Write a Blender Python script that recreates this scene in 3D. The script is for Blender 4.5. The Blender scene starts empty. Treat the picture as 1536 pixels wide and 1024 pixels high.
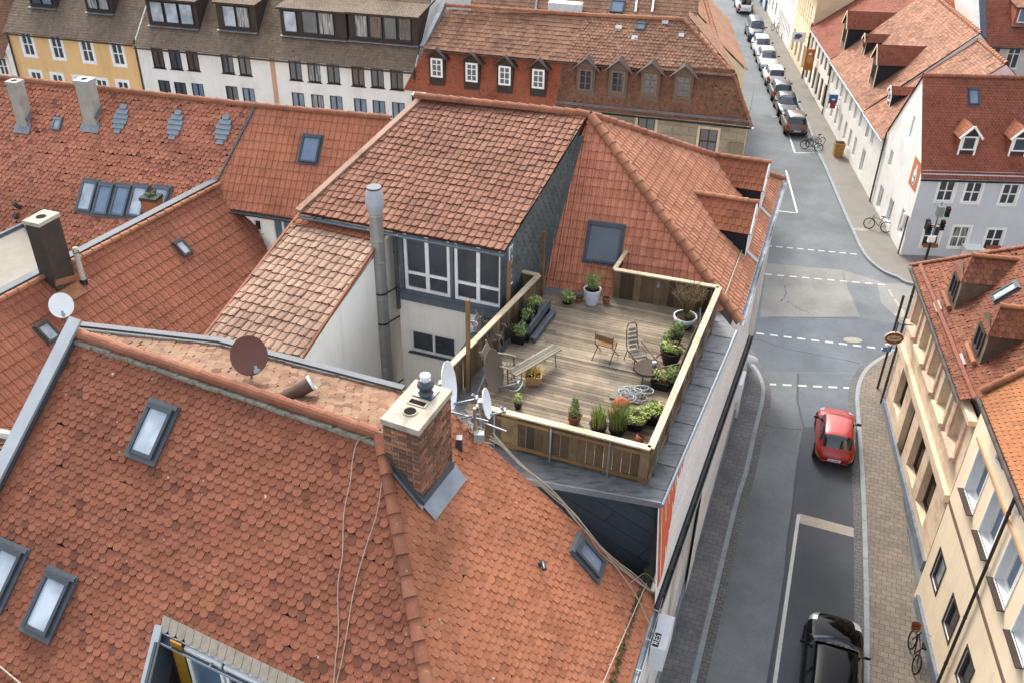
import bpy, bmesh, math, random
from mathutils import Vector as V, Matrix
random.seed(11)
R = math.radians
C = bpy.context.scene.collection
SC = bpy.context.scene
Z = V((0, 0, 1))
# ------------------------------------------------------------------ camera frame
FPX, CX, CY, H = 1400.0, 768.0, 512.0, 26.0
dn = V((725 - CX, 2655 - CY, FPX)).normalized()
cup = -dn
cf = V((0, 0, 1)); cyv = (cf - cup * cf.dot(cup)).normalized(); cxv = cyv.cross(cup)
def ray(px, py):
    c = V((px - CX, py - CY, FPX))
    return V((cxv.dot(c), cyv.dot(c), cup.dot(c)))
EYE = V((0, 0, H))
def at(px, py, z=0.0):
    r = ray(px, py); t = (z - H) / r.z
    return EYE + r * t
def plane(a, b, c):
    n = (b - a).cross(c - a).normalized()
    if n.z < 0: n = -n
    return (a, n)
def on(pl, px, py):
    r = ray(px, py); t = (pl[0] - EYE).dot(pl[1]) / r.dot(pl[1])
    return EYE + r * t
def vert(b, d, px, py):
    """point of the upright plane through b along d"""
    return on((b, V((d.y, -d.x, 0)).normalized()), px, py)
def zon(pl, x, y):
    a, n = pl
    return a.z - (n.x * (x - a.x) + n.y * (y - a.y)) / n.z
def hgt(b, px, py):
    """height at which the upright line over b passes nearest to a sight line"""
    r = ray(px, py); t = V((b.x, b.y)).length / V((r.x, r.y)).length
    return H + r.z * t
S = V((.34, .94, 0)).normalized()          # along the near street
E_ = V((S.y, -S.x, 0))                     # across it, to the right

cam_d = bpy.data.cameras.new('camera'); cam = bpy.data.objects.new('camera', cam_d); C.objects.link(cam)
m3 = Matrix(((cxv.x, -cxv.y, -cxv.z), (cyv.x, -cyv.y, -cyv.z), (cup.x, -cup.y, -cup.z)))
cam.matrix_world = Matrix.Translation(EYE) @ m3.to_4x4()
cam_d.sensor_width = 36; cam_d.lens = FPX / 1536 * 36; cam_d.clip_end = 2000; cam_d.clip_start = .1
SC.camera = cam

# ------------------------------------------------------------------ materials
def lin(h):
    if isinstance(h, str):
        c = [int(h[i:i + 2], 16) / 255 for i in (0, 2, 4)]
        return tuple(x / 12.92 if x < .04045 else ((x + .055) / 1.055) ** 2.4 for x in c)
    return tuple(h)
DIM = .68
class N:
    def __init__(s, name):
        s.name = name; s.m = bpy.data.materials.new(name); s.m.use_nodes = True
        s.t = s.m.node_tree; s.b = s.t.nodes['Principled BSDF']
        s.tc = s.t.nodes.new('ShaderNodeTexCoord')
    def n(s, typ, **k):
        d = s.t.nodes.new(typ)
        for a, v in k.items(): setattr(d, a, v)
        return d
    def l(s, a, b): s.t.links.new(a, b)
    def noise(s, scale, detail=4, rough=.55, vec=None, dist=0):
        d = s.n('ShaderNodeTexNoise'); d.inputs['Scale'].default_value = scale
        d.inputs['Detail'].default_value = detail; d.inputs['Roughness'].default_value = rough
        d.inputs['Distortion'].default_value = dist
        s.l(vec or s.tc.outputs['Object'], d.inputs['Vector']); return d.outputs['Fac']
    def ramp(s, fac, stops, interp='LINEAR'):
        d = s.n('ShaderNodeValToRGB'); cr = d.color_ramp; cr.interpolation = interp
        while len(cr.elements) < len(stops): cr.elements.new(.5)
        for e, (p, c) in zip(cr.elements, stops):
            e.position = p; c = lin(c) if not isinstance(c, float) else (c, c, c); e.color = (*c, 1)
        s.l(fac, d.inputs['Fac']); return d.outputs['Color']
    def mix(s, fac, a, b, mode='MIX'):
        d = s.n('ShaderNodeMix', data_type='RGBA', blend_type=mode)
        for i, v in ((0, fac), (6, a), (7, b)):
            if hasattr(v, 'is_linked') or hasattr(v, 'links'): s.l(v, d.inputs[i])
            elif i == 0: d.inputs[0].default_value = v
            else: d.inputs[i].default_value = (*lin(v), 1)
        return d.outputs[2]
    def attr(s, a='rnd'):
        d = s.n('ShaderNodeAttribute'); d.attribute_name = a; return d.outputs['Fac']
    def bump(s, h, strength=.3, dist=.02):
        d = s.n('ShaderNodeBump'); d.inputs['Strength'].default_value = strength; d.inputs['Distance'].default_value = dist
        s.l(h, d.inputs['Height']); s.l(d.outputs[0], s.b.inputs['Normal'])
    def out(s, col, rough=.8, metal=0, spec=.4):
        if not s.name.startswith(('plaster', 'white', 'reveal', 'dish_white', 'street_panels', 'paint_', 'red', 'glass', 'leaves', 'rail_wood', 'number', 'sandstone', 'chimney_render')):
            col = s.mix(1.0, col, (DIM, DIM, DIM), 'MULTIPLY') if hasattr(col, 'links') else tuple(x * DIM for x in lin(col))
        if hasattr(col, 'links'): s.l(col, s.b.inputs['Base Color'])
        else: s.b.inputs['Base Color'].default_value = (*lin(col), 1)
        s.b.inputs['Roughness'].default_value = rough; s.b.inputs['Metallic'].default_value = metal
        s.b.inputs['Specular IOR Level'].default_value = spec
        return s.m
def plain(name, col, var=.18, scale=3.0, rough=.75, metal=0, spec=.4, bump=.15, fine=40, stain=None, rv=.0, streak=None):
    k = N(name); c = lin(col)
    dark = tuple(x * (1 - var) for x in c); lite = tuple(min(1, x * (1 + var)) for x in c)
    o = k.ramp(k.noise(scale, 6, .6), [(.3, dark), (.7, lite)])
    if stain:
        f = k.ramp(k.noise(scale * .35, 8, .7, dist=.6), [(.52, 0.0), (.72, .7)])
        o = k.mix(f, o, stain)
    if streak is None: streak = name.startswith('plaster')
    if streak:
        mp = k.n('ShaderNodeMapping'); mp.inputs['Scale'].default_value = (2.2, 2.2, .16); k.l(k.tc.outputs['Object'], mp.inputs['Vector'])
        f = k.ramp(k.noise(1.6, 7, .7, mp.outputs[0]), [(.5, 0.0), (.75, .55)]); o = k.mix(f, o, tuple(x * .72 for x in c))
        f = k.ramp(k.noise(.55, 3, .5, dist=.3), [(.57, 0.0), (.585, .35)]); o = k.mix(f, o, tuple(min(1, x * 1.06) for x in c))
    if rv:
        f = k.ramp(k.attr(), [(0, 1 - rv), (1, 1 + rv * .5)]); o = k.mix(1.0, o, f, 'MULTIPLY')
    if bump: k.bump(k.noise(fine, 3), bump, .01)
    return k.out(o, rough, metal, spec)
def tilemat(name, cols, dirt='3a2a24', dirt_amt=.5, lich='c9b8a0', lich_amt=.25, orange=0, fine=1.0, gain=1.0, grey=.17, var=.55, odd=.22, blue=.82):
    k = N(name)
    def soft(c):
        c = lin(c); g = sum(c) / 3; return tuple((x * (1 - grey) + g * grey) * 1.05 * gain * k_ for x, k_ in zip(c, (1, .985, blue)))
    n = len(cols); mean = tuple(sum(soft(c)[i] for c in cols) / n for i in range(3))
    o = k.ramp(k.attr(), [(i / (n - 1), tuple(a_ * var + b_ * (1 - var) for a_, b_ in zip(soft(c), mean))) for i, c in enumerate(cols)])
    big = k.noise(.38, 7, .68, dist=.5)
    o = k.mix(1.0, o, k.ramp(big, [(.3, .68), (.48, .98), (.7, 1.2)]), 'MULTIPLY')
    o = k.mix(1.0, o, k.ramp(k.noise(16, 5, .65), [(.25, .80), (.75, 1.16)]), 'MULTIPLY')
    o = k.mix(k.ramp(k.attr(), [(.95, 0.0), (.962, float(odd))]), o, dirt)
    d = k.ramp(k.noise(1.3, 8, .72, dist=.8), [(.56, 0.0), (.74, float(dirt_amt))])
    o = k.mix(d, o, dirt)
    if lich_amt:
        a = k.ramp(k.noise(9 * fine, 6, .7), [(.62, 0.0), (.68, 1.0)])
        b = k.ramp(k.noise(.8, 3, .5), [(.5, 0.0), (.66, float(lich_amt))])
        o = k.mix(k.mix(1.0, a, b, 'MULTIPLY'), o, lich)
        w = k.ramp(k.noise(7.3 * fine, 2, .5), [(.755, 0.0), (.775, .75)])
        o = k.mix(w, o, 'd8cdbd')
    if orange:
        a = k.ramp(k.noise(5, 6, .7, dist=.3), [(.6, 0.0), (.68, float(orange))])
        o = k.mix(a, o, 'b06a3c')
    k.bump(k.noise(60, 4, .6), .25, .01)
    return k.out(o, .88, 0, .25)
def curtain(name, col, col2):
    k = N(name); mp = k.n('ShaderNodeMapping'); mp.inputs['Scale'].default_value = (9, 9, .5); k.l(k.tc.outputs['Object'], mp.inputs['Vector'])
    o = k.ramp(k.noise(1.3, 3, .5, mp.outputs[0]), [(.38, col2), (.5, col), (.66, col2)])
    return k.out(o, .12, 0, .6)
def glassmat(name, col, rough=.06, spec=.9, var=.3, scale=1.2):
    k = N(name); c = lin(col)
    o = k.ramp(k.noise(scale, 3, .5), [(.35, tuple(x * (1 - var) for x in c)), (.65, tuple(x * (1 + var) for x in c))])
    return k.out(o, rough, 0, spec)
def woodmat(name, cols, rough=.8, ax=(1, 1, 12)):
    k = N(name)
    o = k.ramp(k.attr(), [(i / (len(cols) - 1), c) for i, c in enumerate(cols)])
    mp = k.n('ShaderNodeMapping'); mp.inputs['Scale'].default_value = ax; k.l(k.tc.outputs['Object'], mp.inputs['Vector'])
    g = k.noise(6, 6, .65, mp.outputs[0])
    o = k.mix(1.0, o, k.ramp(g, [(.25, .62), (.75, 1.25)]), 'MULTIPLY')
    st = k.ramp(k.noise(1.1, 6, .65), [(.4, .72), (.65, 1.1)])
    o = k.mix(1.0, o, st, 'MULTIPLY')
    k.bump(g, .2, .01)
    return k.out(o, rough, 0, .25)
def blocks(name, cols, bw, bh, mortar, msize=.015, rot=0, uv=True, stain='4a3c30', st_amt=.4, var=.2, squash=1.0):
    k = N(name); src = k.tc.outputs['UV'] if uv else k.tc.outputs['Object']
    mp = k.n('ShaderNodeMapping'); mp.inputs['Rotation'].default_value = (0, 0, rot); k.l(src, mp.inputs['Vector'])
    jn = k.n('ShaderNodeVectorMath', operation='ADD')
    b = k.n('ShaderNodeTexBrick'); k.l(mp.outputs[0], b.inputs['Vector'])
    b.inputs['Scale'].default_value = 1; b.inputs['Brick Width'].default_value = bw; b.inputs['Row Height'].default_value = bh
    b.inputs['Mortar Size'].default_value = msize; b.inputs['Mortar Smooth'].default_value = .3; b.inputs['Bias'].default_value = 0
    b.offset = .5; b.squash = squash
    b.inputs['Color1'].default_value = (*lin(cols[0]), 1); b.inputs['Color2'].default_value = (*lin(cols[1]), 1)
    b.inputs['Mortar'].default_value = (*lin(mortar), 1)
    o = k.mix(1.0, b.outputs['Color'], k.ramp(k.noise(.9, 6, .65), [(.3, 1 - var), (.7, 1 + var)]), 'MULTIPLY')
    o = k.mix(1.0, o, k.ramp(k.noise(14, 4, .6), [(.3, .85), (.7, 1.12)]), 'MULTIPLY')
    d = k.ramp(k.noise(.5, 8, .7, dist=.7), [(.55, 0.0), (.75, float(st_amt))]); o = k.mix(d, o, stain)
    inv = k.ramp(b.outputs['Fac'], [(0, 1.0), (1, 0.0)])
    k.bump(inv, .5, .01)
    return k.out(o, .85, 0, .25)

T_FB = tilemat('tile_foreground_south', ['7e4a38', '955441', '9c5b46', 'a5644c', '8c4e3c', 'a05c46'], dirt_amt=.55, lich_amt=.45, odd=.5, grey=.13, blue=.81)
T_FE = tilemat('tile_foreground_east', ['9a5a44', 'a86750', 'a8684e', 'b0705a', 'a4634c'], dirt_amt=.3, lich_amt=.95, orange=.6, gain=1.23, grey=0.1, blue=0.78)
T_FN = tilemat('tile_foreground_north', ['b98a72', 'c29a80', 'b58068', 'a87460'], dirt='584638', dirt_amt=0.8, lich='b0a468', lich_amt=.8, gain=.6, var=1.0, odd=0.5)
T_TB = tilemat('tile_loft', ['6e4032', '8a5443', '99604c', 'a56e58', '7c4a3a', '92594a'], dirt='33241f', dirt_amt=.75, lich_amt=.3, grey=.3, gain=1.28, var=0.4, odd=0.12)
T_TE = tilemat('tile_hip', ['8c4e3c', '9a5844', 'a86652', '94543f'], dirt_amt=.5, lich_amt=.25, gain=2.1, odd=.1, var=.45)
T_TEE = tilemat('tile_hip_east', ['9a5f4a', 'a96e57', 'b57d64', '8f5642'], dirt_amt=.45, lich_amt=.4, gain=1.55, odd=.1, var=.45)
T_PK = tilemat('tile_pale', ['987060', 'ac8672', 'b8927e', 'a67c68', '90685a'], dirt='6a4a3c', dirt_amt=.6, lich_amt=.3, grey=.3, gain=1.29, var=0.35, odd=0.06, blue=.86)
T_NEW = tilemat('tile_new_orange', ['a0583c', 'ac6446', 'b26a4c', 'a25a42'], dirt_amt=.25, lich_amt=.15)
T_LB = tilemat('tile_long_roof', ['8a4c3a', '9c5a46', 'a86650', '935442', '7a4436'], dirt='4a352c', dirt_amt=.6, lich='b8a48c', lich_amt=.6, gain=1.69, odd=0.35)
T_LM = tilemat('tile_middle', ['98553f', 'a05c44', 'a5624a', '9a5840'], dirt_amt=.3, lich_amt=.1, gain=1.62, odd=.1, var=.45)
T_LR = tilemat('tile_wing', ['8a4c3a', '9a5844', '94523e', '9e5c48'], dirt_amt=.45, lich_amt=.15, gain=1.15, odd=.1, var=.45)
T_BR = tilemat('tile_brown', ['504640', '5c5048', '665850', '564a44'], dirt='6a4438', dirt_amt=.5, lich='8a8478', lich_amt=.3, gain=2.12)
T_MR = tilemat('tile_mansard_red', ['8e4632', '9c5038', 'a25840', '954a36'], dirt_amt=.25, lich_amt=.0, gain=1.35)
T_MW = tilemat('tile_mansard_weathered', ['5c443a', '7c5040', '8e5a44', '6a4c40', '96644c', '544640'], dirt='4e463e', dirt_amt=.8, lich='a08c70', lich_amt=.5, odd=.5, gain=1.15)
T_MT = tilemat('tile_mansard_top', ['7a5244', '8c6250', '9a6e5a', 'a67a64', '745246'], dirt='58493f', dirt_amt=.6, lich='b8aa98', lich_amt=.8, gain=1.15)
T_MTO = tilemat('tile_mansard_hip', ['9c6a52', 'ae7a60', 'b88468'], dirt_amt=.4, lich_amt=.3)
T_BL = tilemat('tile_corner', ['84402f', '944a38', '9c5340', '8a4634'], dirt_amt=.4, lich_amt=.1, gain=1.15, grey=0.22)
T_LW = tilemat('tile_street_row', ['8c5a48', 'a87462', 'b98876', '9a6654', '7c4e40'], dirt='503a30', dirt_amt=.6, lich_amt=.3, gain=1.15)
T_SS = tilemat('tile_sandstone_house', ['7a4230', '8c4a36', '985640', '6c3e32', 'a2644a', '84503e'], dirt='4e3a32', dirt_amt=.6, lich='cdbcaa', lich_amt=.8, odd=.5)
T_CR = tilemat('tile_cream_house', ['b0683e', 'b87246', 'bc7a4e', 'a8623c'], dirt_amt=.2, lich_amt=.35)
T_SL = tilemat('slate', ['59626c', '656f79', '707a84', '4e5760'], dirt='3c444c', dirt_amt=.4, lich_amt=0)
RIDGE = tilemat('ridge_tile', ['9a5a44', 'a5644c', 'b07058', '8e5240'], dirt='5a4438', dirt_amt=.55, lich_amt=.5)
RIDGE_N = tilemat('ridge_tile_new', ['b07254', 'b87a5c', 'aa6a4e'], dirt_amt=.3, lich_amt=.25)
ZINC = plain('zinc', '8e959c', .22, 2, .5, .35, .5, .1, 30, stain='5c636b')
ZINC_D = plain('zinc_dark', '535a62', .2, 3, .65, 0, .5, .1)
ZINC_L = plain('zinc_light', 'b4babe', .1, 2, .5, .15, .5, .06)
STEEL = plain('steel_pipe', 'a5a5a1', .12, 3, .42, .35, .5, .05)
GALV = plain('galvanised', '9aa2aa', .12, 8, .45, .6, .5, .05)
BLACKM = plain('black_metal', '1c1e21', .2, 6, .5, .2, .5, .05)
WHITEP = plain('white_paint', 'e2e2de', .08, 4, .5, 0, .4, .04, 30)
GREYP = plain('grey_paint', '59616b', .12, 4, .5, 0, .4, .05)
GREYF = plain('skylight_frame', '42484e', .15, 5, .5)
BLUEGREY = plain('bluegrey_paint', '66717c', .12, 4, .5, 0, .4, .05)
BROWNP = plain('brown_paint', '50443c', .15, 4, .65, 0, .3, .08)
BROWN_D = plain('dark_brown_cladding', '463b34', .18, 5, .75, 0, .3, .15)
BLACKP = plain('black_frame', '23262a', .12, 4, .4, 0, .4, .02)
PL_WHITE = plain('plaster_white', 'd8d6d0', .07, .8, .9, 0, .2, .12, 60, stain='b8b2a6')
PL_COURT = plain('plaster_courtyard', 'efebe2', .06, .6, .9, 0, .2, .1, 60, stain='dcd6ca')
PL_CREAM = plain('plaster_cream', 'e6d3b6', .06, .8, .9, 0, .2, .15, 60, stain='d0b894')
PL_YEL = plain('plaster_yellow', 'd8b07c', .05, .8, .9, 0, .2, .12, 60, stain='d0aa72')
PL_BLUE = plain('plaster_blue', 'bcc0c4', .06, .8, .9, 0, .2, .12, 60, stain='a2aab8', streak=False)
PL_ROW = plain('plaster_row', 'e2dacc', .06, .8, .9, 0, .2, .12, 60, stain='cdc1ae')
PL_TAN = plain('plaster_tan', 'dcc6a4', .08, .8, .9, 0, .2, .12, 60, stain='b89c76')
PL_GREY = plain('plaster_grey', 'c6c2b8', .07, .8, .9, 0, .2, .12, 60, stain='aca698')
TRIM_BR = plain('trim_brown', '8a7462', .12, 4, .85, 0, .2, .1)
TRIM_OR = plain('trim_orange', 'd8ae8a', .08, 4, .85, 0, .2, .1)
PLINTH = plain('plinth', '8a929c', .2, 3, .9, 0, .2, .3, 30, stain='5c646e')
CONC = plain('concrete', 'c0b6a4', .14, 4, .9, 0, .2, .35, 30, stain='8a8070')
SANDST = blocks('sandstone', ['d8c2a8', 'c8ac90'], .62, .34, 'd8c8ae', .02, 0, True, 'b4a088', .5, .2)
SAND_W = blocks('weathered_stone', ['b6aa92', 'a89c84'], .9, .5, '988c76', .02, 0, True, '6e665a', .55, .16)
SAND_T = plain('sandstone_trim', 'cdb99e', .12, 5, .85, 0, .2, .25, 30, stain='c4a27c')
SAND_R = plain('red_sandstone', 'c8a490', .16, 4, .85, 0, .2, .25, 30, stain='8a6a58')
GL = glassmat('glass_dark', '2e353d')
GL_B = glassmat('glass_blue', '5a6e82', .08, .8, .12)
GL_L = glassmat('glass_blind', '98a2aa', .12, .7, .28, 1.6)
GL_C = curtain('glass_curtain', '9a9a98', '2c3036')
GL_W = curtain('glass_warm', '5e4a3c', '241f1c')
GL_SKY = glassmat('glass_skylight', '3a434b', .06, .9, .12)
DECKM = woodmat('deck_boards', ['837666', '9c8c76', 'ae9c84', '968874', 'b8a68c', '76695a'], .85, (1.2, 9, 1.2))
FENCEM = woodmat('fence_boards', ['4e4034', '745e48', '8a7456', '60503e', '97805e', '44382e'], .85, (7, 7, .8))
RAILM = woodmat('rail_wood', ['b8a68a', 'c2b094', 'ae9c80'], .75, (2, 2, 2))
POSTM = woodmat('post_wood', ['8e6e4a', 'a07e56', '7c6040'], .8, (9, 9, 1))
GREYW = woodmat('grey_wood', ['8c8476', '9a9284', '7c7468'], .85, (4, 4, 4))
OLDW = woodmat('old_wood', ['6a5a4a', '8a7a66', '4e4238', '9c8e7c'], .9, (6, 6, 1.2))
TERRA = plain('terracotta', 'a8644a', .15, 6, .85, 0, .25, .1)
POTW = plain('white_pot', 'b8bec6', .08, 5, .4, 0, .5, .03)
POTB = plain('black_pot', '1d1e20', .2, 5, .6, 0, .4, .05)
POTBLUE = plain('navy_glaze', '39434f', .2, 5, .35, 0, .6, .03)
WICK = plain('tan_basket', 'c9a06c', .2, 18, .85, 0, .2, .4, 50)
SOIL = plain('soil', '3a2d24', .3, 20, .95, 0, .1, .5, 40)
CABLE = plain('cable', 'b9aa98', .12, 8, .6, 0, .3, .03)
DISHW = plain('dish_white', 'd3d7da', .05, 5, .45, 0, .4, .02)
DISHB = plain('dish_brown', '7d5348', .06, 5, .55, 0, .3, .02)
DISHT = plain('dish_taupe', '6e6152', .08, 5, .55, 0, .3, .02)
ORANGE = plain('orange_cloth', 'a5603e', .2, 14, .9, 0, .2, .4, 40)
REDP = plain('sign_red', 'a83428', .08, 5, .5)
OCHRE = plain('ochre_box', 'b98a48', .12, 5, .7)
YELLOW = plain('yellow_curtain', 'a07410', .2, 5, .8)
BLUEP = plain('sign_blue', '3d6ea5', .08, 5, .45)
def leafmat(name, cols):
    k = N(name); o = k.ramp(k.attr(), [(i / (len(cols) - 1), c) for i, c in enumerate(cols)])
    k.b.inputs['Subsurface Weight'].default_value = 0.0
    return k.out(o, .7, 0, .25)
LEAF = leafmat('leaves', ['4a5f34', '647a40', '7c9048', '56693a', '86864e'])
LEAF_L = leafmat('leaves_light', ['7c8e48', '94a454', 'a8b268', '687c40', '9a9260'])
LEAF_D = leafmat('leaves_dark', ['2e4424', '3e5a2c', '4c6a34'])
TWIG = leafmat('twigs', ['6e5a44', '8e785a', '9a8460', '5a4838'])
MOSS = leafmat('moss', ['6a6844', '84804e', '5a5236', '74603e'])
SLATEW = blocks('slate_wall', ['3c434b', '444c55'], 2.4, .42, '262b31', .012, .5, True, '343a42', .2, .08)
PANELS = blocks('street_panels', ['d0cdc6', 'c8c6c0'], .8, .3, 'aaa8a4', .008, 0, True, 'b0aca4', .3, .06)
REDOR = plain('red_orange_paint', 'b85a38', .2, 6, .8, 0, .2, .1)
BLACKSL = plain('dark_slate_cheek', '30343a', .2, 4, .75, 0, .3, .2)
DWOOD = plain('dormer_wood', '7c6a5c', .14, 6, .8, 0, .2, .15)

def zinc_old():
    k = N('zinc_weathered'); c = lin('7c7e80')
    o = k.ramp(k.noise(1.6, 7, .7, dist=.6), [(.3, tuple(x * .45 for x in c)), (.5, c), (.62, tuple(x * 1.05 for x in c)), (.72, tuple(min(1, x * 1.7) for x in c))])
    mp = k.n('ShaderNodeMapping'); mp.inputs['Rotation'].default_value = (0, 0, .35); mp.inputs['Scale'].default_value = (1.2, 6, 1); k.l(k.tc.outputs['Object'], mp.inputs['Vector'])
    o = k.mix(k.ramp(k.noise(1.5, 6, .7, mp.outputs[0]), [(.5, 0.0), (.66, .75)]), o, '3e4348')
    rr = k.ramp(k.noise(.9, 5, .6), [(.62, 0.0), (.7, .5)]); o = k.mix(rr, o, '7a4a34')
    return k.out(o, .6, .2, .4)
# ------------------------------------------------------------------ mesh builder
class MB:
    def __init__(s): s.v = []; s.f = []; s.m = []; s.r = []; s.uv = []; s.sm = []
    def face(s, pts, m=0, r=None, uv=None, sm=False):
        i = len(s.v); s.v.extend([tuple(p) for p in pts]); s.f.append(tuple(range(i, i + len(pts))))
        s.m.append(m); s.r.append(random.random() if r is None else r); s.uv.append(uv); s.sm.append(sm)
    def grid(s, rings, m=0, r=None, closed=True, sm=True, cap=(False, False)):
        i0 = len(s.v); n = len(rings[0]); rr = random.random() if r is None else r
        for g in rings: s.v.extend([tuple(p) for p in g])
        def add(f):
            s.f.append(f); s.m.append(m); s.r.append(rr); s.uv.append(None); s.sm.append(sm)
        for a in range(len(rings) - 1):
            for b in range(n if closed else n - 1):
                c = (b + 1) % n
                add((i0 + a * n + b, i0 + a * n + c, i0 + (a + 1) * n + c, i0 + (a + 1) * n + b))
        if cap[0]: s.face(list(reversed(rings[0])), m, rr)
        if cap[1]: s.face(rings[-1], m, rr)
    def box(s, c, ax, ay, az, m=0, r=None):
        """centre and three half vectors"""
        c, ax, ay, az = V(c), V(ax), V(ay), V(az); rr = random.random() if r is None else r
        if ax.cross(ay).dot(az) < 0: az = -az
        p = [c + ax * i + ay * j + az * k for k in (-1, 1) for j in (-1, 1) for i in (-1, 1)]
        for q in ((0, 2, 3, 1), (4, 5, 7, 6), (0, 1, 5, 4), (2, 6, 7, 3), (0, 4, 6, 2), (1, 3, 7, 5)):
            s.face([p[j] for j in q], m, rr)
    def bar(s, a, b, w, h, up=Z, m=0, r=None):
        a, b = V(a), V(b); d = (b - a); L = d.length; d.normalize()
        side = d.cross(V(up))
        if side.length < 1e-4: side = d.cross(V((1, 0, 0)))
        side.normalize(); u2 = side.cross(d)
        s.box((a + b) / 2, d * L / 2, side * w / 2, u2 * h / 2, m, r)
    def prism(s, base, top, m=0, r=None, mt=None):
        """closed solid between two matching loops (counter-clockwise from above)"""
        rr = random.random() if r is None else r; n = len(base)
        s.face(list(reversed(base)), m, rr); s.face(top, m if mt is None else mt, rr)
        for i in range(n):
            j = (i + 1) % n
            s.face([base[i], base[j], top[j], top[i]], m, rr)
    def ring(s, c, ax, rad, n, rot=0):
        ax = V(ax).normalized(); u = ax.cross(V((0, 0, 1)) if abs(ax.z) < .95 else V((1, 0, 0))).normalized(); w = ax.cross(u)
        return [V(c) + (u * math.cos(rot + 2 * math.pi * i / n) + w * math.sin(rot + 2 * math.pi * i / n)) * rad for i in range(n)]
    def tube(s, pts, r, n=8, m=0, cap=True):
        pts = [V(p) for p in pts]; rings = []
        for i, p in enumerate(pts):
            d = (pts[min(i + 1, len(pts) - 1)] - pts[max(i - 1, 0)])
            rad = r[i] if isinstance(r, (list, tuple)) else r
            rings.append(s.ring(p, d, rad, n))
        s.grid(rings, m, cap=(cap, cap))
    def lathe(s, base, prof, n=20, m=0, ax=Z, cap=(True, False)):
        """prof = [(radius, height)]"""
        ax = V(ax).normalized()
        s.grid([s.ring(V(base) + ax * h, ax, max(r, 1e-4), n) for r, h in prof], m, cap=cap)
    def build(s, name, mats, parent=None, local=False):
        me = bpy.data.meshes.new(name); me.from_pydata(s.v, [], s.f)
        mats = mats if isinstance(mats, (list, tuple)) else [mats]
        for x in mats: me.materials.append(x)
        me.polygons.foreach_set('material_index', s.m)
        me.polygons.foreach_set('use_smooth', s.sm)
        a = me.attributes.new('rnd', 'FLOAT', 'FACE'); a.data.foreach_set('value', s.r)
        if any(u is not None for u in s.uv):
            ul = me.uv_layers.new(name='UVMap'); flat = []
            for f, u in zip(s.f, s.uv):
                flat.extend([c for q in (u or [(0, 0)] * len(f)) for c in q])
            ul.data.foreach_set('uv', flat)
        me.update()
        o = bpy.data.objects.new(name, me); C.objects.link(o)
        if parent is not None: attach(o, parent, local)
        return o
def attach(o, parent, local=False):
    o.parent = parent
    if not local and parent.type == 'EMPTY':
        o.matrix_parent_inverse = parent.matrix_basis.inverted()
def tag(o, label, cat, group=None, kind=None):
    if label: o['label'] = label
    if cat: o['category'] = cat
    if group: o['group'] = group
    if kind: o['kind'] = kind
    return o
def thing(name, label, cat, loc=(0, 0, 0), rotz=0, group=None):
    o = bpy.data.objects.new(name, None); C.objects.link(o); o.empty_display_size = .3
    o.location = loc; o.rotation_euler = (0, 0, rotz)
    o.matrix_basis = Matrix.Translation(V(loc)) @ Matrix.Rotation(rotz, 4, 'Z')
    return tag(o, label, cat, group)
def copy_tree(o, parent=None, kids=None):
    if kids is None:
        kids = {}
        for x in bpy.data.objects:
            if x.parent: kids.setdefault(x.parent.name, []).append(x)
    c = o.copy(); C.objects.link(c)
    if parent: c.parent = parent; c.matrix_parent_inverse = o.matrix_parent_inverse.copy()
    for ch in kids.get(o.name, []): copy_tree(ch, c, kids)
    return c
# ------------------------------------------------------------------ clipping
def clip(poly, reg):
    """Sutherland-Hodgman, poly and reg lists of 2-D tuples, reg convex and counter-clockwise"""
    out = poly
    for i in range(len(reg)):
        if not out: return out
        ax, ay = reg[i]; bx, by = reg[(i + 1) % len(reg)]; ex, ey = bx - ax, by - ay
        inp = out; out = []
        d = [ex * (p[1] - ay) - ey * (p[0] - ax) for p in inp]
        for j in range(len(inp)):
            p, q, dp, dq = inp[j - 1], inp[j], d[j - 1], d[j]
            if dq >= 0:
                if dp < 0:
                    t = dp / (dp - dq); out.append((p[0] + (q[0] - p[0]) * t, p[1] + (q[1] - p[1]) * t))
                out.append(q)
            elif dp >= 0:
                t = dp / (dp - dq); out.append((p[0] + (q[0] - p[0]) * t, p[1] + (q[1] - p[1]) * t))
    return out
def ccw(p):
    a = sum(p[i - 1][0] * p[i][1] - p[i][0] * p[i - 1][1] for i in range(len(p)))
    return p if a > 0 else list(reversed(p))
def convex(q):
    n = len(q); ok = True
    q = [p for i, p in enumerate(q) if (V(p) - V(q[i - 1])).length > 1e-4]; n = len(q)
    for i in range(n):
        a, b, c = q[i - 2], q[i - 1], q[i]
        if (b[0] - a[0]) * (c[1] - b[1]) - (b[1] - a[1]) * (c[0] - b[0]) < -1e-4: ok = False
    if ok: return [q]
    from mathutils.geometry import tessellate_polygon
    return [ccw([q[i] for i in t]) for t in tessellate_polygon([[V((p[0], p[1], 0)) for p in q]])]
def frame(n):
    v = (Z - n * n.z).normalized(); u = v.cross(n).normalized()
    return u, v
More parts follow.
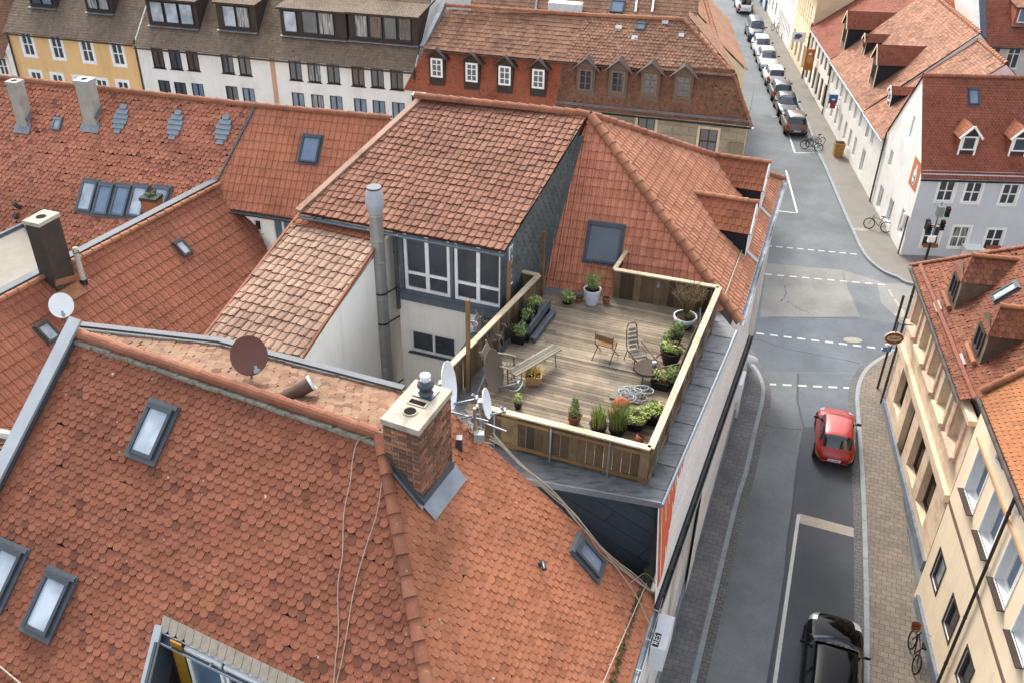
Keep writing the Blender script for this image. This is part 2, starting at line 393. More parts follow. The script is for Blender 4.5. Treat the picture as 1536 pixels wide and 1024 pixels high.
# ------------------------------------------------------------------ roofs
def tiles(parent, polys, mat, w=.2, e=.17, kind='beaver', lift=.03, name='roof', jit=1.0, seg=4, under=None, n=None, label=None, slip=.004, sag=0, edge=None):
    """tiled slope: polys are convex outlines lying in one plane"""
    p0 = polys[0]
    if n is None:
        n = (p0[1] - p0[0]).cross(p0[2] - p0[0]).normalized()
    if n.z < 0: n = -n
    u, v = frame(n); O = p0[0]
    regs = []
    for q in polys: regs += convex(ccw([((p - O).dot(u), (p - O).dot(v)) for p in q]))
    mb = MB()
    from mathutils import noise as _nz
    def W3(a, b, h):
        if sag: h += sag * (_nz.noise(V((a * .45, b * .45, 3.1))) + .5 * _nz.noise(V((a * 1.1, b * 1.1, 7.7))))
        return O + u * a + v * b + n * h
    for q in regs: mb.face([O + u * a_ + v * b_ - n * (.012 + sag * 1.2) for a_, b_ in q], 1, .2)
    us = [a for q in regs for a, b in q]; vs = [b for q in regs for a, b in q]
    r0, r1 = int(math.floor(min(vs) / e)) - 1, int(math.ceil(max(vs) / e)) + 1
    c0, c1 = int(math.floor(min(us) / w)) - 1, int(math.ceil(max(us) / w)) + 1
    bbs = [(min(a for a, b in q), max(a for a, b in q), min(b for a, b in q), max(b for a, b in q)) for q in regs]
    rnd = random.random
    for i in range(r0, r1):
        vb0 = i * e; uj = (rnd() - .5) * .05 * w * jit; rowj = (rnd() - .5) * .01 * jit; wav = [rnd() * 6.28, rnd() * .8 + .4]
        for j in range(c0, c1):
            ua = j * w + (w / 2 if (i % 2 and kind != 'aligned') else 0) + uj
            hit = [k for k, b in enumerate(bbs) if ua + w > b[0] and ua < b[1] and vb0 + e * 1.3 > b[2] and vb0 < b[3]]
            if not hit: continue
            vb = vb0 + rowj + sag * .35 * math.sin(ua * wav[1] + wav[0]) + (rnd() - .5) * slip * 2 * jit - (.03 * jit if rnd() < .012 else 0)
            rr = rnd(); hj = lift * (1 + (rnd() - .5) * .35 * jit); tw = (rnd() - .5) * .012 * jit
            g = w * .018; a0, a1 = ua + g, ua + w - g; top = vb + e * 1.28
            H_ = lambda a, b: hj * (1 - (b - vb) / (1.65 * e)) + tw * ((a - ua) / w - .5)
            shapes = []
            if kind == 'beaver':
                arc = [(ua + w / 2 - (w / 2 - g) * math.cos(math.pi * t / seg), vb + w * .36 * (1 - math.sin(math.pi * t / seg))) for t in range(seg + 1)]
                shapes.append(arc + [(a1, top), (a0, top)])
                HH = H_
            else:
                f = [0, .3, .62, .82, 1.0] if seg > 2 else [0, .62, 1.0]
                hs = {0: .0, .3: .25, .62: .05, .82: 1.0, 1.0: .12}
                prof = [(x, hs[x]) for x in f]
                def HH(a, b, prof=prof):
                    x = min(1, max(0, (a - a0) / (a1 - a0)))
                    for (x0, h0), (x1, h1) in zip(prof, prof[1:]):
                        if x <= x1 + 1e-6: return H_(a, b) + lift * .9 * (h0 + (h1 - h0) * (x - x0) / (x1 - x0))
                    return H_(a, b)
                dip = [0, -.02, -.015, .015, .02] if seg > 2 else [0, -.02, .02]
                for (x0, y0), (x1, y1) in zip(zip(f, dip), list(zip(f, dip))[1:]):
                    shapes.append([(a0 + x0 * (a1 - a0), vb + y0 * e), (a0 + x1 * (a1 - a0), vb + y1 * e), (a0 + x1 * (a1 - a0), top), (a0 + x0 * (a1 - a0), top)])
            for sh in shapes:
                for k in hit:
                    c = clip(sh, regs[k])
                    if len(c) < 3: continue
                    mb.face([W3(a, b, HH(a, b)) for a, b in c], 0, rr)
                    lim = vb + w * .37 if kind == 'beaver' else vb + e * .2
                    for q in range(len(c)):
                        p, s_ = c[q - 1], c[q]
                        if p[1] < lim and s_[1] < lim and s_[0] > p[0] + 1e-5:
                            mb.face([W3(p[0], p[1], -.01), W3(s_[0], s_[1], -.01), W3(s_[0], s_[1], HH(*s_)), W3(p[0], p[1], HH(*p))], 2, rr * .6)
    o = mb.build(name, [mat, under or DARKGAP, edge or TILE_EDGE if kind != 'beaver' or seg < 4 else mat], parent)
    if label: o['label'] = label
    return o
TILE_EDGE = plain('tile_edge_shade_moss', '6a4334', .25, 8, .9, 0, .1, .1)  # dark front edges: course-gap shade and moss put into the tile colour
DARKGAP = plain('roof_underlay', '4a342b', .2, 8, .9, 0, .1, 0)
def ridge(parent, a, b, r=.13, L=.38, mat=None, up=Z, name='ridge_tiles', arc=200, lift=.02, sub=7):
    """overlapping half-round cap tiles from a (low) to b"""
    mb = MB(); d = (b - a); n = max(1, int(d.length / L)); step = d.length / n; d.normalize()
    side = d.cross(up).normalized(); u2 = side.cross(d)
    for i in range(n):
        rr = random.random(); j = (random.random() - .5) * .012
        p0 = a + d * (i * step - .05) + u2 * (lift + .018) + side * j; p1 = a + d * ((i + 1) * step) + u2 * lift - side * j
        R0, R1 = r * 1.12, r * .92
        def loop(p, rad):
            return [p + side * math.cos(R(90 + arc / 2 - arc * t / sub)) * rad + u2 * math.sin(R(90 + arc / 2 - arc * t / sub)) * rad for t in range(sub + 1)]
        A, B = loop(p0, R0), loop(p1, R1)
        Ai = loop(p0, R0 - .022)
        mb.grid([Ai, A, B], 0, rr, closed=False, sm=False)
    return mb.build(name, mat or RIDGE, parent)
def verge(parent, pts, w=.16, h=.1, mat=None, name='verge'):
    mb = MB()
    for a, b in zip(pts, pts[1:]): mb.bar(a, b, w, h, Z)
    return mb.build(name, mat or ZINC_D, parent)
def gutter(parent, a, b, r=.075, mat=None, name='gutter', out=None):
    mb = MB(); d = (b - a).normalized(); side = d.cross(Z).normalized()
    A = []
    for p in (a, b):
        o = [p + side * math.cos(R(180 + 180 * t / 8)) * r + Z * math.sin(R(180 + 180 * t / 8)) * r for t in range(9)]
        i = [p + side * math.cos(R(180 + 180 * t / 8)) * (r - .012) + Z * math.sin(R(180 + 180 * t / 8)) * (r - .012) for t in range(8, -1, -1)]
        A.append(o + i)
    mb.grid(A, 0, cap=(True, True), sm=False)
    for p in (a, b): pass
    n = int((b - a).length / .8)
    for i in range(n):
        c = a + (b - a) * ((i + .5) / n); mb.bar(c + side * r, c - side * r, .03, .008, Z)
    return mb.build(name, mat or ZINC_D, parent)
def downpipe(parent, top, bot, r=.05, mat=None, name='downpipe'):
    mb = MB(); mb.tube([top, bot], r, 8)
    k = max(2, int((top - bot).length / 2))
    for i in range(k): 
        c = top + (bot - top) * ((i + .5) / k); mb.tube([c + Z * .03, c - Z * .03], r * 1.25, 8)
    return mb.build(name, mat or ZINC_D, parent)
def skylight(parent, pl, px, py, w, h, name='skylight', glass=None, fmat=None, flash=.12, label=None, rot=0):
    c = on(pl, px, py); n = pl[1]; u, v = frame(n)
    if rot: u, v = (u * math.cos(rot) + v * math.sin(rot)), (v * math.cos(rot) - u * math.sin(rot))
    mb = MB(); fm = fmat or GREYF; t = .07; hi = .10
    c = c + n * .03
    mb.box(c, u * (w / 2 + flash), v * (h / 2 + flash * 1.2), n * .025, 1)
    mb.box(c + v * (h / 2 + flash * .5) + n * .04, u * (w / 2 + flash * .7), v * flash * .5, n * .03, 1)
    for sx in (-1, 1): mb.box(c + u * sx * (w / 2 - t / 2) + n * hi / 2, u * t / 2, v * h / 2, n * hi / 2, 0)
    mb.box(c + v * (h / 2 - t * .75) + n * hi * .55, u * (w / 2 + .004), v * t * .75, n * hi * .56, 0)
    mb.box(c - v * (h / 2 - t / 2) + n * hi * .45, u * (w / 2 - t), v * t / 2, n * hi * .46, 0)
    f = mb.build(name, [fm, ZINC_D], parent)
    g = MB(); q = hi * .62
    a, b = w / 2 - t, h / 2 - t
    g.box(c + n * (q - .01), u * a, v * b, n * .01); o = g.build('pane', glass or GL_SKY, f)
    if label: f['label'] = label
    return f
# ------------------------------------------------------------------ facades
class Facade:
    def __init__(s, parent, O, u, mat, poly, name='wall'):
        s.rv = 0; s.p = parent; s.O = V(O); s.u = V((u.x, u.y, 0)).normalized(); s.n = V((s.u.y, -s.u.x, 0)); s.mat = mat
        s.poly = ccw(poly); s.op = []; s.name = name; s.todo = []
    def uz(s, px, py):
        q = on((s.O, s.n), px, py); return (q - s.O).dot(s.u), q.z - s.O.z
    def W(s, a, z, d=0): return s.O + s.u * a + Z * z + s.n * d
    def win(s, a, z, w, h, **k):
        """a = centre along the wall, z = sill height"""
        s.op.append((a - w / 2, a + w / 2, z, z + h, k.get('rec', .14))); s.todo.append((a, z, w, h, k))
    def winpx(s, px, py, w, h, **k):
        a, z = s.uz(px, py); s.win(a, z - h / 2, w, h, **k)
    def build(s):
        us = sorted(set([p[0] for p in s.poly] + [x for o in s.op for x in o[:2]])); zs = sorted(set([p[1] for p in s.poly] + [x for o in s.op for x in o[2:4]]))
        us = [min(p[0] for p in s.poly)] + [x for x in us if min(p[0] for p in s.poly) < x]
        mb = MB()
        for a, b in zip(us, us[1:]):
            for c, d in zip(zs, zs[1:]):
                mu, mz = (a + b) / 2, (c + d) / 2
                if any(o[0] < mu < o[1] and o[2] < mz < o[3] for o in s.op): continue
                q = clip([(a, c), (b, c), (b, d), (a, d)], s.poly)
                if len(q) > 2: mb.face([s.W(*p) for p in q], 0, .5, uv=q)
        for a, b, c, d, rec in s.op:
            for (x0, z0), (x1, z1) in (((a, c), (b, c)), ((b, c), (b, d)), ((b, d), (a, d)), ((a, d), (a, c))):
                mb.face([s.W(x0, z0), s.W(x1, z1), s.W(x1, z1, -rec), s.W(x0, z0, -rec)], 1 if isinstance(s.mat, list) else 0, .5, uv=[(x0, z0), (x1, z1), (x1 + .1, z1 + .1), (x0 + .1, z0 + .1)])
        o = mb.build(s.name, s.mat, s.p)
        for a, z, w, h, k in s.todo: window(s.p, s.W(a, z), s.u, s.n, w, h, **k)
        return o
def window(parent, O, u, n, w, h, rec=.14, frame=None, pane=None, nx=2, nz=(), fw=.06, bw=.035, surround=None, sw=.1, sill=None, sd=.08, name='window', label=None, hood=None, up=None):
    """O = middle of the sill line on the wall face"""
    Zu = up or Z
    mb = MB(); mats = [frame or WHITEP, surround or WHITEP, sill or ZINC]
    B = lambda a, z, ha, hz, d, hd, m=0: mb.box(O + u * a + Zu * z + n * d, u * ha, Zu * hz, n * hd, m)
    d = -rec + .035
    for sx in (-1, 1): B(sx * (w / 2 - fw / 2), h / 2, fw / 2, h / 2, d, .035)
    for z in (fw / 2, h - fw / 2): B(0, z, w / 2 - fw, fw / 2, d, .035)
    for i in range(1, nx): B(-w / 2 + w * i / nx, h / 2, bw, h / 2 - fw, d - .004, .03)
    for z in nz: B(0, h * z, w / 2 - fw, bw * .8, d - .008, .03)
    if surround:
        for sx in (-1, 1): B(sx * (w / 2 + sw / 2 - .004), h / 2, sw / 2, h / 2 + sw, .006, .018, 1)
        for z in (-sw / 2 + .004, h + sw / 2 - .004): B(0, z, w / 2 - .006, sw / 2, .0045, .016, 1)
    if sill: B(0, -.02, w / 2 + .06, .02, sd / 2 - .02, sd / 2 + .02, 2)
    if hood: B(0, h + sw + .05, w / 2 + sw + .06, .05, .07, .08, 1)
    o = mb.build(name, mats, parent)
    if label: o['label'] = label
    g = MB(); a = w / 2 - fw * .5
    g.box(O + Zu * h / 2 - n * (rec - .012), u * a, Zu * (h / 2 - fw * .5), n * .004)
    g.build('pane', pane or random.choice([GL, GL, GL, GL_C, GL_W]), o)
    return o
# ------------------------------------------------------------------ dormers
def dormer(parent, base, d, w, hw, rise, depth, wall, roofm, winp, trim=None, over=.15, name='dormer', roof_tiles=None, sidemat=None, hip=0.0, cap=None, capr=.09):
    """gabled dormer: base = middle of its front foot, d = outward horizontal direction"""
    d = V((d.x, d.y, 0)).normalized(); u = Z.cross(d).normalized()   # u to the right seen from outside
    P = lambda a, b, z: base + u * a + d * b + Z * z
    mb = MB(); h = w / 2
    f = [P(-h, 0, -.3), P(h, 0, -.3), P(h, 0, hw), P(0, 0, hw + rise * (1 - hip)), P(-h, 0, hw)]
    b = [P(-h, -depth, -.3), P(h, -depth, -.3), P(h, -depth, hw), P(0, -depth, hw + rise), P(-h, -depth, hw)]
    mb.face(f, 0); mb.face([f[1], b[1], b[2], f[2]], 1); mb.face([b[0], f[0], f[4], b[4]], 1)
    if trim:
        for sx in (-1, 1): mb.box(P(sx * (h - .05), .012, hw / 2 - .15), u * .05, d * .012, Z * (hw / 2 + .15), 2)
    o = mb.build(name, [wall, sidemat or wall, trim or WHITEP], parent)
    # roof
    k = rise / h; oz = -over * k
    L0, L1 = P(-h - over, over, hw + oz), P(-h - over, -depth, hw + oz); R0, R1 = P(h + over, over, hw + oz), P(h + over, -depth, hw + oz)
    T0, T1 = P(0, over - hip * w * .8, hw + rise), P(0, -depth, hw + rise)
    if roof_tiles:
        rt = roof_tiles
        tiles(o, [[L0, T0, T1, L1]], roofm, rt[0], rt[1], rt[2], .022, 'dormer_roof', seg=rt[3] if len(rt) > 3 else 2)
        tiles(o, [[R0, R1, T1, T0]], roofm, rt[0], rt[1], rt[2], .022, 'dormer_roof', seg=rt[3] if len(rt) > 3 else 2)
        if hip: tiles(o, [[L0, R0, T0]], roofm, rt[0], rt[1], rt[2], .022, 'dormer_roof', seg=2)
    else:
        rb = MB(); t = .05
        for q in ([L0, T0, T1, L1], [R0, R1, T1, T0]):
            n = (q[1] - q[0]).cross(q[2] - q[0]).normalized(); n = n if n.z > 0 else -n
            rb.prism(q if (q[1] - q[0]).cross(q[2] - q[0]).z > 0 else q[::-1], [x + n * t for x in (q if (q[1] - q[0]).cross(q[2] - q[0]).z > 0 else q[::-1])])
        if hip: rb.face([L0, R0, T0])
        rb.build('dormer_roof', roofm, o)
    if trim:
        tb = MB(); tb.bar(L0 + Z * .01, T0 + Z * .01 if not hip else L0 + (R0 - L0) * .02, .04, .12, Z); tb.bar(R0 + Z * .01, T0 + Z * .01 if not hip else R0 - (R0 - L0) * .02, .04, .12, Z)
        if not hip: tb.build('bargeboard', trim, o)
    if cap: ridge(o, T0 + d * .02, T1, capr, .33, cap, arc=180, sub=5)
    if winp:
        ww, wh, wz = winp[:3]; kk = winp[3] if len(winp) > 3 else {}
        window(o, P(0, .02, wz), u, d, ww, wh, rec=.03, **kk)
    return o
def dish(name, label, base, top, face, rad, mat, arm=True, group=None, el=25, mastr=.025):
    """satellite dish: mast from base to top, face = horizontal look direction"""
    t = thing(name, label, 'satellite dish', base, 0, group)
    f = V((face.x, face.y, 0)).normalized(); ax = (f * math.cos(R(el)) + Z * math.sin(R(el))).normalized()
    u = ax.cross(Z).normalized(); w = u.cross(ax).normalized()
    c = V(top); mb = MB()
    def ring(k, off, th): return [c + ax * (off + .18 * rad * k * k * 1.0) + (u * math.cos(2 * math.pi * i / 28) * rad * k * .92 + w * math.sin(2 * math.pi * i / 28) * rad * k) for i in range(28)]
    mb.grid([ring(k, 0, 0) for k in (.02, .25, .5, .75, .95, 1.0)], 0); mb.grid([ring(k, -.02, 0) for k in (1.0, .9, .5, .02)], 0)
    mb.grid([ring(1.0, 0, 0), ring(1.03, -.005, 0), ring(1.0, -.02, 0)], 0)
    mb.build('reflector', mat, t)
    m2 = MB(); m2.tube([base, c - ax * .1], mastr, 8); m2.box(c - ax * .07, u * .07, w * .1, ax * .05)
    m2.build('mast', GALV, t)
    if arm:
        m3 = MB(); lo = c - w * rad * .95; tip = c + ax * rad * 1.15 - w * rad * .75
        m3.bar(lo - ax * .03, tip, .035, .035); m3.build('arm', GALV, t)
        m4 = MB(); m4.tube([tip - w * .02, tip + w * .12 - ax * .06], [.03, .035], 8); m4.box(tip + w * .02, u * .06, w * .03, ax * .03); m4.build('receiver', plain('receiver', 'b8b8b6', .1) if False else GALV, t)
    return t
# ------------------------------------------------------------------ plants
def leaves(mb, c, rx, ry, rz, n, size, m=0, upb=.4, shell=.5):
    for _ in range(n):
        while True:
            p = V((random.uniform(-1, 1), random.uniform(-1, 1), random.uniform(-1, 1)))
            if shell < p.length <= 1: break
        q = V(c) + V((p.x * rx, p.y * ry, p.z * rz))
        d = (p + V((random.gauss(0, .5), random.gauss(0, .5), upb + random.gauss(0, .4)))).normalized()
        t = d.cross(V((random.gauss(0, 1), random.gauss(0, 1), random.gauss(0, 1)))).normalized(); b = d.cross(t)
        s = size * random.uniform(.6, 1.3)
        mb.face([q - t * s * .5, q + b * s * .35, q + t * s, q - b * s * .35], m)
def blades(mb, c, r, h, n, m=0, wid=.02, lean=.5):
    for _ in range(n):
        a = random.uniform(0, 6.283); rr = r * random.random() ** .5
        p = V(c) + V((math.cos(a) * rr, math.sin(a) * rr, 0)); hh = h * random.uniform(.6, 1.1)
        out = V((math.cos(a + random.gauss(0, .6)), math.sin(a + random.gauss(0, .6)), 0)) * hh * lean * random.uniform(.2, 1)
        s = V((-math.sin(a), math.cos(a), 0)) * wid; mid = p + out * .4 + Z * hh * .65; tip = p + out + Z * hh
        mb.face([p - s, p + s, mid + s * .8, mid - s * .8], m); mb.face([mid - s * .8, mid + s * .8, tip], m)
def twigs(mb, c, r, h, n, rad=.008, m=0):
    for _ in range(n):
        a = random.uniform(0, 6.283); out = V((math.cos(a), math.sin(a), 0)) * r * random.uniform(.3, 1)
        p1 = V(c) + out * .35 + Z * h * .45; p2 = V(c) + out + Z * h * random.uniform(.7, 1.05)
        mb.tube([V(c), p1, p2], [rad, rad * .8, rad * .4], 4, m)
        for k in range(2):
            b = V((random.gauss(0, .35), random.gauss(0, .35), random.uniform(.1, .4))) * r * .8
            st = p1 + (p2 - p1) * random.uniform(.1, .7); mb.tube([st, st + b], [rad * .6, rad * .3], 3, m)
def pot_plant(label, at_, pot, r, h, plant, group='potted plants on the roof terrace', name='potted_plant', rot=0, square=None, pm=None):
    t = thing(name, label, 'plant', at_, rot, group)
    mb = MB()
    if square:
        a, b = square
        ba = [V((sx * a * .85, sy * b * .85, 0)) for sx, sy in ((-1, -1), (1, -1), (1, 1), (-1, 1))]; tp = [V((sx * a, sy * b, h)) for sx, sy in ((-1, -1), (1, -1), (1, 1), (-1, 1))]
        mb.prism(ba, tp); ip = [V((x.x * .88, x.y * .88, h + .004)) for x in tp]
        for i in range(4):
            j = (i + 1) % 4; mb.bar(tp[i], tp[j], .03, .04)
        mb.build('pot', pot, t, True); s = MB(); s.face(ip); s.build('soil', SOIL, t, True)
    else:
        mb.lathe((0, 0, 0), [(r * .68, 0), (r * .9, h * .5), (r, h * .9), (r * 1.06, h), (r * .92, h), (r * .88, h * .9)], 22)
        mb.build('pot', pot, t, True); s = MB(); s.face(s.ring((0, 0, h * .9), Z, r * .9, 22)); s.build('soil', SOIL, t, True)
    f = MB(); plant(f); f.build('foliage', pm or LEAF, t, True)
    return t
# ------------------------------------------------------------------ vehicles
PAINT = {}
def paint(col, name, metal=.25, coat=1.0, rough=.32):
    if name in PAINT: return PAINT[name]
    k = N(name); k.out(lin(col), rough, metal, .5)
    k.b.inputs['Coat Weight'].default_value = coat; k.b.inputs['Coat Roughness'].default_value = .04
    PAINT[name] = k.m; return k.m
TYRE = plain('tyre', '1b1b1c', .1, 10, .85, 0, .2, .1)
RIM = plain('rim_alloy', '9a9da2', .1, 8, .35, .8, .5, 0)
CARG = glassmat('car_glass', '15191e', .03, 1.0, .1)
CARG2 = glassmat('car_windscreen', '2c3a48', .03, 1.0, .15)
TRIMB = plain('car_trim', '18191b', .1, 8, .6, 0, .3, 0)
LAMP_R = plain('tail_lamp', 'b02a1c', .1, 8, .2, 0, .6, 0)
LAMP_O = plain('indicator_lamp', 'd88a3c', .1, 8, .2, 0, .6, 0)
LAMP_W = plain('headlamp', 'cfd4d8', .1, 8, .12, .3, .8, 0)
PLATE = plain('number_plate', 'd8dce0', .05, 8, .4, 0, .4, 0)
def spl(keys, x):
    """smooth curve through (x, v) keys"""
    n = len(keys)
    for i in range(n - 1):
        if x <= keys[i + 1][0] or i == n - 2:
            x0, v0 = keys[i]; x1, v1 = keys[i + 1]; t = min(1, max(0, (x - x0) / (x1 - x0)))
            def sl(k):
                if k <= 0 or k >= n - 1: return (keys[min(k + 1, n - 1)][1] - keys[max(k - 1, 0)][1]) / (keys[min(k + 1, n - 1)][0] - keys[max(k - 1, 0)][0])
                a_ = (keys[k][1] - keys[k - 1][1]) / (keys[k][0] - keys[k - 1][0]); b_ = (keys[k + 1][1] - keys[k][1]) / (keys[k + 1][0] - keys[k][0])
                return 0 if a_ * b_ <= 0 else 2 * a_ * b_ / (a_ + b_)
            m0, m1 = sl(i) * (x1 - x0), sl(i + 1) * (x1 - x0); t2, t3 = t * t, t * t * t
            return v0 * (2 * t3 - 3 * t2 + 1) + m0 * (t3 - 2 * t2 + t) + v1 * (3 * t2 - 2 * t3) + m1 * (t3 - t2)
def car(label, loc, rz, col, L=4.2, W=1.75, Hh=1.45, kind='hatch', group=None, pn=None, name='parked_car', rough=.32, metal=.25):
    t = thing(name, label, 'car', loc, rz, group); pt = paint(col, pn or 'paint_' + col, metal, .45, rough)
    w = W / 2; h2 = L / 2; q = Hh / 1.46
    belt = .93 * q; hood = {'hatch': .86, 'suv': .9, 'van': .98, 'sedan': .84}[kind] * q; tail = {'hatch': .95, 'suv': .97, 'van': .98, 'sedan': .93}[kind] * q
    Wk = [(-h2, .70), (-h2 + .06, .80), (-h2 + .2, .91), (-h2 + .55, .985), (0, 1), (h2 - .95, .99), (h2 - .5, .94), (h2 - .2, .83), (h2 - .05, .66), (h2, .5)]
    Z1 = [(-h2, tail * .62), (-h2 + .05, tail * .76), (-h2 + .16, tail * .93), (-h2 + .4, tail), (0, belt), (h2 - L * .27, hood + .03), (h2 - .6, hood - .07), (h2 - .25, hood - .17), (h2 - .06, hood - .29), (h2, hood - .36)]
    Z0 = [(-h2, .38), (-h2 + .1, .27), (-h2 + .5, .2), (h2 - .6, .18), (h2 - .1, .22), (h2, .3)]
    ys = [-h2 + .03 * i for i in range(4)] + [-h2 + .16 + (L - .32) * i / 26 for i in range(27)] + [h2 - .09 + .03 * i for i in range(4)]
    PR = [(.84, 0), (.93, .06), (.985, .22), (1, .45), (.99, .66), (.965, .82), (.92, .92), (.84, .975), (.68, 1.0), (.42, 1.012), (.2, 1.018), (0, 1.02)]
    rows = []
    for y in ys:
        k, z1, z0 = w * spl(Wk, y), spl(Z1, y), spl(Z0, y); half = [V((k * a_, y + (.0 if abs(y) < h2 - .3 else (-math.copysign(.05, y) * a_ * a_)), z0 + (z1 - z0) * b_)) for a_, b_ in PR]
        rows.append(half + [V((-p.x, p.y, p.z)) for p in reversed(half[:-1])])
    b = MB(); b.grid(rows, 0, 0, closed=False, cap=(False, False)); b.face(list(reversed(rows[0])), 0, 0); b.face(rows[-1], 0, 0)
    body = b.build('body', pt, t, True)
    y0, y1 = {'hatch': (-h2 + .1, h2 - L * .245), 'suv': (-h2 + .1, h2 - L * .27), 'van': (-h2 + .06, h2 - L * .2), 'sedan': (-h2 + .55, h2 - L * .29)}[kind]
    r0, r1 = {'hatch': (y0 + .5, y1 - .78), 'suv': (y0 + .42, y1 - .82), 'van': (y0 + .16, y1 - .62), 'sedan': (y0 + .75, y1 - .85)}[kind]
    ZR = [(y0, spl(Z1, y0) - .03), (y0 + .03, spl(Z1, y0) + .02), (r0 - .05, Hh - .1), (r0 + .15, Hh - .035), ((r0 + r1) / 2, Hh), (r1 - .15, Hh - .03), (r1 + .06, Hh - .08), (y1, spl(Z1, y1) - .02)]
    gy = sorted(set([y0 + (r0 - y0) * i / 8 for i in range(9)] + [r0 + (r1 - r0) * i / 12 for i in range(13)] + [r1 + (y1 - r1) * i / 9 for i in range(10)]))
    PG = [(0, 0), (.25, .24), (.5, .5), (.75, .76), (1, .93)]
    grow = []
    for y in gy:
        zb = spl(Z1, y) - .03; zr = max(zb + .005, spl(ZR, y)); h_ = zr - zb; wb = w * spl(Wk, y) * .93; wt = wb - .16 * w - h_ * .12 * (1 if h_ > .2 else h_ / .2) + .0
        bow = .14 if y > r1 else (-.06 if y < r0 else 0); f_ = min(1, (y - r1) / .25) if y > r1 else (min(1, (r0 - y) / .2) if y < r0 else 0)
        half = [V((wb + (wt - wb) * a_, y - bow * f_ * 1.0, zb + h_ * b_)) for a_, b_ in PG] + [V((wt * .88, y - bow * f_ * .78, zb + h_ * .985)), V((wt * .55, y - bow * f_ * .3, zb + h_ * 1.005 + .012)), V((wt * .25, y - bow * f_ * .08, zb + h_ + .02)), V((0, y, zb + h_ + .022))]
        grow.append(half + [V((-p.x, p.y, p.z)) for p in reversed(half[:-1])])
    g = MB(); g.grid(grow, 0, 0, closed=False); g.build('cabin', pt, t, True)
    def patch(nm, R_, i0, i1, j0, j1, m, parent=t, off=.006, trim=None):
        mb = MB(); P_ = []
        for i in range(i0, i1 + 1):
            r_ = []
            for j in range(j0, j1 + 1):
                a_ = R_[min(i + 1, len(R_) - 1)][j] - R_[max(i - 1, 0)][j]; c_ = R_[i][min(j + 1, len(R_[0]) - 1)] - R_[i][max(j - 1, 0)]
                nn = c_.cross(a_).normalized(); nn = nn if nn.dot(R_[i][j] - V((0, R_[i][j].y * .7, .5))) > 0 else -nn
                r_.append(R_[i][j] + nn * off)
            P_.append(r_)
        mb.grid(P_, 0, 0, closed=False); return mb.build(nm, m, parent, True)
    gi = lambda y: min(range(len(gy)), key=lambda i: abs(gy[i] - y)); n_ = len(grow[0]) - 1
    patch('rear_window', grow, gi(y0) + 2, gi(r0) - 0, 4, n_ - 4, CARG)
    patch('windscreen', grow, gi(r1) + 1, gi(y1) - 1, 4, n_ - 4, CARG2)
    bp = gi((r0 + r1) / 2 - .05)
    for lo_, hi_ in ((gi(r0) - 2, bp - 1), (bp, gi(r1) + 3)):
        for j0, j1 in ((1, 4), (n_ - 4, n_ - 1)): patch('side_window', grow, lo_, hi_, j0, j1, CARG)
    nb = len(rows[0]) - 1
    for j0, j1 in ((4, 7), (nb - 7, nb - 4)):
        tl_ = patch('tail_light', rows, 0, 6, j0, j1, LAMP_R, off=.008); patch('indicator', rows, 0, 5, j0 - 1 if j0 == 4 else nb - 4, j0 if j0 == 4 else nb - 3, LAMP_O, tl_, .009)
    for j0, j1 in ((5, 8), (nb - 8, nb - 5)): patch('headlight', rows, len(rows) - 8, len(rows) - 3, j0, j1, LAMP_W, off=.007)
    patch('bumper', rows, 0, 5, 1, 3, TRIMB, off=.006); patch('bumper', rows, 0, 5, nb - 3, nb - 1, TRIMB, off=.006)
    for sx in (-1, 1):
        for yy in (-L * .3, L * .31):
            c = V((sx * (w - .1), yy, .31)); ar = MB(); ax_ = V((sx, 0, 0))
            fan = [V((sx * (w * spl(Wk, yy) + .004), yy + math.cos(R(180 * i / 14)) * .37, .3 + math.sin(R(180 * i / 14)) * .37)) for i in range(15)]; ar.face(fan if sx > 0 else fan[::-1]); ar.build('wheel_arch', TRIMB, t, True)
            q_ = MB(); q_.lathe(c - ax_ * .09, [(.2, 0), (.3, .0), (.315, .05), (.315, .16), (.29, .205), (.2, .205)], 20, 0, ax_); wh = q_.build('wheel', TYRE, t, True)
            r_ = MB(); r_.lathe(c - ax_ * .09, [(.0, .19), (.06, .21), (.12, .19), (.2, .202), (.205, .19)], 20, 0, ax_, cap=(False, False)); r_.build('rim', RIM, wh)
        q_ = MB(); c = V((sx * (w * .97 + .1), y1 - .62, belt + .07)); q_.grid([[c + V((sx * .1 * a_, .035 * math.cos(6.283 * i / 10) * k_, .065 * math.sin(6.283 * i / 10) * k_)) for i in range(10)] for a_, k_ in ((-1, .7), (-.6, 1), (.5, 1), (1, .6))], 0, cap=(True, True)); q_.bar((sx * w * .86, y1 - .6, belt + .02), (sx * (w * .97), y1 - .62, belt + .05), .04, .04)
        q_.build('mirror', TRIMB, t, True)
    q_ = MB(); yr = -h2 - .012; q_.box((0, yr, .52), (.26, 0, 0), (0, .012, 0), (0, 0, .055), 0)
    for i in range(7):
        if i in (2,): continue
        q_.box((-.19 + i * .063, yr - .014, .52), (.017, 0, 0), (0, .003, 0), (0, 0, .032), 1)
    q_.build('number_plate', [PLATE, TRIMB], t, True)
    q_ = MB(); q_.bar((-.0, y0 + .08, spl(Z1, y0) + .06), (w * .45, y0 + .12, spl(Z1, y0) + .1), .02, .015); q_.build('rear_wiper', TRIMB, t, True)
    return t
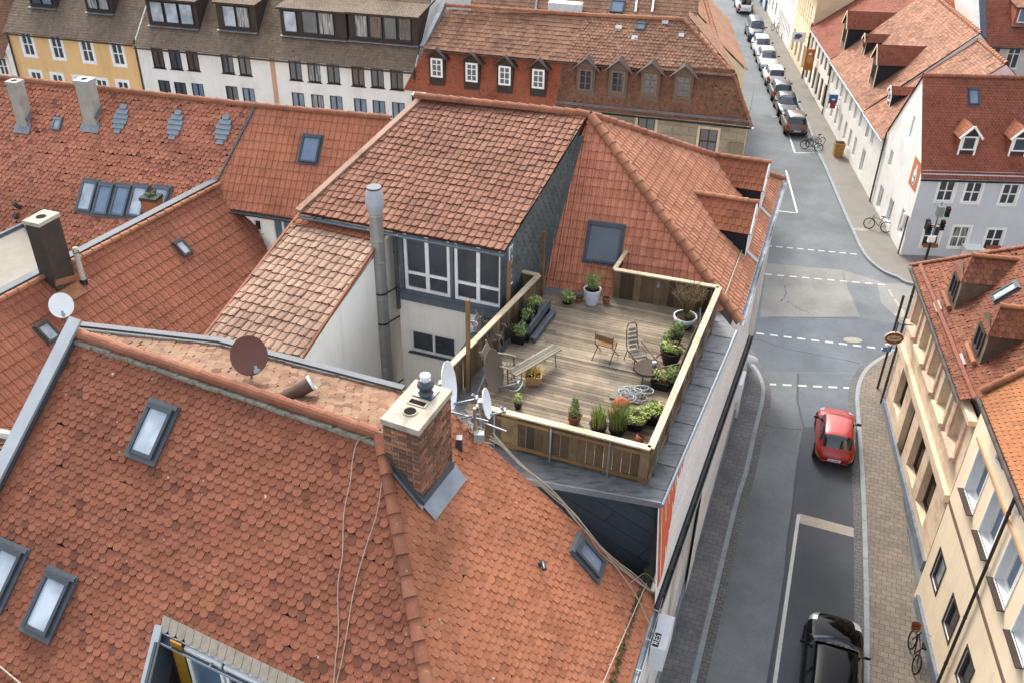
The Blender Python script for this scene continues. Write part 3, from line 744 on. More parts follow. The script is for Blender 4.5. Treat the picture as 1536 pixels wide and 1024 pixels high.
def bike_proto(label, loc, rz, col, lean=.12, group=None):
    t = thing('bicycle', label, 'bicycle', loc, rz, group)
    fm = plain('bike_' + col, col, .1, 8, .4, .2, .5, 0)
    for y in (-.52, .52):
        q = MB(); rings = []
        for i in range(25):
            a = 2 * math.pi * i / 24; c = V((0, y + math.cos(a) * .32, .34 + math.sin(a) * .32)); d = V((0, math.cos(a), math.sin(a)))
            rings.append([c + d * .03 * math.cos(b) + V((1, 0, 0)) * .028 * math.sin(b) for b in (0, 1.57, 3.14, 4.71)])
        q.grid(rings, 0)
        for i in range(10):
            a = 2 * math.pi * i / 10; q.bar((0, y, .34), (0, y + math.cos(a) * .3, .34 + math.sin(a) * .3), .004, .004, V((1, 0, 0)))
        q.build('wheel', TYRE, t, True)
    q = MB(); bb = V((0, -.05, .3)); seat = V((0, -.2, .78)); head = V((0, .36, .8)); rear = V((0, -.52, .34)); fr = V((0, .52, .34))
    for a, b in ((bb, seat), (bb, head - Z * .08), (seat - Z * .08, head), (bb, rear), (seat - Z * .1, rear), (head + Z * .12, fr), (seat, seat + Z * .12)): q.tube([a, b], .024, 6)
    q.build('frame', fm, t, True)
    q = MB(); q.prism([V((-.08, -.34, .9)), V((.08, -.34, .9)), V((.025, -.06, .9)), V((-.025, -.06, .9))], [V((-.07, -.33, .96)), V((.07, -.33, .96)), V((.02, -.07, .94)), V((-.02, -.07, .94))]); q.build('saddle', TYRE, t, True)
    q = MB(); q.tube([(-.3, .25, 1.0), (-.12, .36, .99), (0, .36, .95), (.12, .36, .99), (.3, .25, 1.0)], .014, 6); q.build('handlebar', GALV, t, True)
    t.rotation_euler = (0, lean, rz)
    t.matrix_basis = Matrix.Translation(V(loc)) @ Matrix.Rotation(rz, 4, 'Z') @ Matrix.Rotation(lean, 4, 'Y')
    return t
# ------------------------------------------------------------------ world and light
SUN_EL, SUN_AZ = 45.0, -14.0        # azimuth measured clockwise from +Y: the sun stands ahead, a little to the left
w = bpy.data.worlds.new('World'); SC.world = w; w.use_nodes = True
nt = w.node_tree; bg = nt.nodes['Background']; sky = nt.nodes.new('ShaderNodeTexSky')
sky.sky_type = 'NISHITA'; sky.sun_disc = False; sky.sun_elevation = R(SUN_EL); sky.sun_rotation = R(SUN_AZ)
sky.air_density = 1.0; sky.dust_density = 3.5; sky.ozone_density = 1.0
hs_ = nt.nodes.new('ShaderNodeHueSaturation'); hs_.inputs['Saturation'].default_value = .4
nt.links.new(sky.outputs[0], hs_.inputs['Color']); nt.links.new(hs_.outputs[0], bg.inputs[0]); bg.inputs[1].default_value = .15
sd = bpy.data.lights.new('sun', 'SUN'); sun = bpy.data.objects.new('sun', sd); C.objects.link(sun)
sd.energy = .9; sd.angle = R(10); sd.color = (1, .93, .82)
a = R(SUN_AZ); sv = V((math.sin(a) * math.cos(R(SUN_EL)), math.cos(a) * math.cos(R(SUN_EL)), math.sin(R(SUN_EL))))
sun.rotation_euler = sv.to_track_quat('Z', 'Y').to_euler()
SC.view_settings.view_transform = 'Standard'; SC.view_settings.look = 'None'
SC.view_settings.exposure = 1.78; SC.view_settings.gamma = 1
SC.cycles.max_bounces = 6

# ------------------------------------------------------------------ ground, road, pavements
def asphalt(name, col, var=.12):
    k = N(name); c = lin(col)
    o = k.ramp(k.noise(.35, 6, .6), [(.3, tuple(x * (1 - var * 1.6) for x in c)), (.7, tuple(x * (1 + var * 1.6) for x in c))])
    o = k.mix(1.0, o, k.ramp(k.noise(70, 3, .7), [(.25, .72), (.75, 1.25)]), 'MULTIPLY')
    cr = k.ramp(k.noise(.9, 9, .75, dist=1.4), [(.488, 0.0), (.5, .35), (.512, 0.0)]); o = k.mix(cr, o, '3c4046')
    oil = k.ramp(k.noise(.7, 5, .75, dist=.4), [(.62, 0.0), (.75, .4)]); o = k.mix(oil, o, tuple(x * .45 for x in c))
    pol = k.ramp(k.noise(.16, 4, .6, dist=1.0), [(.4, .85), (.62, 1.12)]); o = k.mix(1.0, o, pol, 'MULTIPLY')
    k.bump(k.noise(90, 3), .3, .008)
    return k.out(o, .85, 0, .3)
ASPH = asphalt('asphalt', '757a7d'); ASPH2 = asphalt('asphalt_new', '54585e', .08); ASPH3 = asphalt('asphalt_patch', '8e8d88', .1); ASPH4 = asphalt('asphalt_mid', '6a7078', .1)
ROT = math.atan2(S.x, S.y)
PAVE = blocks('paving', ['8c8074', '7c756c'], .34, .24, '5e574e', .012, ROT, False, '5c5750', .5, .14)
PAVE_L = blocks('paving_left', ['817e7a', '74757a'], .36, .24, '5c5c5e', .012, ROT, False, '50545c', .6, .2)
PAVE_F = plain('paving_far', '8c8880', .08, 1.2, .9, 0, .2, .2, 30, stain='7e766c')
KERB = plain('kerb_stone', '9aa0a4', .12, 3, .85, 0, .25, .2, 30, stain='7c8288')
SETTS = blocks('gutter_setts', ['7a7874', '6e6e6e'], .26, .16, '5c5c5c', .02, ROT, False, '50545c', .3, .15)
def smooth_(pts, n=5):
    out = []
    for a, b in zip(pts, pts[1:]):
        for k in range(n): out.append(a.lerp(b, k / n) + V((random.uniform(-.05, .05), random.uniform(-.05, .05), 0)))
    return out + [pts[-1]]
def sheet(name, pts, z, mat):
    mb = MB(); mb.face([V((p[0], p[1], z)) for p in pts], 0, .5); o = mb.build(name, mat); o['kind'] = 'structure'; return o
G = lambda px, py: at(px, py, 0)
sheet('ground', [(-400, -60), (400, -60), (400, 700), (-400, 700)], -.02, asphalt('ground_far', '77787a'))
rl = [V((-2, -5, 0)), V((40, -5, 0)), V((60, 30, 0)), V((60, 60, 0)), V((36, 150, 0)), V((10, 150, 0)), V((-60, 75, 0)), V((-60, 44, 0)), V((8, 37, 0))]
sheet('road', rl, -.008, ASPH)
# newer asphalt strips and patches, every one a sheet a few millimetres up
sheet('road_patch', [G(1152, 1024) - S * 3, G(1296, 1024) - V((0, 3, 0)), G(1292, 757), G(1284, 640), G(1207, 640), G(1197, 700), G(1190, 757), G(1178, 860)], -.004, ASPH2)
sm_ = MB(); sp_ = [G(1152, 1024) - S * 3, G(1152, 1024), G(1166, 940), G(1178, 860), G(1182, 810), G(1190, 757), G(1193, 720), G(1197, 690), G(1206, 640), G(1196, 600), G(1197, 560)]
for a_, b_ in zip(sp_, sp_[1:]):
    d_ = (b_ - a_).normalized(); n_ = V((d_.y, -d_.x, 0)); k0, k1 = random.uniform(.03, .09), random.uniform(.03, .09)
    sm_.face([V((p.x, p.y, -.0005)) for p in (a_ + n_ * k0, b_ + n_ * k1, b_ - n_ * .05, a_ - n_ * .05)])
for pts_ in (((1100, 500), (1170, 520), (1290, 545)), ((1152, 476), (1290, 477)), ((1130, 630), (1160, 640), (1207, 645)), ((1172, 452), (1180, 440), (1176, 428)), ((1180, 452), (1195, 462), (1215, 470))):
    q_ = smooth_([G(*p) for p in pts_])
    for a_, b_ in zip(q_, q_[1:]):
        d_ = (b_ - a_).normalized(); n_ = V((d_.y, -d_.x, 0)) * random.uniform(.015, .035); sm_.face([V((p.x, p.y, -.0005)) for p in (a_ + n_, b_ + n_, b_ - n_, a_ - n_)])
o_ = sm_.build('road_seam', plain('tar_seam', '3c4148', .2, 8, .7)); o_['kind'] = 'structure'
sheet('road_patch', [G(1196, 560), G(1284, 560), G(1284, 640), G(1205, 640), G(1194, 655), G(1198, 600)], -.004, ASPH4)
sheet('road_patch', [G(1150, 395), G(1262, 405), G(1275, 440), G(1290, 475), G(1140, 476)], -.004, ASPH3)
sheet('road_patch', [G(1262, 405), G(1330, 425), G(1372, 425), G(1370, 490), G(1345, 476), G(1322, 455), G(1316, 427), G(1268, 424)], -.004, ASPH3)
sheet('road_patch', [G(1108, 478), G(1290, 477), G(1358, 487), G(1345, 528), G(1305, 548), G(1290, 558), G(1145, 556), G(1126, 520)], -.004, ASPH4)
def pavement(name, kerbline, inner, mat, hgt_=.12, setts=True):
    """raised slab between a kerb line and the building line, with its kerb stones and gutter setts"""
    kb = [V((p.x, p.y, 0)) for p in kerbline]
    mb = MB(); loop = kb + [V((p.x, p.y, 0)) for p in inner]
    if sum(loop[i - 1].x * loop[i].y - loop[i].x * loop[i - 1].y for i in range(len(loop))) < 0: loop.reverse()
    mb.prism([p - Z * .03 for p in loop], [p + Z * hgt_ for p in loop]); o = mb.build(name, mat); o['kind'] = 'structure'
    ins = sum(((p) for p in inner), V((0, 0, 0))) / len(inner)
    for nm, d0, d1, z, mt in (('kerb', -.02, .16, hgt_ + .012, KERB), ('gutter_strip', -.32, -.02, .006, SETTS)):
        if nm == 'gutter_strip' and not setts: continue
        k = MB()
        def off(i, d):
            t = (kb[min(i + 1, len(kb) - 1)] - kb[max(i - 1, 0)]).normalized(); s_ = V((t.y, -t.x, 0))
            if s_.dot(V((ins.x, ins.y, 0)) - kb[i]) < 0: s_ = -s_
            return kb[i] + s_ * d
        for i in range(len(kb) - 1):
            L = (kb[i + 1] - kb[i]).length; m = max(1, int(L / 1.0)) if nm == 'kerb' else 1
            for j in range(m):
                A0, A1, B0, B1 = off(i, d0), off(i + 1, d0), off(i, d1), off(i + 1, d1)
                f0, f1 = j / m + .004, (j + 1) / m - .004
                q = [A0.lerp(A1, f0), A0.lerp(A1, f1), B0.lerp(B1, f1), B0.lerp(B1, f0)]
                if (q[1] - q[0]).cross(q[2] - q[0]).z < 0: q.reverse()
                k.prism([x - Z * .02 for x in q], [x + Z * z for x in q])
        o2 = k.build(nm, mt); o2['kind'] = 'structure'
    return o
def smooth(pts, n=4):
    out = []
    for i in range(len(pts) - 1):
        p0, p1, p2, p3 = pts[max(i - 1, 0)], pts[i], pts[i + 1], pts[min(i + 2, len(pts) - 1)]
        for k in range(n):
            t = k / n; out.append(.5 * ((2 * p1) + (p2 - p0) * t + (2 * p0 - 5 * p1 + 4 * p2 - p3) * t * t + (3 * p1 - p0 - 3 * p2 + p3) * t ** 3))
    return out + [pts[-1]]
KL = smooth([G(1043, 1024) - S * 8, G(1043, 1024), G(1104, 767), G(1120, 714), G(1135, 646), G(1146, 600), G(1145, 578), G(1138, 560), G(1125, 544), G(1106, 534), G(1060, 528)])
WB0, WB1 = G(984, 1024), G(1061, 757); WD = (WB1 - WB0).normalized()       # foot line of the left street front
pavement('pavement_left', KL, [WB1 + WD * 10.0, WB0 - WD * 8], PAVE_L)
RB0, RB1 = V((17.9, 36.2, 0)), V((13.6, 18.2, 0))                           # foot line of the right near fronts
KR = smooth([G(1296, 1024) - S * 8, G(1295, 1024), G(1292, 757), G(1284, 625), G(1283, 592), G(1290, 566), G(1305, 548), G(1330, 533), G(1350, 527), G(1480, 545)])
pavement('pavement_right', KR, [V((30, 34.5, 0)), RB0, RB1 - (RB0 - RB1).normalized() * 9], PAVE)
GB0 = V((23.19, 49.96, 0)); GD = V((1, 12.56, 0)).normalized()              # corner of the blue house, line of the far right fronts
KF = smooth([GB0 + GD * 60 - V((2.0, 0, 0)), G(1193, 150), G(1225, 229), G(1235, 250), G(1266, 323), G(1278, 349), G(1290, 375), G(1303, 393), G(1324, 409), G(1345, 418), G(1373, 429), G(1500, 445)])
pavement('pavement_far', KF, [V((40, 47.3, 0)), GB0 + V((.2, .2, 0)), GB0 + GD * 60], PAVE_F, setts=False)
pavement('pavement_far_left', [V((16.3, 110, 0)), V((15.6, 70, 0)), V((15.2, 52, 0)), V((14.2, 49.3, 0)), V((10, 50.2, 0)), V((-40, 62, 0))], [V((-40, 63.5, 0)), V((13.6, 51.5, 0)), V((14.2, 110, 0))], PAVE_F, setts=False)
# markings
MARK = plain('road_paint', 'd2d2cc', .14, 9, .8, 0, .3, .2, 60, stain='a8a8a4'); MARK_W = plain('road_paint_worn', 'b4ab9c', .12, 5, .85, 0, .3, .2, 60, stain='8c857a')
mk = MB()
def line(a, b, wd, m=0):
    d = (b - a).normalized(); s_ = V((d.y, -d.x, 0)) * wd / 2
    mk.face([V((p.x, p.y, .004)) for p in (a + s_, b + s_, b - s_, a - s_)], m)
def dashes(a, b, n, wd=.13, fill=.58):
    for i in range(n): line(a.lerp(b, (i + .1) / n), a.lerp(b, (i + .1 + fill) / n), wd)
dashes(G(1147, 368.5), G(1290, 382), 9); dashes(G(1145, 411), G(1334, 428), 10); dashes(G(1112, 497), G(1341, 525), 11, .14); dashes(G(1149, 575.5), G(1286, 582), 6, .14)
for p, q in (((1333, 434), (1339, 445)), ((1342, 449), (1349, 460)), ((1351, 463), (1356, 472))): line(G(*p), G(*q), .16, 1)
line(G(1198, 771), G(1165, 1024) - S * 4, .13); 
mk.face([V((p.x, p.y, .0035)) for p in (G(1198, 769), G(1284, 792), G(1284, 806), G(1200, 784))], 1)
line(G(1170, 167), G(1183, 201), .13); line(G(1183, 201), G(1192, 229), .13); line(G(1192, 229.5), G(1226, 230), .12); line(G(1183, 201), G(1213, 201.5), .1)
line(G(1179, 256), G(1196, 320), .13); line(G(1197, 320), G(1166, 316.5), .13)
line(G(1116, 57), G(1124, 57.4), .2, 1); line(G(1158, 175), G(1166, 175.4), .2, 1)
o = mk.build('road_markings', [MARK, MARK_W]); o['kind'] = 'structure'
cv = plain('cover_plate', '9c988c', .08, 4, .8)
for i, (px, py) in enumerate(((1279, 510), (1352, 473), (1291, 347))):
    mb = MB(); c = G(px, py); k = math.atan2(-.17, 1)
    if i == 2: c = c + Z * .12
    mb.prism([c + V((math.cos(6.283 * t / 16) * (.5 if i != 1 else .4), math.sin(6.283 * t / 16) * .26, .0)) for t in range(16)], [c + V((math.cos(6.283 * t / 16) * (.5 if i != 1 else .4), math.sin(6.283 * t / 16) * .26, .008)) for t in range(16)])
    tag(mb.build('manhole_cover', cv), ['pale oval cover set in the road below the dashed line by the round red sign', 'pale round cover in the patched asphalt beside the sandstone house', 'pale cover plate in the pavement along the white gable wall'][i], 'manhole cover', 'covers in street and pavement')

# ------------------------------------------------------------------ foreground house
fh = thing('foreground_house', 'large red beaver-tail tiled house with hipped roof and brick chimney filling the foreground', 'house', (-4, 10, 0))
A, B = at(568, 652, 15), at(121, 503, 15); e1, e2 = at(985, 890, 9.5), at(945, 1024, 9.5)
PE = plane(A, e1, e2); hb = on(PE, 640, 1024); PS = plane(A, B, hb)
rd = (A - B).normalized()
hipd = (hb - A).normalized(); hlow = A + hipd * ((A.z - 9.4) / -hipd.z)
pv = (on(PS, 0, 742) - B).normalized()
Bl = B + pv * ((B.z - 9.4) / -pv.z)
# the cut for the recessed loggia
Lc = on(PS, 243, 938); Lr = on(PS, 470, 1048); us, vs_ = frame(PS[1])
lu = (Lr - Lc).normalized(); ld = (on(PS, 222, 1024) - Lc).normalized()
Lr = Lc + lu * 3.2; Ld = Lc + ld * 3.4; Lrd = Lr + ld * 3.4
def tilesS():
    # outline split round the opening
    t1 = on(PS, 243, 938)
    X = lambda p, d, q, e: None
    topL = Lc - lu * 30; topR = Lr + lu * 30
    def cut(poly, a, b):          # keep the part of poly left of a->b seen from above
        d = b - a; nn = V((-d.y, d.x, 0)); out = []
        for i in range(len(poly)):
            p, q = poly[i - 1], poly[i]; dp, dq = (p - a).dot(nn), (q - a).dot(nn)
            if dq >= 0:
                if dp < 0: out.append(p.lerp(q, dp / (dp - dq)))
                out.append(q)
            elif dp >= 0: out.append(p.lerp(q, dp / (dp - dq)))
        return out
    full = [B, Bl, hlow, A]
    up_ = cut(full, Lc, Lr); lo = cut(full, Lr, Lc)
    left = cut(lo, Lc, Ld) if (Lc - lu - Lc).dot(V((-(Ld - Lc).y, (Ld - Lc).x, 0))) > 0 else cut(lo, Ld, Lc)
    right = cut(lo, Lrd, Lr) if (lu).dot(V((-(Lr - Lrd).y, (Lr - Lrd).x, 0))) > 0 else cut(lo, Lr, Lrd)
    return [up_, left, right]
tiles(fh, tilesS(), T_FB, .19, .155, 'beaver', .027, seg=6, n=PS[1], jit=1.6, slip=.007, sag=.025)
bt = on(PE, 682, 622); bm = on(PE, 985, 893); bq = e1 + (e1 - e2).normalized() * 0
eo = e1 + (e2 - e1) * 6
hE = A + hipd * ((A.z - 9.5) / -hipd.z)
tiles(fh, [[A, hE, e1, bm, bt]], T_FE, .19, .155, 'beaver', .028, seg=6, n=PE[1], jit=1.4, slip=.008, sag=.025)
n1, n2, n3 = at(604, 588, 14.35), at(330, 516, 14.5), at(121, 496, 14.72)
PN = plane(A, B, at(330, 520, 14.5))
n1, n2, n3 = on(PN, 606, 590), on(PN, 330, 518), on(PN, 121, 498)
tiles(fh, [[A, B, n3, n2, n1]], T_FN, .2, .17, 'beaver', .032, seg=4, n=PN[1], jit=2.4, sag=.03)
back = bt
tiles(fh, [[A, n1, back]], T_FN, .2, .17, 'beaver', .02, seg=4)
up_r = (PS[1] + PN[1]).normalized()
ridge(fh, B, A, .115, .36, RIDGE, up_r); ridge(fh, hlow, A, .115, .36, RIDGE, (PS[1] + PE[1]).normalized())
mb = MB()   # mortar bed and moss under the ridge
for i in range(70):
    t = i / 70; p = B.lerp(A, t) + (V((rd.y, -rd.x, 0)) * .14 - Z * .085) + V((0, 0, random.uniform(-.02, .02)))
    mb.box(p, rd * .12, V((rd.y, -rd.x, 0)) * random.uniform(.03, .06), Z * .03)
mb.build('ridge_mortar', plain('mortar', '9a9484', .3, 9, .95, 0, .1, .5), fh)
# parapet copings
def coping(parent, pts, w, h, m0, m1, side=None):
    mb = MB()
    for a, b in zip(pts, pts[1:]):
        mb.bar(a + Z * (h / 2 - .3), b + Z * (h / 2 - .3), w * .8, h + .36, Z, 1); mb.bar(a + Z * h, b + Z * h, w, .06, Z, 0)
    return mb.build('parapet', [m0, m1], parent)
side = V((-rd.x, -rd.y, 0)) * .16
coping(fh, [B + side + (pv * -.15), Bl + side], .34, .22, ZINC_L, ZINC_D)
coping(fh, [n3 - rd * .3 + Z * 0, n2, n1], .16, .14, ZINC_D, ZINC_D)
# walls below
mb = MB()
base = [Bl + V((.1, 0, 0)), hlow, e1, bm, back, n1, n2, n3]
lo = [V((p.x, p.y, 0)) for p in base]; tp = [V((p.x, p.y, p.z - .1)) for p in base]
for i in range(len(base)):
    j = (i + 1) % len(base); mb.face([lo[i], lo[j], tp[j], tp[i]])
mb.build('wall', PL_WHITE, fh)
EXT = lambda a, b, k: a + (b - a) * k
gutter(fh, EXT(e1, e2, 4) + E_ * .06 - Z * .06, e1 + E_ * .06 - Z * .06, .1, GALV)
# street front of the foreground house, standing on the pavement line
for_ = Facade(fh, WB0 - WD * 8, WD, PL_WHITE, [(0, 0), (12.4, 0), (12.4, 9.3), (0, 9.3)])
for k in range(2): for_.win(2.2 + 3 * k, 2.0, 1.0, 1.5, frame=BROWNP); for_.win(2.2 + 3 * k, 5.2, 1.0, 1.5, frame=WHITEP)
for_.build()
mb = MB(); mb.bar(WB0 - WD * 8 + E_ * .05, WB0 + WD * 4.3 + E_ * .05, .12, 1.2); mb.build('plinth', PLINTH, fh)
# snow-catching debris line near the eave
mb = MB()
for i in range(420):
    t = random.random() ** .8 * 1.6; p = EXT(e1, e2, t) 
    q = p + (A - hE).normalized() * random.gauss(.62, .06); q = V((q.x, q.y, zon(PE, q.x, q.y) + .045))
    leaves(mb, q, .04, .04, .02, 3, .04)
mb.build('moss_line', MOSS, fh)
mb = MB(); p0 = on(PE, 965, 876) + PE[1] * .09; p1 = on(PE, 900, 1024) + PE[1] * .09; mb.tube([p0, EXT(p0, p1, 1.6)], .014, 6)
for i in range(9):
    q = EXT(p0, p1, i / 6); mb.bar(q, q - PE[1] * .09, .03, .01)
mb.build('snow_guard', CABLE, fh)
for px, py, pl, ww, hh, gm in ((230, 647, PS, .62, 1.05, GL_L), (75, 905, PS, .62, 1.1, GL_L), (4, 862, PS, .62, 1.1, GL_L)):
    skylight(fh, pl, px, py, ww, hh, glass=gm, flash=.09, label=None)
skylight(fh, PE, 881, 836, .5, .82, glass=GL_B, flash=.08)
# brick chimney
zt = hgt(on(PE, 632, 757), 628, 647)
c4 = [at(572, 630, zt), at(628, 648, zt), at(677, 588, zt), at(630, 572, zt)]
c4[3] = c4[0] + c4[2] - c4[1]
ch = MB(); cc = sum(c4, V((0, 0, 0))) / 4
def inset(p, k): d = V((p.x - cc.x, p.y - cc.y, 0)); return p - d.normalized() * k
core = [inset(p, .035) for p in c4]
ch.prism([V((p.x, p.y, 11.5)) for p in core], [V((p.x, p.y, zt - .05)) for p in core], 1)
bh = .1
for f in range(4):
    a, b = inset(c4[f], .018), inset(c4[(f + 1) % 4], .018); L = (b - a).length; d = (b - a).normalized(); o_ = V((d.y, -d.x, 0))
    for r_ in range(int((zt - 11.6) / bh)):
        z = zt - .09 - r_ * bh; x = -(.12 if (r_ + f) % 2 else 0)
        while x < L:
            x0, x1 = max(0, x), min(L, x + (.285)); x += .3
            if x1 - x0 < .03: continue
            ch.box(a + d * (x0 + x1) / 2 + Z * (z - a.z) - o_ * .02, d * (x1 - x0 - .02) / 2, o_ * (.03 + random.uniform(-.004, .004)), Z * (bh / 2 - .011), 0)
BRICK = tilemat('chimney_brick', ['5a443e', '86584a', '9a6650', '6a4e46', 'a8725a', '7a5446', '54463f'], dirt='4a4440', dirt_amt=.6, lich='a8a088', lich_amt=.4, gain=1.3, var=1.0)
MORT = plain('chimney_mortar', 'c0b69c', .2, 9, .95, 0, .1, .5, stain='6c6a48')
chim = ch.build('chimney', [BRICK, MORT], fh)
sl = MB(); out4 = [inset(p, -.02) for p in c4]
sl.prism([p - Z * .07 for p in out4], [p + Z * .05 for p in out4]); 
sl.build('chimney_slab', CONC, chim)
ax = (c4[2] - c4[1]).normalized(); bx = (c4[0] - c4[1]).normalized(); m0 = (c4[0] + c4[1]) / 2; Lx = (c4[2] - c4[1]).length
hole = plain('flue_dark', '2a241e', .1, 8, .95, 0, .1, 0)
hm = MB(); p = m0 + ax * Lx * .3 + Z * (.056); hm.face(hm.ring(p, Z, .115, 20), 0); p2 = m0 + ax * Lx * .52 + Z * .056
hm.face([p2 + ax * .07 + bx * .17, p2 + ax * .07 - bx * .17, p2 - ax * .07 - bx * .17, p2 - ax * .07 + bx * .17], 0); hm.build('flue_opening', hole, chim)
hm = MB(); rg = lambda rr, z: hm.ring(m0 + ax * Lx * .3 + Z * z, Z, rr, 20)
hm.grid([rg(.115, .052), rg(.118, .075), rg(.14, .075), rg(.145, .05)], 0); 
for sx in (-1, 1): hm.box(p2 + bx * .18 * sx, bx * .018, ax * .09, Z * .012); hm.box(p2 + ax * .08 * sx, bx * .16, ax * .016, Z * .012)
hm.build('flue_rim', CONC, chim)
hm = MB(); p3 = m0 + ax * Lx * .77 + Z * .05
hm.box(p3 + Z * .012, ax * .17, bx * .2, Z * .012, 0); hm.lathe(p3, [(.15, .02), (.12, .06), (.11, .12), (.15, .16), (.16, .2), (.15, .24), (.11, .26), (.1, .3)], 20, 0, cap=(True, True)); hm.lathe(p3, [(.085, .28), (.085, .34), (.1, .36), (.1, .42), (.07, .43)], 20, 1, cap=(True, True))
hm.build('flue_terminal', [POTBLUE, DISHW], chim)
fl = MB()    # lead apron round the foot
for (a, b), wd in (((c4[1], c4[2]), .28), ((c4[0], c4[1]), .1)):
    d = V((b.x - a.x, b.y - a.y, 0)).normalized(); o_ = V((d.y, -d.x, 0))
    q = [a - d * .02, b + d * .05, b + d * .05 + o_ * wd, a - d * .02 + o_ * wd]
    fl.face([V((p.x, p.y, (zon(PE, p.x, p.y) if (p - A).dot(V((0, 0, 0))) == 0 else 0) + .075)) for p in q], 0)
    fl.bar(V((a.x, a.y, zon(PE, a.x, a.y) + .12)) + o_ * .02, V((b.x, b.y, zon(PE, b.x, b.y) + .12)) + o_ * .02, .03, .16, Z, 1)
fl.build('flashing', [ZINC, ZINC_D], chim)
# loggia under the roof cut
lg = MB(); dz = V((0, 0, -2.1)); back_d = V((ld.x, ld.y, 0)).normalized()
lg.face([Lc, Ld, V((Ld.x, Ld.y, Lc.z - 2.1)), Lc + dz], 1); lg.face([Lr, Lrd, V((Lrd.x, Lrd.y, Lc.z - 2.1)), Lr + dz], 1)
lg.face([Lc + dz, Lr + dz, V((Lrd.x, Lrd.y, Lc.z - 2.1)), V((Ld.x, Ld.y, Lc.z - 2.1))], 2)
lg.face([Lc + lu * .55 + back_d * .02, Lr + back_d * .02, Lr + dz + back_d * .02, Lc + lu * .55 + dz + back_d * .02], 0); lg.face([Lc, Lc + lu * .55, Lc + lu * .55 + dz, Lc + dz], 1)
lgo = lg.build('loggia', [PL_WHITE, BROWN_D, plain('loggia_floor', '5a5048', .2, 4)], fh)
fu = V((lu.x, lu.y, 0)).normalized()
for k in range(3):
    window(lgo, Lc + fu * (1.0 + .92 * k) - Z * (1.55 + .0) + back_d * .1, fu, back_d, .86, 1.4, rec=.04, frame=WHITEP, pane=GL_B if k == 0 else GL, nx=1, fw=.075)
mb = MB(); mb.box(Lc + fu * .42 - Z * .75 + back_d * .16, fu * .13, back_d * .02, Z * .72); mb.build('curtain', YELLOW, lgo)
vg = MB(); vg.bar(Lc + PS[1] * .03 - lu * .04, Ld + PS[1] * .03 - lu * .04, .16, .06, PS[1]); vg.bar(Lc - Z * .45, Ld - Z * .45, .05, .9, Z, 1); vg.build('verge', [ZINC_L, ZINC_D], lgo)
gutter(lgo, Lr + ld * .2 - PS[1] * .03 + lu * .3, Lc + ld * .2 - PS[1] * .03 - lu * .12, .1, BLUEGREY)
mb = MB(); mb.tube([Lr + ld * .3 - PS[1] * .03 + lu * .3, Lc + ld * .3 - PS[1] * .03 - lu * .12], .018, 6); mb.tube([Lr + ld * .1 + PS[1] * .02 + lu * .3, Lc + ld * .1 + PS[1] * .02 - lu * .12], .014, 6); mb.build('gutter_bead', ZINC_L, lgo)
tb = MB()
for k in range(18):
    p = Lc + lu * (.0 + k * .19) + PS[1] * .045
    tb.prism([p + lu * .095 + lu * .09 * math.cos(R(180 + 180 * i / 8)) - ld * .09 * math.sin(R(180 + 180 * i / 8)) - ld * .0 - PS[1] * .02 for i in range(9)] + [p + lu * .185 - ld * .2, p + lu * .005 - ld * .2], [p + lu * .095 + lu * .09 * math.cos(R(180 + 180 * i / 8)) - ld * .09 * math.sin(R(180 + 180 * i / 8)) for i in range(9)] + [p + lu * .185 - ld * .2, p + lu * .005 - ld * .2])
tb.build('eave_tiles', plain('pale_eave_tile', 'a49a8a', .2, 6, .9, 0, .2, .3), lgo)
def junkplants(f):
    leaves(f, (0, 0, .35), .35, .3, .25, 60, .06); twigs(f, (0, 0, .1), .4, .6, 14, .006, 0)
pot_plant('dark untidy plants in a box in the roof loggia at the bottom edge', V((Lc.x, Lc.y, Lc.z - 2.1)) + fu * .55 + back_d * .75, POTB, .3, .3, junkplants, 'plants in the roof loggia', square=(.5, .25), pm=LEAF_D)
# vents and cables on the roof
mb = MB(); p = on(PN, 432, 594); dd = (V((.8, .35, .35))).normalized(); mb.tube([p - dd * .1, p + dd * .5], .15, 16, 0, cap=False); mb.tube([p + dd * .5, p + dd * .56], .165, 16, 1, cap=False); mb.face(mb.ring(p + dd * .53, dd, .15, 16), 2)
mb.build('roof_vent_pipe', [plain('ribbed_vent', '6a5248', .2, 20, .8, 0, .2, .4), DISHW, hole], fh)
mb = MB(); p = on(PE, 808, 846); q = PE[1]; mb.tube([p, p + q * .12, p + q * .16 - V((0, .14, .06))], [.05, .05, .055], 10); mb.build('vent_cowl', POTBLUE, fh)
mb = MB(); p = on(PE, 684, 665); mb.bar(p + PE[1] * .1 + Z * .12, p + PE[1] * .1 - Z * .25, .16, .12); mb.build('vent_cowl', POTBLUE, fh)
def draped(name, label, pl, pix, r=.0095, lift=.06):
    mb = MB(); pts = smooth([on(pl, *p) + pl[1] * lift for p in pix], 5); mb.tube(pts, r, 6)
    return tag(mb.build(name, CABLE), label, 'cable', 'cables lying on the tiled roof')
draped('roof_cable', 'pale cable running down the foreground roof left of the hip, the left one of two', PS, [(560, 655), (540, 660), (531, 690), (528, 720), (518, 770), (516, 830), (509, 880), (510, 950), (506, 985), (503, 1024), (502, 1060)])
draped('roof_cable', 'pale cable running down the foreground roof close beside the hip tiles', PS, [(576, 700), (574, 730), (566, 775), (551, 820), (533, 885), (524, 940), (515, 990), (506, 1030), (504, 1070)])
draped('roof_cable', 'pair of short pale cables crossing the bottom left corner of the red roof', PS, [(-10, 988), (12, 1006), (40, 1030), (70, 1060)], .02)
bun = MB(); bpx = [(735, 655), (775, 695), (820, 737), (862, 781), (900, 828), (945, 866), (978, 892)]
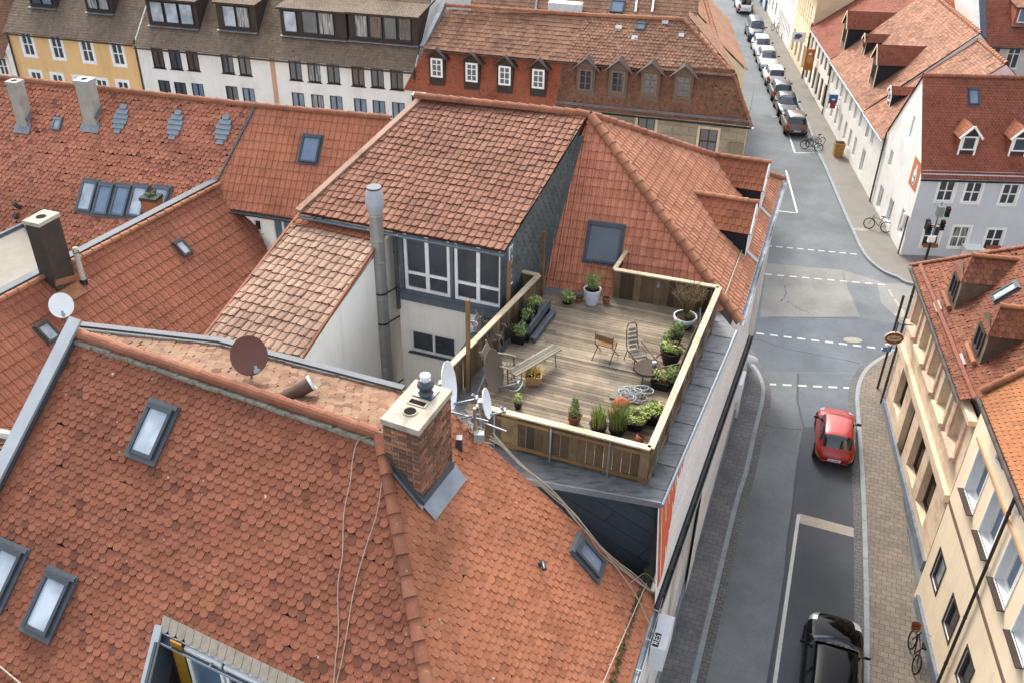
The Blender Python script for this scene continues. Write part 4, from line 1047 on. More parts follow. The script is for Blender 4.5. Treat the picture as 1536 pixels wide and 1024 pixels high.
for k in range(5):
    pts = [on(PE, x_ + random.uniform(-4, 4), y_ + random.uniform(-4, 4)) + PE[1] * (.07 + .012 * k) for x_, y_ in bpx]; pts[-1] = on(PE, 978, 892) + PE[1] * .08
    bun.tube(smooth(pts, 5), .011, 5)
tag(bun.build('roof_cable', CABLE), 'thick bundle of pale cables down the edge of the roof to the street gutter', 'cable', 'cables lying on the tiled roof')
draped('roof_cable', 'single pale cable looping beside the thick bundle on the roof edge', PE, [(730, 660), (760, 680), (800, 722), (850, 765), (880, 800), (918, 850), (938, 877), (955, 905), (975, 950)], .012, .09)
draped('roof_cable', 'thin pale cable from the bundle across the corner of the tiled roof', PE, [(938, 877), (950, 868), (966, 862), (985, 886)], .01, .1)
def horiz(v): return V((v.x, v.y, 0)).normalized()
# ------------------------------------------------------------------ house with the roof terrace
th = thing('terrace_house', 'tiled house with a loft window front and a wooden roof terrace', 'house', (2, 24, 0))
ap, rw = at(885, 174, 16.2), at(630, 147, 16.2); hs, hn = at(1108, 482, 11.7), at(1173, 270, 11.7)
TS, TE = plane(ap, rw, hs), plane(ap, hs, hn)
lL, lR = at(449, 319, 14.3), at(757, 377, 14.3); TL = plane(ap, lL, lR)
lW = on(TL, 637, 146); lA = on(TL, 879, 178)
tiles(th, [[lL, lR, lA, lW]], T_TB, .215, .27, 'aligned', .042, seg=4, n=TL[1], jit=1.7, slip=.012, sag=.03)
lN = on(TL, 884, 173)
# main slope: steep part right of the loft, down to the deck
DZ = 12.0
dB0, dB1 = on(TS, 800, 438), on(TS, 1063, 512)
sx = on(TS, 760, 440)
hq = ap + (hs - ap) * ((ap.z - (DZ + .0)) / (ap.z - hs.z))
lo_l = sx
tiles(th, [[ap, on(TS, 770, 440), on(TS, 842, 452), on(TS, 1040, 490), hq]], T_TE, .215, .27, 'aligned', .04, seg=4, n=TS[1], jit=1.2, sag=.015)
tiles(th, [[hq, hs, hn, ap]], T_TEE, .215, .3, 'aligned', .04, seg=4, n=TE[1], jit=1.0)
ridge(th, hs, ap, .14, .36, RIDGE_N, (TS[1] + TE[1]).normalized())
hn2 = hn + (hn - ap).normalized() * .15
TNn = V((TE[1].x * .2, abs(TS[1].y) * .8, .6)).normalized()
ridge(th, hn, ap, .13, .36, RIDGE, (TE[1] + TNn).normalized())
ridge(th, rw + (rw - ap) * .02, ap, .13, .36, RIDGE, Z)
# far slopes, seen only from elsewhere
mb = MB(); nb = V((ap.x + 4.5, ap.y + 8, 10.5)); nb2 = V((rw.x + 2.4, rw.y + 7.5, 10.5))
mb.face([ap, hn, nb, nb2, rw]); mb.face([rw, nb2, V((rw.x, rw.y + 7, 0)), V((rw.x, rw.y, 0))], 1); mb.face([hn, V((hn.x, hn.y, 0)), V((nb.x, nb.y, 0)), nb], 1); mb.face([nb, V((nb.x, nb.y, 0)), V((nb2.x, nb2.y, 0)), nb2], 1)
mb.build('roof', [T_TE, PL_WHITE], th)
verge(th, [lL + V((-.03, 0, .05)), lW + V((-.03, 0, .05))], .2, .1, T_PK)
# slate cheek below the loft's right verge and the flashing band on the main slope
def below(p): return V((p.x, p.y, zon(TS, p.x, p.y)))
mb = MB(); nst = 8
ck = [lR.lerp(lA, i / nst) + V((-.1, .05, -.06)) for i in range(nst + 1)]
for a, b in zip(ck, ck[1:]):
    A0, B0 = below(a), below(b)
    mb.face([a, b, B0 - Z * .2, A0 - Z * .2])
cheek = [lR + V((-.1, .05, -.06)), lA + V((-.1, .05, -.06))]
cd = horiz(lA - lR); cn = V((cd.y, -cd.x, 0))
tiles(th, [[ck[0], V((ck[0].x, ck[0].y, DZ)), below(ck[3]), below(ck[-1]), ck[-1]]], T_SL, .3, .22, 'beaver', .012, 'slate_cheek', n=cn, seg=3, under=ZINC_D)
band = MB()
bp = [below(lR.lerp(lA, i / 10) + V((-.1, .05, 0))) for i in range(-1, 11)]
tiles(th, [[p + TS[1] * .07 for p in (below(ck[0]), below(ck[0]) + V((.42, -.12, 0)), below(ck[-1]) + V((.16, 0, 0)), below(ck[-1]))]] if False else [[on(TS, 787, 440) + TS[1] * .06, on(TS, 812, 436) + TS[1] * .06, on(TS, 876, 205) + TS[1] * .06, on(TS, 868, 205) + TS[1] * .06]], T_SL, .34, .3, 'beaver', .012, 'slate_band', n=TS[1], seg=3, under=ZINC_D)
skylight(th, TS, 906, 366, 1.05, 1.2, glass=GL_SKY, flash=.05)
# loft front
LF = (lR - lL); LF = V((LF.x, LF.y, 0)).normalized(); LN = V((LF.y, -LF.x, 0))
gutter(th, lL + LN * .06 - Z * .08, lR + LN * .06 - Z * .08, .075, BLUEGREY)
O = V((lR.x, lR.y, 0)) - LN * .32; FU = LF
lf = Facade(th, O - FU * 3.32, FU, BLUEGREY, [(0, 12.15), (3.27, 12.15), (3.27, 14.25), (0, 14.25)], 'loft_front')
for k in range(2):
    lf.win(.85 + 1.57 * k, 12.3, 1.42, 1.88, rec=.05, frame=WHITEP, pane=GL, nx=2, nz=(.3,), fw=.085, bw=.055)
lf.build()
mb = MB(); q0, q1 = O - FU * 3.32 + Z * 12.1 + LN * .05, O - FU * .02 + Z * 12.1 + LN * .05
mb.bar(q0, q1, .2, .24); mb.bar(q0 + Z * .17 - LN * .0, q1 + Z * .17, .24, .05); mb.build('sill_band', BLUEGREY, th)
for k in range(3): 
    mb = MB(); mb.bar(q0 + FU * (.06 + 1.57 * k) + Z * .15 - LN * .04, q0 + FU * (.06 + 1.57 * k) + Z * 2.05 - LN * .04, .1, .1, LN); mb.build('mullion', BLUEGREY, th)
# narrow return window by the slate cheek
rf = Facade(th, O - FU * .06, V((LN.x * -1, LN.y * -1, 0)), BLUEGREY, [(0, 12.0), (2.2, 12.0), (2.2, 14.5), (0, 14.2)], 'loft_side')
rf.win(.42, 12.9, .5, 1.25, rec=.05, frame=WHITEP, pane=GL_B, nx=2, fw=.06)
rf.build()
wl = Facade(th, O - FU * 3.42, FU, PL_COURT, [(0, 0), (4.2, 0), (4.2, 12.05), (0, 12.05)])
wl.winpx(650, 517, 1.5, .78, rec=.1, frame=WHITEP, pane=GL, nx=2, fw=.07, sill=ZINC_D)
wl.build()
downpipe(th, q0 - FU * .1 + Z * 2.0 + LN * .02, q0 - FU * .1 - Z * .5 + LN * .02, .06, ZINC_D)
# lower pale wing to the left
pa, pb = at(449, 322, 14.05), at(577, 352, 14.05); pc = vert(pb, S, 447, 548); pd = on(plane(pa, pb, pc), 300, 514)
PP = plane(pa, pb, pc)
pc2 = pc + (pc - pb) * .12; pd2 = pd + (pd - pa) * .12
tiles(th, [[pa, pd2, pc2, pb]], T_PK, .225, .3, 'aligned', .042, seg=4, n=PP[1], jit=2.0, slip=.014, sag=.03)
tiles(th, [[p + PP[1] * .04 for p in (pa + (pd - pa) * .02, on(PP, 438, 338), on(PP, 574, 366), pb)]], T_NEW, .225, .3, 'stag', .03, seg=4, n=PP[1])
verge(th, [pb + Z * .02, pc2 + Z * .02], .05, .08, RIDGE); verge(th, [pa + Z * .02, pd2 + Z * .02], .07, .08, RIDGE)
mb = MB(); b0 = V((pb.x, pb.y, 0)) - S * 0; 
mb.face([V((pc2.x, pc2.y, 0)) - E_ * .06, V((pb.x, pb.y, 0)) - E_ * .06 + S * 1.2, pb - E_ * .06 - Z * .04 + S * 1.2, pc2 - E_ * .06 - Z * .04]); mb.face([V((pd2.x, pd2.y, 0)), V((pc2.x, pc2.y, 0)), pc2 - Z * .05, pd2 - Z * .05]); mb.face([V((pa.x, pa.y, 0)), V((pd2.x, pd2.y, 0)), pd2 - Z * .05, pa - Z * .05])
mb.build('wall', PL_COURT, th)
# steel flue
pbse = at(571, 430, 12.6) ; fx = V((pbse.x, pbse.y, 0)); ztop = hgt(fx, 555, 292)
fl = thing('steel_flue', 'tall stainless steel flue pipe with conical cap in front of the white courtyard wall', 'flue pipe', fx)
mb = MB(); mb.lathe(fx, [(.19, 3), (.19, ztop - 2.4)] + [(.19, ztop - .55)], 20)
for z in [5, 6.2, 7.4, 8.6, 9.8, 11, 12.2, 13.4, ztop - 1.4, ztop - .65]: mb.lathe(fx + Z * z, [(.19, 0), (.2, .015), (.2, .05), (.19, .065)], 20, cap=(False, False))
mb.build('pipe', STEEL, fl)
mb = MB(); mb.lathe(fx + Z * (ztop - .55), [(.19, 0), (.265, .28), (.265, .32), (.2, .75), (.19, .76)], 20, cap=(False, False)); mb.face(mb.ring(fx + Z * (ztop + .19), Z, .19, 20), 1); mb.lathe(fx + Z * (ztop + .17), [(.205, 0), (.205, .05)], 20, 1, cap=(False, True)); mb.build('cap', [ZINC_L, ZINC_D], fl)
for z in (9.1, 11.4, 12.4):
    mb = MB(); c = fx + Z * z; mb.lathe(c, [(.2, 0), (.205, .03), (.2, .06)], 16, cap=(False, False)); mb.bar(c - E_ * .05, c - E_ * .95 - LN * .1, .03, .03); mb.bar(c + E_ * .15, c + E_ * .3 - LN * .5, .03, .03); mb.build('bracket', BLACKM, fl)
# ------------------------------------------------------------------ terrace: platform, deck, fences
zf = DZ + .93
NR, NL, FR, FL_, L1, L2 = at(976, 672, zf), at(745, 614, zf), at(1079, 431, zf), at(922, 404, zf), at(808, 413, zf), at(676, 548, zf)
za = DZ - .12
P1, P2, P3 = at(992, 753, za), at(1103, 497, za), at(818, 722, za)
P4 = P3 + (P3 - P1).normalized() * 3.2
mb = MB(); P5 = at(790, 430, za); P6 = at(660, 590, za)
pf = [P4, P1, P2, V((dB1.x + .3, dB1.y + .4, za)), V((P5.x - .6, P5.y + .6, za)), V((P4.x, P4.y + 1.5, za))]
mb.prism([p - Z * .16 for p in pf], pf); 
for i in range(9):
    t = (i + .5) / 9; a_ = P1.lerp(P2, t); mb.bar(a_ + Z * .008, a_ - E_ * 1.3 + Z * .008, .03, .016, Z)
ZROOF = zinc_old()
mb.build('terrace_platform', ZROOF, th)
mb = MB(); mb.tube([P1 + Z * .0 + E_ * .03 - S * .1, P2 + E_ * .03], .05, 8); mb.bar(P4 - S * .02 - Z * .06, P1 - S * .02 - Z * .06, .04, .16); mb.build('edge_roll', GALV, th)
# deck boards across the terrace
dk0, dk1, dk2, dk3 = [V((p.x, p.y, DZ)) for p in (L2 - S * .55, NR, FR, L1)]
dku = E_; mb = MB()
dz0 = V((NL.x, NL.y, DZ)) - E_ * .95
reg = ccw([((p - NR).dot(E_), (p - NR).dot(S)) for p in (V((L2.x, L2.y, 0)) - S * 1.0, V((NL.x, NL.y, 0)), V((NR.x, NR.y, 0)), V((FR.x, FR.y, 0)), V((FL_.x, FL_.y, 0)), V((L1.x + .1, L1.y + 1.0, 0)), V((L1.x, L1.y, 0)))])
regs = [ccw([reg[0], reg[i], reg[i + 1]]) for i in range(1, len(reg) - 1)]
hull = ccw([((p - V((NR.x, NR.y, p.z))).dot(E_), (p - V((NR.x, NR.y, p.z))).dot(S)) for p in (NL, NR, FR, FL_, L1 + S * .6, L1, L2)])
y = -.2; NRf = V((NR.x, NR.y, DZ))
while y < 9.5:
    x = -6.5 + random.random() * -2
    while x < 1:
        L = random.uniform(2.2, 4.2)
        c = clip([(x, y), (x + L - .006, y), (x + L - .006, y + .118), (x, y + .118)], hull)
        if len(c) > 2:
            q = [NRf + E_ * a_ + S * b_ for a_, b_ in c]; hh = random.uniform(-.003, .004)
            mb.prism([p - Z * .03 for p in q], [p + Z * hh for p in q])
        x += L
    y += .128
deck = mb.build('deck', DECKM, th)
mb = MB()
for k in (4.05, 4.2):
    mb.box(NRf - E_ * 1.3 + S * k + Z * .012, E_ * 1.0, S * .07, Z * .008)
mb.build('deck_plank', GREYW, th)
def fence(label, pts, low, posts, tilt=0, rail_w=.16, name='wooden_fence', inner=None):
    t = thing(name, label, 'fence', V((pts[0].x, pts[0].y, DZ)))
    for a, b in zip(pts, pts[1:]):
        L = (b - a).length; d = (b - a).normalized(); o_ = V((d.y, -d.x, 0)).normalized()
        mb = MB(); n = max(1, int(L / .2))
        for i in range(n):
            c = a + d * ((i + .5) * L / n) ; hh = (a.z - low) / 2 - .02
            mb.box(V((c.x, c.y, low + hh + random.uniform(-.01, .01))) + o_ * (random.choice((-.014, .0, .014))), d * (L / n / 2 - random.uniform(.002, .006)), o_ * .011, Z * hh)
        mb.build('boards', FENCEM, t)
        mb = MB(); mb.bar(a - d * rail_w * .5 * 0, b + d * 0, rail_w, .04); mb.build('top_rail', RAILM, t)
        mb = MB()
        for z in (low + .12, a.z - .16): mb.bar(V((a.x, a.y, z)) + o_ * .035, V((b.x, b.y, z)) + o_ * .035, .04, .08)
        mb.build('rail', POSTM, t)
        for i in range(posts):
            c = a + d * L * (i + .35) / posts; mb = MB(); mb.bar(V((c.x, c.y, low - .1)) + o_ * .075, V((c.x, c.y, a.z - .06)) + o_ * .075, .04, .04, d); mb.build('post', GALV, t)
    return t
fence('long weathered board fence with pale top rail along the street side of the terrace', [NR, FR], DZ - .05, 6)
fence('front board fence of the terrace with pale rail, facing the foreground roof', [NL - E_ * .5 + V((0, 0, 0)), NR], DZ - .1, 3)
fence('brown board fence with pale rail behind the bare bush at the back of the terrace', [FR, FL_], DZ - .02, 0)
fh2 = V((FL_.x, FL_.y, zf)); 
t_ = thing('wooden_rail', 'short pale rail climbing from the back fence to the big skylight', 'rail', FL_); mb = MB(); mb.bar(FL_ - S * .02, on(TS, 940, 378) + TS[1] * .1, .12, .05); mb.build('rail_board', RAILM, t_)
mb = MB(); q_ = FL_.lerp(on(TS, 940, 378), .5); mb.face([FL_ - Z * .03, on(TS, 940, 378) + TS[1] * .07, V((FL_.x, FL_.y, DZ))]); mb.build('side_board', FENCEM, t_)
fence('left board fence of the terrace with a pale sloping rail beside the loft windows', [L1, L2], DZ - .5, 0)
fence('short board fence between the loft window and the terrace corner post', [L1 - E_ * .0, L1 - E_ * .75 + S * .05], DZ - .2, 0)
def post(label, px, top, foot):
    b = at(foot[0], foot[1], DZ - .2); b = V((b.x, b.y, DZ - .4)); zt_ = hgt(b, *top); mb = MB(); mb.bar(b, V((b.x, b.y, zt_)), .09, .09, E_)
    return tag(mb.build('wooden_post', POSTM), label, 'post', 'timber posts on the terrace')
post('square timber post at the near end of the left fence, with a wire basket', 0, (701, 450), (703, 590))
post('square timber post in the middle of the left fence', 0, (761, 392), (762, 494))
post('square timber post at the far end of the left fence by the slates', 0, (812, 347), (812, 446))
# slate side wall under the platform and the street front
mb = MB(); a_, b_ = P4 - Z * .15, P1 - Z * .15
a2, b2 = a_ + S * .12, b_ + S * .12 - E_ * .1
mb.face([V((a2.x, a2.y, 0)), V((b2.x, b2.y, 0)), b2, a2], 0, uv=[(0, 0), ((b2 - a2).length, 0), ((b2 - a2).length, a2.z), (0, a2.z)]); mb.build('wall', SLATEW, th)
fU = plane(P1, P2, at(989, 887, 9.5))
A_, B_, C_, D_ = P1 - E_ * .06 - Z * .1, P2 - E_ * .06 - Z * .1, at(1124, 500, 9.5), at(987, 893, 9.5)
D_ = D_ + (D_ - C_).normalized() * .3
mb = MB(); mb.face([D_, C_, B_, A_], 0, uv=[(0, 0), (12, 0), (11.5, 2.4), (.3, 2.4)])
mb.build('street_front', PANELS, th)
up_ = (A_ - D_); nn = (C_ - D_).cross(A_ - D_).normalized(); nn = nn if nn.dot(E_) > 0 else -nn
for t0, t1, h0, h1, lab in ((.015, .19, .12, .97, 'orange red painted panel with pale streaks'), (.205, .28, .3, .97, 'narrow orange red panel with white stripes')):
    mb = MB(); W_ = lambda t, h: D_.lerp(C_, t).lerp(A_.lerp(B_, t), h) + nn * .015
    mb.face([W_(t0, h0), W_(t1, h0), W_(t1, h1), W_(t0, h1)], 0)
    for k in range(5):
        t = t0 + (t1 - t0) * (k + .5) / 5 + random.uniform(-.004, .004); mb.face([W_(t, h0 + .03) + nn * .006, W_(t + .0035, h0 + .03) + nn * .006, W_(t + .006, h1 - .03) + nn * .006, W_(t + .002, h1 - .03) + nn * .006], 1)
    o = mb.build('wall_panel', [REDOR, WHITEP], th); o['label'] = lab
gutter(th, D_ + E_ * .08, C_ + E_ * .08, .09, BLACKM)
mb = MB(); mb.bar(D_ - Z * .16 + E_ * .02, C_ - Z * .16 + E_ * .02, .3, .1); mb.build('cornice', CONC, th)
lwf = Facade(th, WB0 + WD * .0, WD, PL_WHITE, [(0, 0), (19.5, 0), (19.5, 9.35), (0, 9.35)], 'street_wall'); 
for k in range(6): lwf.win(1.6 + 2.9 * k, 5.6, 1.0, 1.6, frame=WHITEP, rec=.1); lwf.win(1.6 + 2.9 * k, 1.6, 1.3, 2.0, frame=BROWNP, rec=.1)
lwf.build()
mb = MB(); mb.bar(WB0 + E_ * .05 + Z * .1, WB0 + WD * 19.5 + E_ * .05 + Z * .1, .1, .9); mb.build('plinth', PLINTH, th)
ne = hn + E_ * .12; gutter(th, hs + E_ * .12 - Z * .05, ne - Z * .05, .09, ZINC)
mb = MB(); m0_ = C_ ; q_ = V((hs.x, hs.y, 0)); mb.face([V((hs.x, hs.y, 0)) - E_ * .2, V((hn.x, hn.y, 0)) - E_ * .2, hn - E_ * .2 - Z * .1, hs - E_ * .2 - Z * .1]); mb.build('street_wall', PL_WHITE, th)
# two tiled dormers in the hip slope
for i, (px, py, wpx) in enumerate(((1116, 384, 0), (1136, 318, 0))):
    b = on(TE, px, py); dx = V((TE[1].x, TE[1].y, 0)).normalized()
    dormer(th, b + dx * .02 + dx.cross(Z) * -.0 + Z.cross(dx) * .7, dx, 1.4, .85, .7, 2.8, WHITEP, T_NEW, (.95, .65, .12, dict(nx=2, frame=WHITEP, pane=GL)), WHITEP, .06, roof_tiles=(.215, .24, 'stag', 4), sidemat=SLATEW, cap=RIDGE_N)
    mb = MB(); q = on(TE, px + 9, py + 1) + TE[1] * .06; u_, v_ = frame(TE[1]); mb.box(q, u_ * .1, v_ * .3, TE[1] * .015); mb.build('flashing', ZINC_L, th)
mb = MB(); mb.tube([on(TE, 1112, 372) + TE[1] * .08, on(TE, 1084, 447) + TE[1] * .08], .02, 6); mb.build('roof_lightning_rod', CABLE, th)
for px, py in ((1084, 435), ):
    mb = MB(); mb.tube([P2.lerp(P1, .05) - E_ * 1.0 + Z * .75, P2.lerp(P1, .14) - E_ * .75 + Z * .02], .025, 6); mb.build('brace', GALV, th)

# ------------------------------------------------------------------ long roof, middle roof and wing on the left
lh = thing('long_roof_house', 'long house at left with old beaver-tail roof, two white chimneys and grey vents', 'house', (-18, 34, 0))
r0_, r1_, r2_ = at(-300, 85, 14), at(385, 160, 14), at(587, 179, 14)
MQ = plane(r1_, r2_, at(330, 312, 11)); j = on(MQ, 327, 273); LBP = plane(r0_, r1_, j)
ll = on(LBP, -300, 560); lm_ = on(LBP, 240, 470); lj = on(LBP, 262, 470)
tiles(lh, [[r0_, ll, lj, j, r1_]], T_LB, .2, .17, 'beaver', .034, seg=3, n=LBP[1], jit=2.2, slip=.014, sag=.025)
ridge(lh, r0_, r1_, .12, .4, RIDGE, Z)
mb = MB(); bk = V((0, 5, -4)); mb.face([r0_, r1_, r1_ + bk, r0_ + bk]); mb.face([p + bk * k for p, k in ((r0_, 1), (r1_, 1))] + [V((r1_.x, r1_.y + 5, 0)), V((r0_.x, r0_.y + 5, 0))], 1)
mb.face([ll, lj, V((lj.x, lj.y, 0)), V((ll.x, ll.y, 0))], 1)
mb.build('rear_roof', [T_LB, PL_WHITE], lh)
mh = thing('middle_house', 'narrow house with red pantile roof, one skylight and a white upper wall', 'house', (-9, 32, 0))
mE0, mE1 = on(MQ, 327, 311), on(MQ, 447, 329); mj = on(MQ, 590, 250)
tiles(mh, [[r1_, j, mE0, mE1, on(MQ, 600, 300), r2_]], T_LM, .22, .34, 'aligned', .028, seg=4, n=MQ[1])
ridge(mh, r1_, r2_, .12, .4, RIDGE, Z)
verge(mh, [r1_ + Z * .05, j + Z * .05, mE0 + Z * .05], .07, .1, ZINC_D)
gutter(mh, mE0 - Z * .05 + V((.02, -.05, 0)), mE1 - Z * .05 + V((.1, -.05, 0)), .09, ZINC_D)
mu = V((mE1.x - mE0.x, mE1.y - mE0.y, 0)).normalized(); mn = V((mu.y, -mu.x, 0))
mb = MB(); mb.bar(mE0 - Z * .16 - mn * .1, mE1 - Z * .16 - mn * .1, .16, .1); mb.build('eave_board', OLDW, mh)
mf = Facade(mh, V((mE0.x, mE0.y, 0)) - mn * .25, mu, PL_COURT, [(0, 0), (3.6, 0), (3.6, 10.85), (0, 10.85)])
mf.winpx(387, 338, .34, .5, frame=WHITEP, pane=GL, nx=1, rec=.06, sill=WHITEP); mf.winpx(425, 348, .8, 1.1, frame=WHITEP, pane=GL_B, nx=2, rec=.08)
mf.build()
mb = MB(); mb.face([r1_, r2_, r2_ + bk, r1_ + bk]); mb.face([r1_ + bk, r2_ + bk, V((r2_.x, r2_.y + 5, 0)), V((r1_.x, r1_.y + 5, 0))], 1); mb.build('rear_roof', [T_LM, PL_WHITE], mh)
skylight(mh, MQ, 466, 225, .72, 1.05, glass=GL_B, flash=.06)
wh_ = thing('rear_wing', 'lower wing with red pantile roof, dark chimney and two small skylights', 'house', (-12, 28, 0))
l1 = on(MQ, 327, 275); l0 = at(-30, 462, l1.z); l3 = at(303, 512, 8.7); LMP = plane(l0, l1, l3)
lE = on(LMP, 402, 378)
tiles(wh_, [[l0, on(LMP, -60, 640), on(LMP, 200, 640), on(LMP, 330, 530), lE, on(LMP, 380, 330), l1]], T_LR, .25, .38, 'aligned', .03, seg=4, n=LMP[1])
coping(wh_, [l0 - E_ * .12, l1 - E_ * .12], .3, .1, ZINC_D, ZINC_D)
ridge(wh_, l0 + E_ * .12, l1 + E_ * .12, .08, .4, RIDGE_N, LMP[1], arc=150)
mb = MB(); d_ = [l0 - E_ * .3, l1 - E_ * .3]; mb.face([V((d_[0].x, d_[0].y, 0)), V((d_[1].x, d_[1].y, 0)), d_[1], d_[0]])
q_ = on(LMP, 330, 530); q2 = on(LMP, 200, 640); mb.face([V((q2.x, q2.y, 0)), V((q_.x, q_.y, 0)), q_, q2]); mb.face([V((q_.x, q_.y, 0)), V((lE.x, lE.y, 0)), lE, q_]); mb.build('wall', PL_COURT, wh_)
skylight(wh_, LMP, 273, 373, .42, .62, glass=GL_L, flash=.03, fmat=BROWNP); skylight(wh_, LMP, 71, 499, .46, .66, glass=GL_L, flash=.03, fmat=BROWNP)
# chimneys and pipes of the left roofs
def chimney(parent, pl, foot, top, w_, d_, mat, cap, flash=None, name='chimney', rot=0, over=.03):
    b = on(pl, *foot); zt_ = hgt(b, *top); u_ = V((math.cos(rot), math.sin(rot), 0)); v_ = V((-u_.y, u_.x, 0)); mb = MB()
    loop = [b + u_ * (sx * w_ / 2) + v_ * (sy * d_ / 2) for sx, sy in ((-1, -1), (1, -1), (1, 1), (-1, 1))]
    mb.prism([V((p.x, p.y, b.z - 1)) for p in loop], [V((p.x, p.y, zt_)) for p in loop]); o = mb.build(name, mat, parent)
    m2 = MB(); lp = [b + u_ * (sx * (w_ / 2 + over)) + v_ * (sy * (d_ / 2 + over)) for sx, sy in ((-1, -1), (1, -1), (1, 1), (-1, 1))]
    m2.prism([V((p.x, p.y, zt_ - .06)) for p in lp], [V((p.x, p.y, zt_ + .06)) for p in lp]); m2.face(m2.ring(V((b.x, b.y, zt_ + .064)), Z, min(w_, d_) * .28, 14), 1); m2.build('chimney_cap', [cap, hole], o)
    if flash:
        m3 = MB(); uu, vv = frame(pl[1]); m3.box(b - vv * (d_ * .75) + pl[1] * .04, uu * (w_ / 2 + .12), vv * .22, pl[1] * .02); m3.bar(loop[1] + Z * .1, loop[2] + Z * (.1 + (zon(pl, loop[2].x, loop[2].y) - b.z)), .03, .2); m3.build('flashing', flash, o)
    return o, b, zt_
WCH = plain('chimney_render', '9c968c', .14, 3, .9, 0, .2, .3, 30, stain='8a7a6a')
chimney(lh, LBP, (38, 182), (33, 122), .46, .42, WCH, WCH, ZINC, rot=-.25); chimney(lh, LBP, (140, 178), (136, 120), .56, .5, WCH, ZINC_L, ZINC, rot=-.25)
chimney(wh_, LMP, (88, 418), (67, 327), .55, .8, BROWN_D, CONC, RIDGE_N, rot=ROT * -1 + .0)
oc, cb, czt = chimney(lh, LBP, (231, 318), (229, 296), .62, .5, plain('orange_brick_base', 'a0603e', .2, 8), plain('dark_cap', '3c3a36', .2, 8), None, rot=-.2)
mb = MB(); leaves(mb, V((cb.x, cb.y, czt + .14)), .26, .2, .1, 90, .06); mb.build('growth', LEAF_D, oc)
mb = MB(); b = on(LMP, 126, 424); zt_ = hgt(b, 120, 373); mb.lathe(V((b.x, b.y, b.z - .2)), [(.085, .3), (.085, zt_ - b.z + .1)], 14, 0); mb.lathe(V((b.x, b.y, zt_ - .1)), [(.1, 0), (.1, .03)], 14, 1); mb.lathe(V((b.x, b.y, zt_ - .02)), [(.09, 0), (.09, .07), (.02, .09)], 14, 0, cap=(True, True)); mb.lathe(V((b.x, b.y, b.z - .2)), [(.12, 0), (.11, .32)], 14, 1, cap=(False, True)); mb.build('vent_pipe', [plain('pipe_cream', 'c4b8a8', .12, 6, .7), BLACKM], wh_)
for px, py in ((181, 181), (263, 190), (335, 197)):
    mb = MB(); c = on(LBP, px, py); u_, v_ = frame(LBP[1]); n_ = LBP[1]
    for k in range(6):
        hw = .34 * (1 - abs(k - 2.5) ** 2 / 11); z0 = -.55 + k * .2; q = c + v_ * z0
        mb.box(q + n_ * .05 + v_ * .1, u_ * hw * .9, v_ * .1 - n_ * .016, n_ * .014)
    mb.build('roof_vent', plain('vent_blue', '808d98', .1, 4, .6), lh)
skylight(lh, LBP, 87, 187, .36, .5, glass=GL_L, flash=.02, fmat=ZINC)
for k, (px, py) in enumerate(((132, 295), (156, 300), (182, 302), (208, 303), (240, 305))):
    skylight(lh, LBP, px, py, .62, 1.2, glass=GL_B if k in (1, 2) else GL_L, flash=.08, fmat=GREYP)
mb = MB(); p = on(LBP, 31, 312); mb.tube([p, p + LBP[1] * .25, p + LBP[1] * .3 + V((0, -.1, .15))], .09, 10); p = on(LBP, 26, 326); mb.tube([p, p + LBP[1] * .2], .1, 10); mb.build('vent_pipe', BROWNP, lh)
# courtyard ledge and small sheds at the far left
cl = thing('courtyard_annex', 'pale flat-roofed annex with blue grey edge in the courtyard at left', 'building', at(20, 400, 9.6))
q = [at(-40, 455, 9.9), at(2, 445, 9.9), at(54, 418, 9.9), at(60, 378, 9.9), at(38, 338, 9.9), at(-40, 375, 9.9)]
mb = MB(); mb.prism([V((p.x, p.y, 0)) for p in q], q); mb.build('walls', plain('annex_roof', '9e978a', .12, 1.5, .9), cl)
mb = MB()
for a_, b_ in ((q[5], q[4]), (q[4], q[3]), (q[3], q[2])): mb.bar(a_ + Z * .06, b_ + Z * .06, .12, .14)
mb.build('coping', BLUEGREY, cl)
sh = thing('courtyard_shed', 'low shed with bright orange tile strip and old dark tiles beside the parapet', 'shed', at(15, 640, 7.6))
s1, s2, s3, s4 = at(-60, 588, 8.0), at(70, 596, 8.0), at(48, 656, 7.4), at(-60, 636, 7.4)
tiles(sh, [[s1, s4, s3, s2]], T_CR, .18, .16, 'beaver', .02, seg=3)
mb = MB(); mb.bar(s4, s3, .18, .14); mb.build('wall_top', PL_WHITE, sh)
s5, s6 = at(-60, 780, 6.9), at(30, 760, 6.9)
tiles(sh, [[s4 - V((0, .1, .1)), s5, s6, s3 - V((0, .1, .1))]], T_MW, .2, .2, 'stag', .05, seg=2, jit=3)
mb = MB(); mb.face([V((s5.x, s5.y, 0)), V((s6.x, s6.y, 0)), s6, s5]); mb.build('wall', PL_COURT, sh)
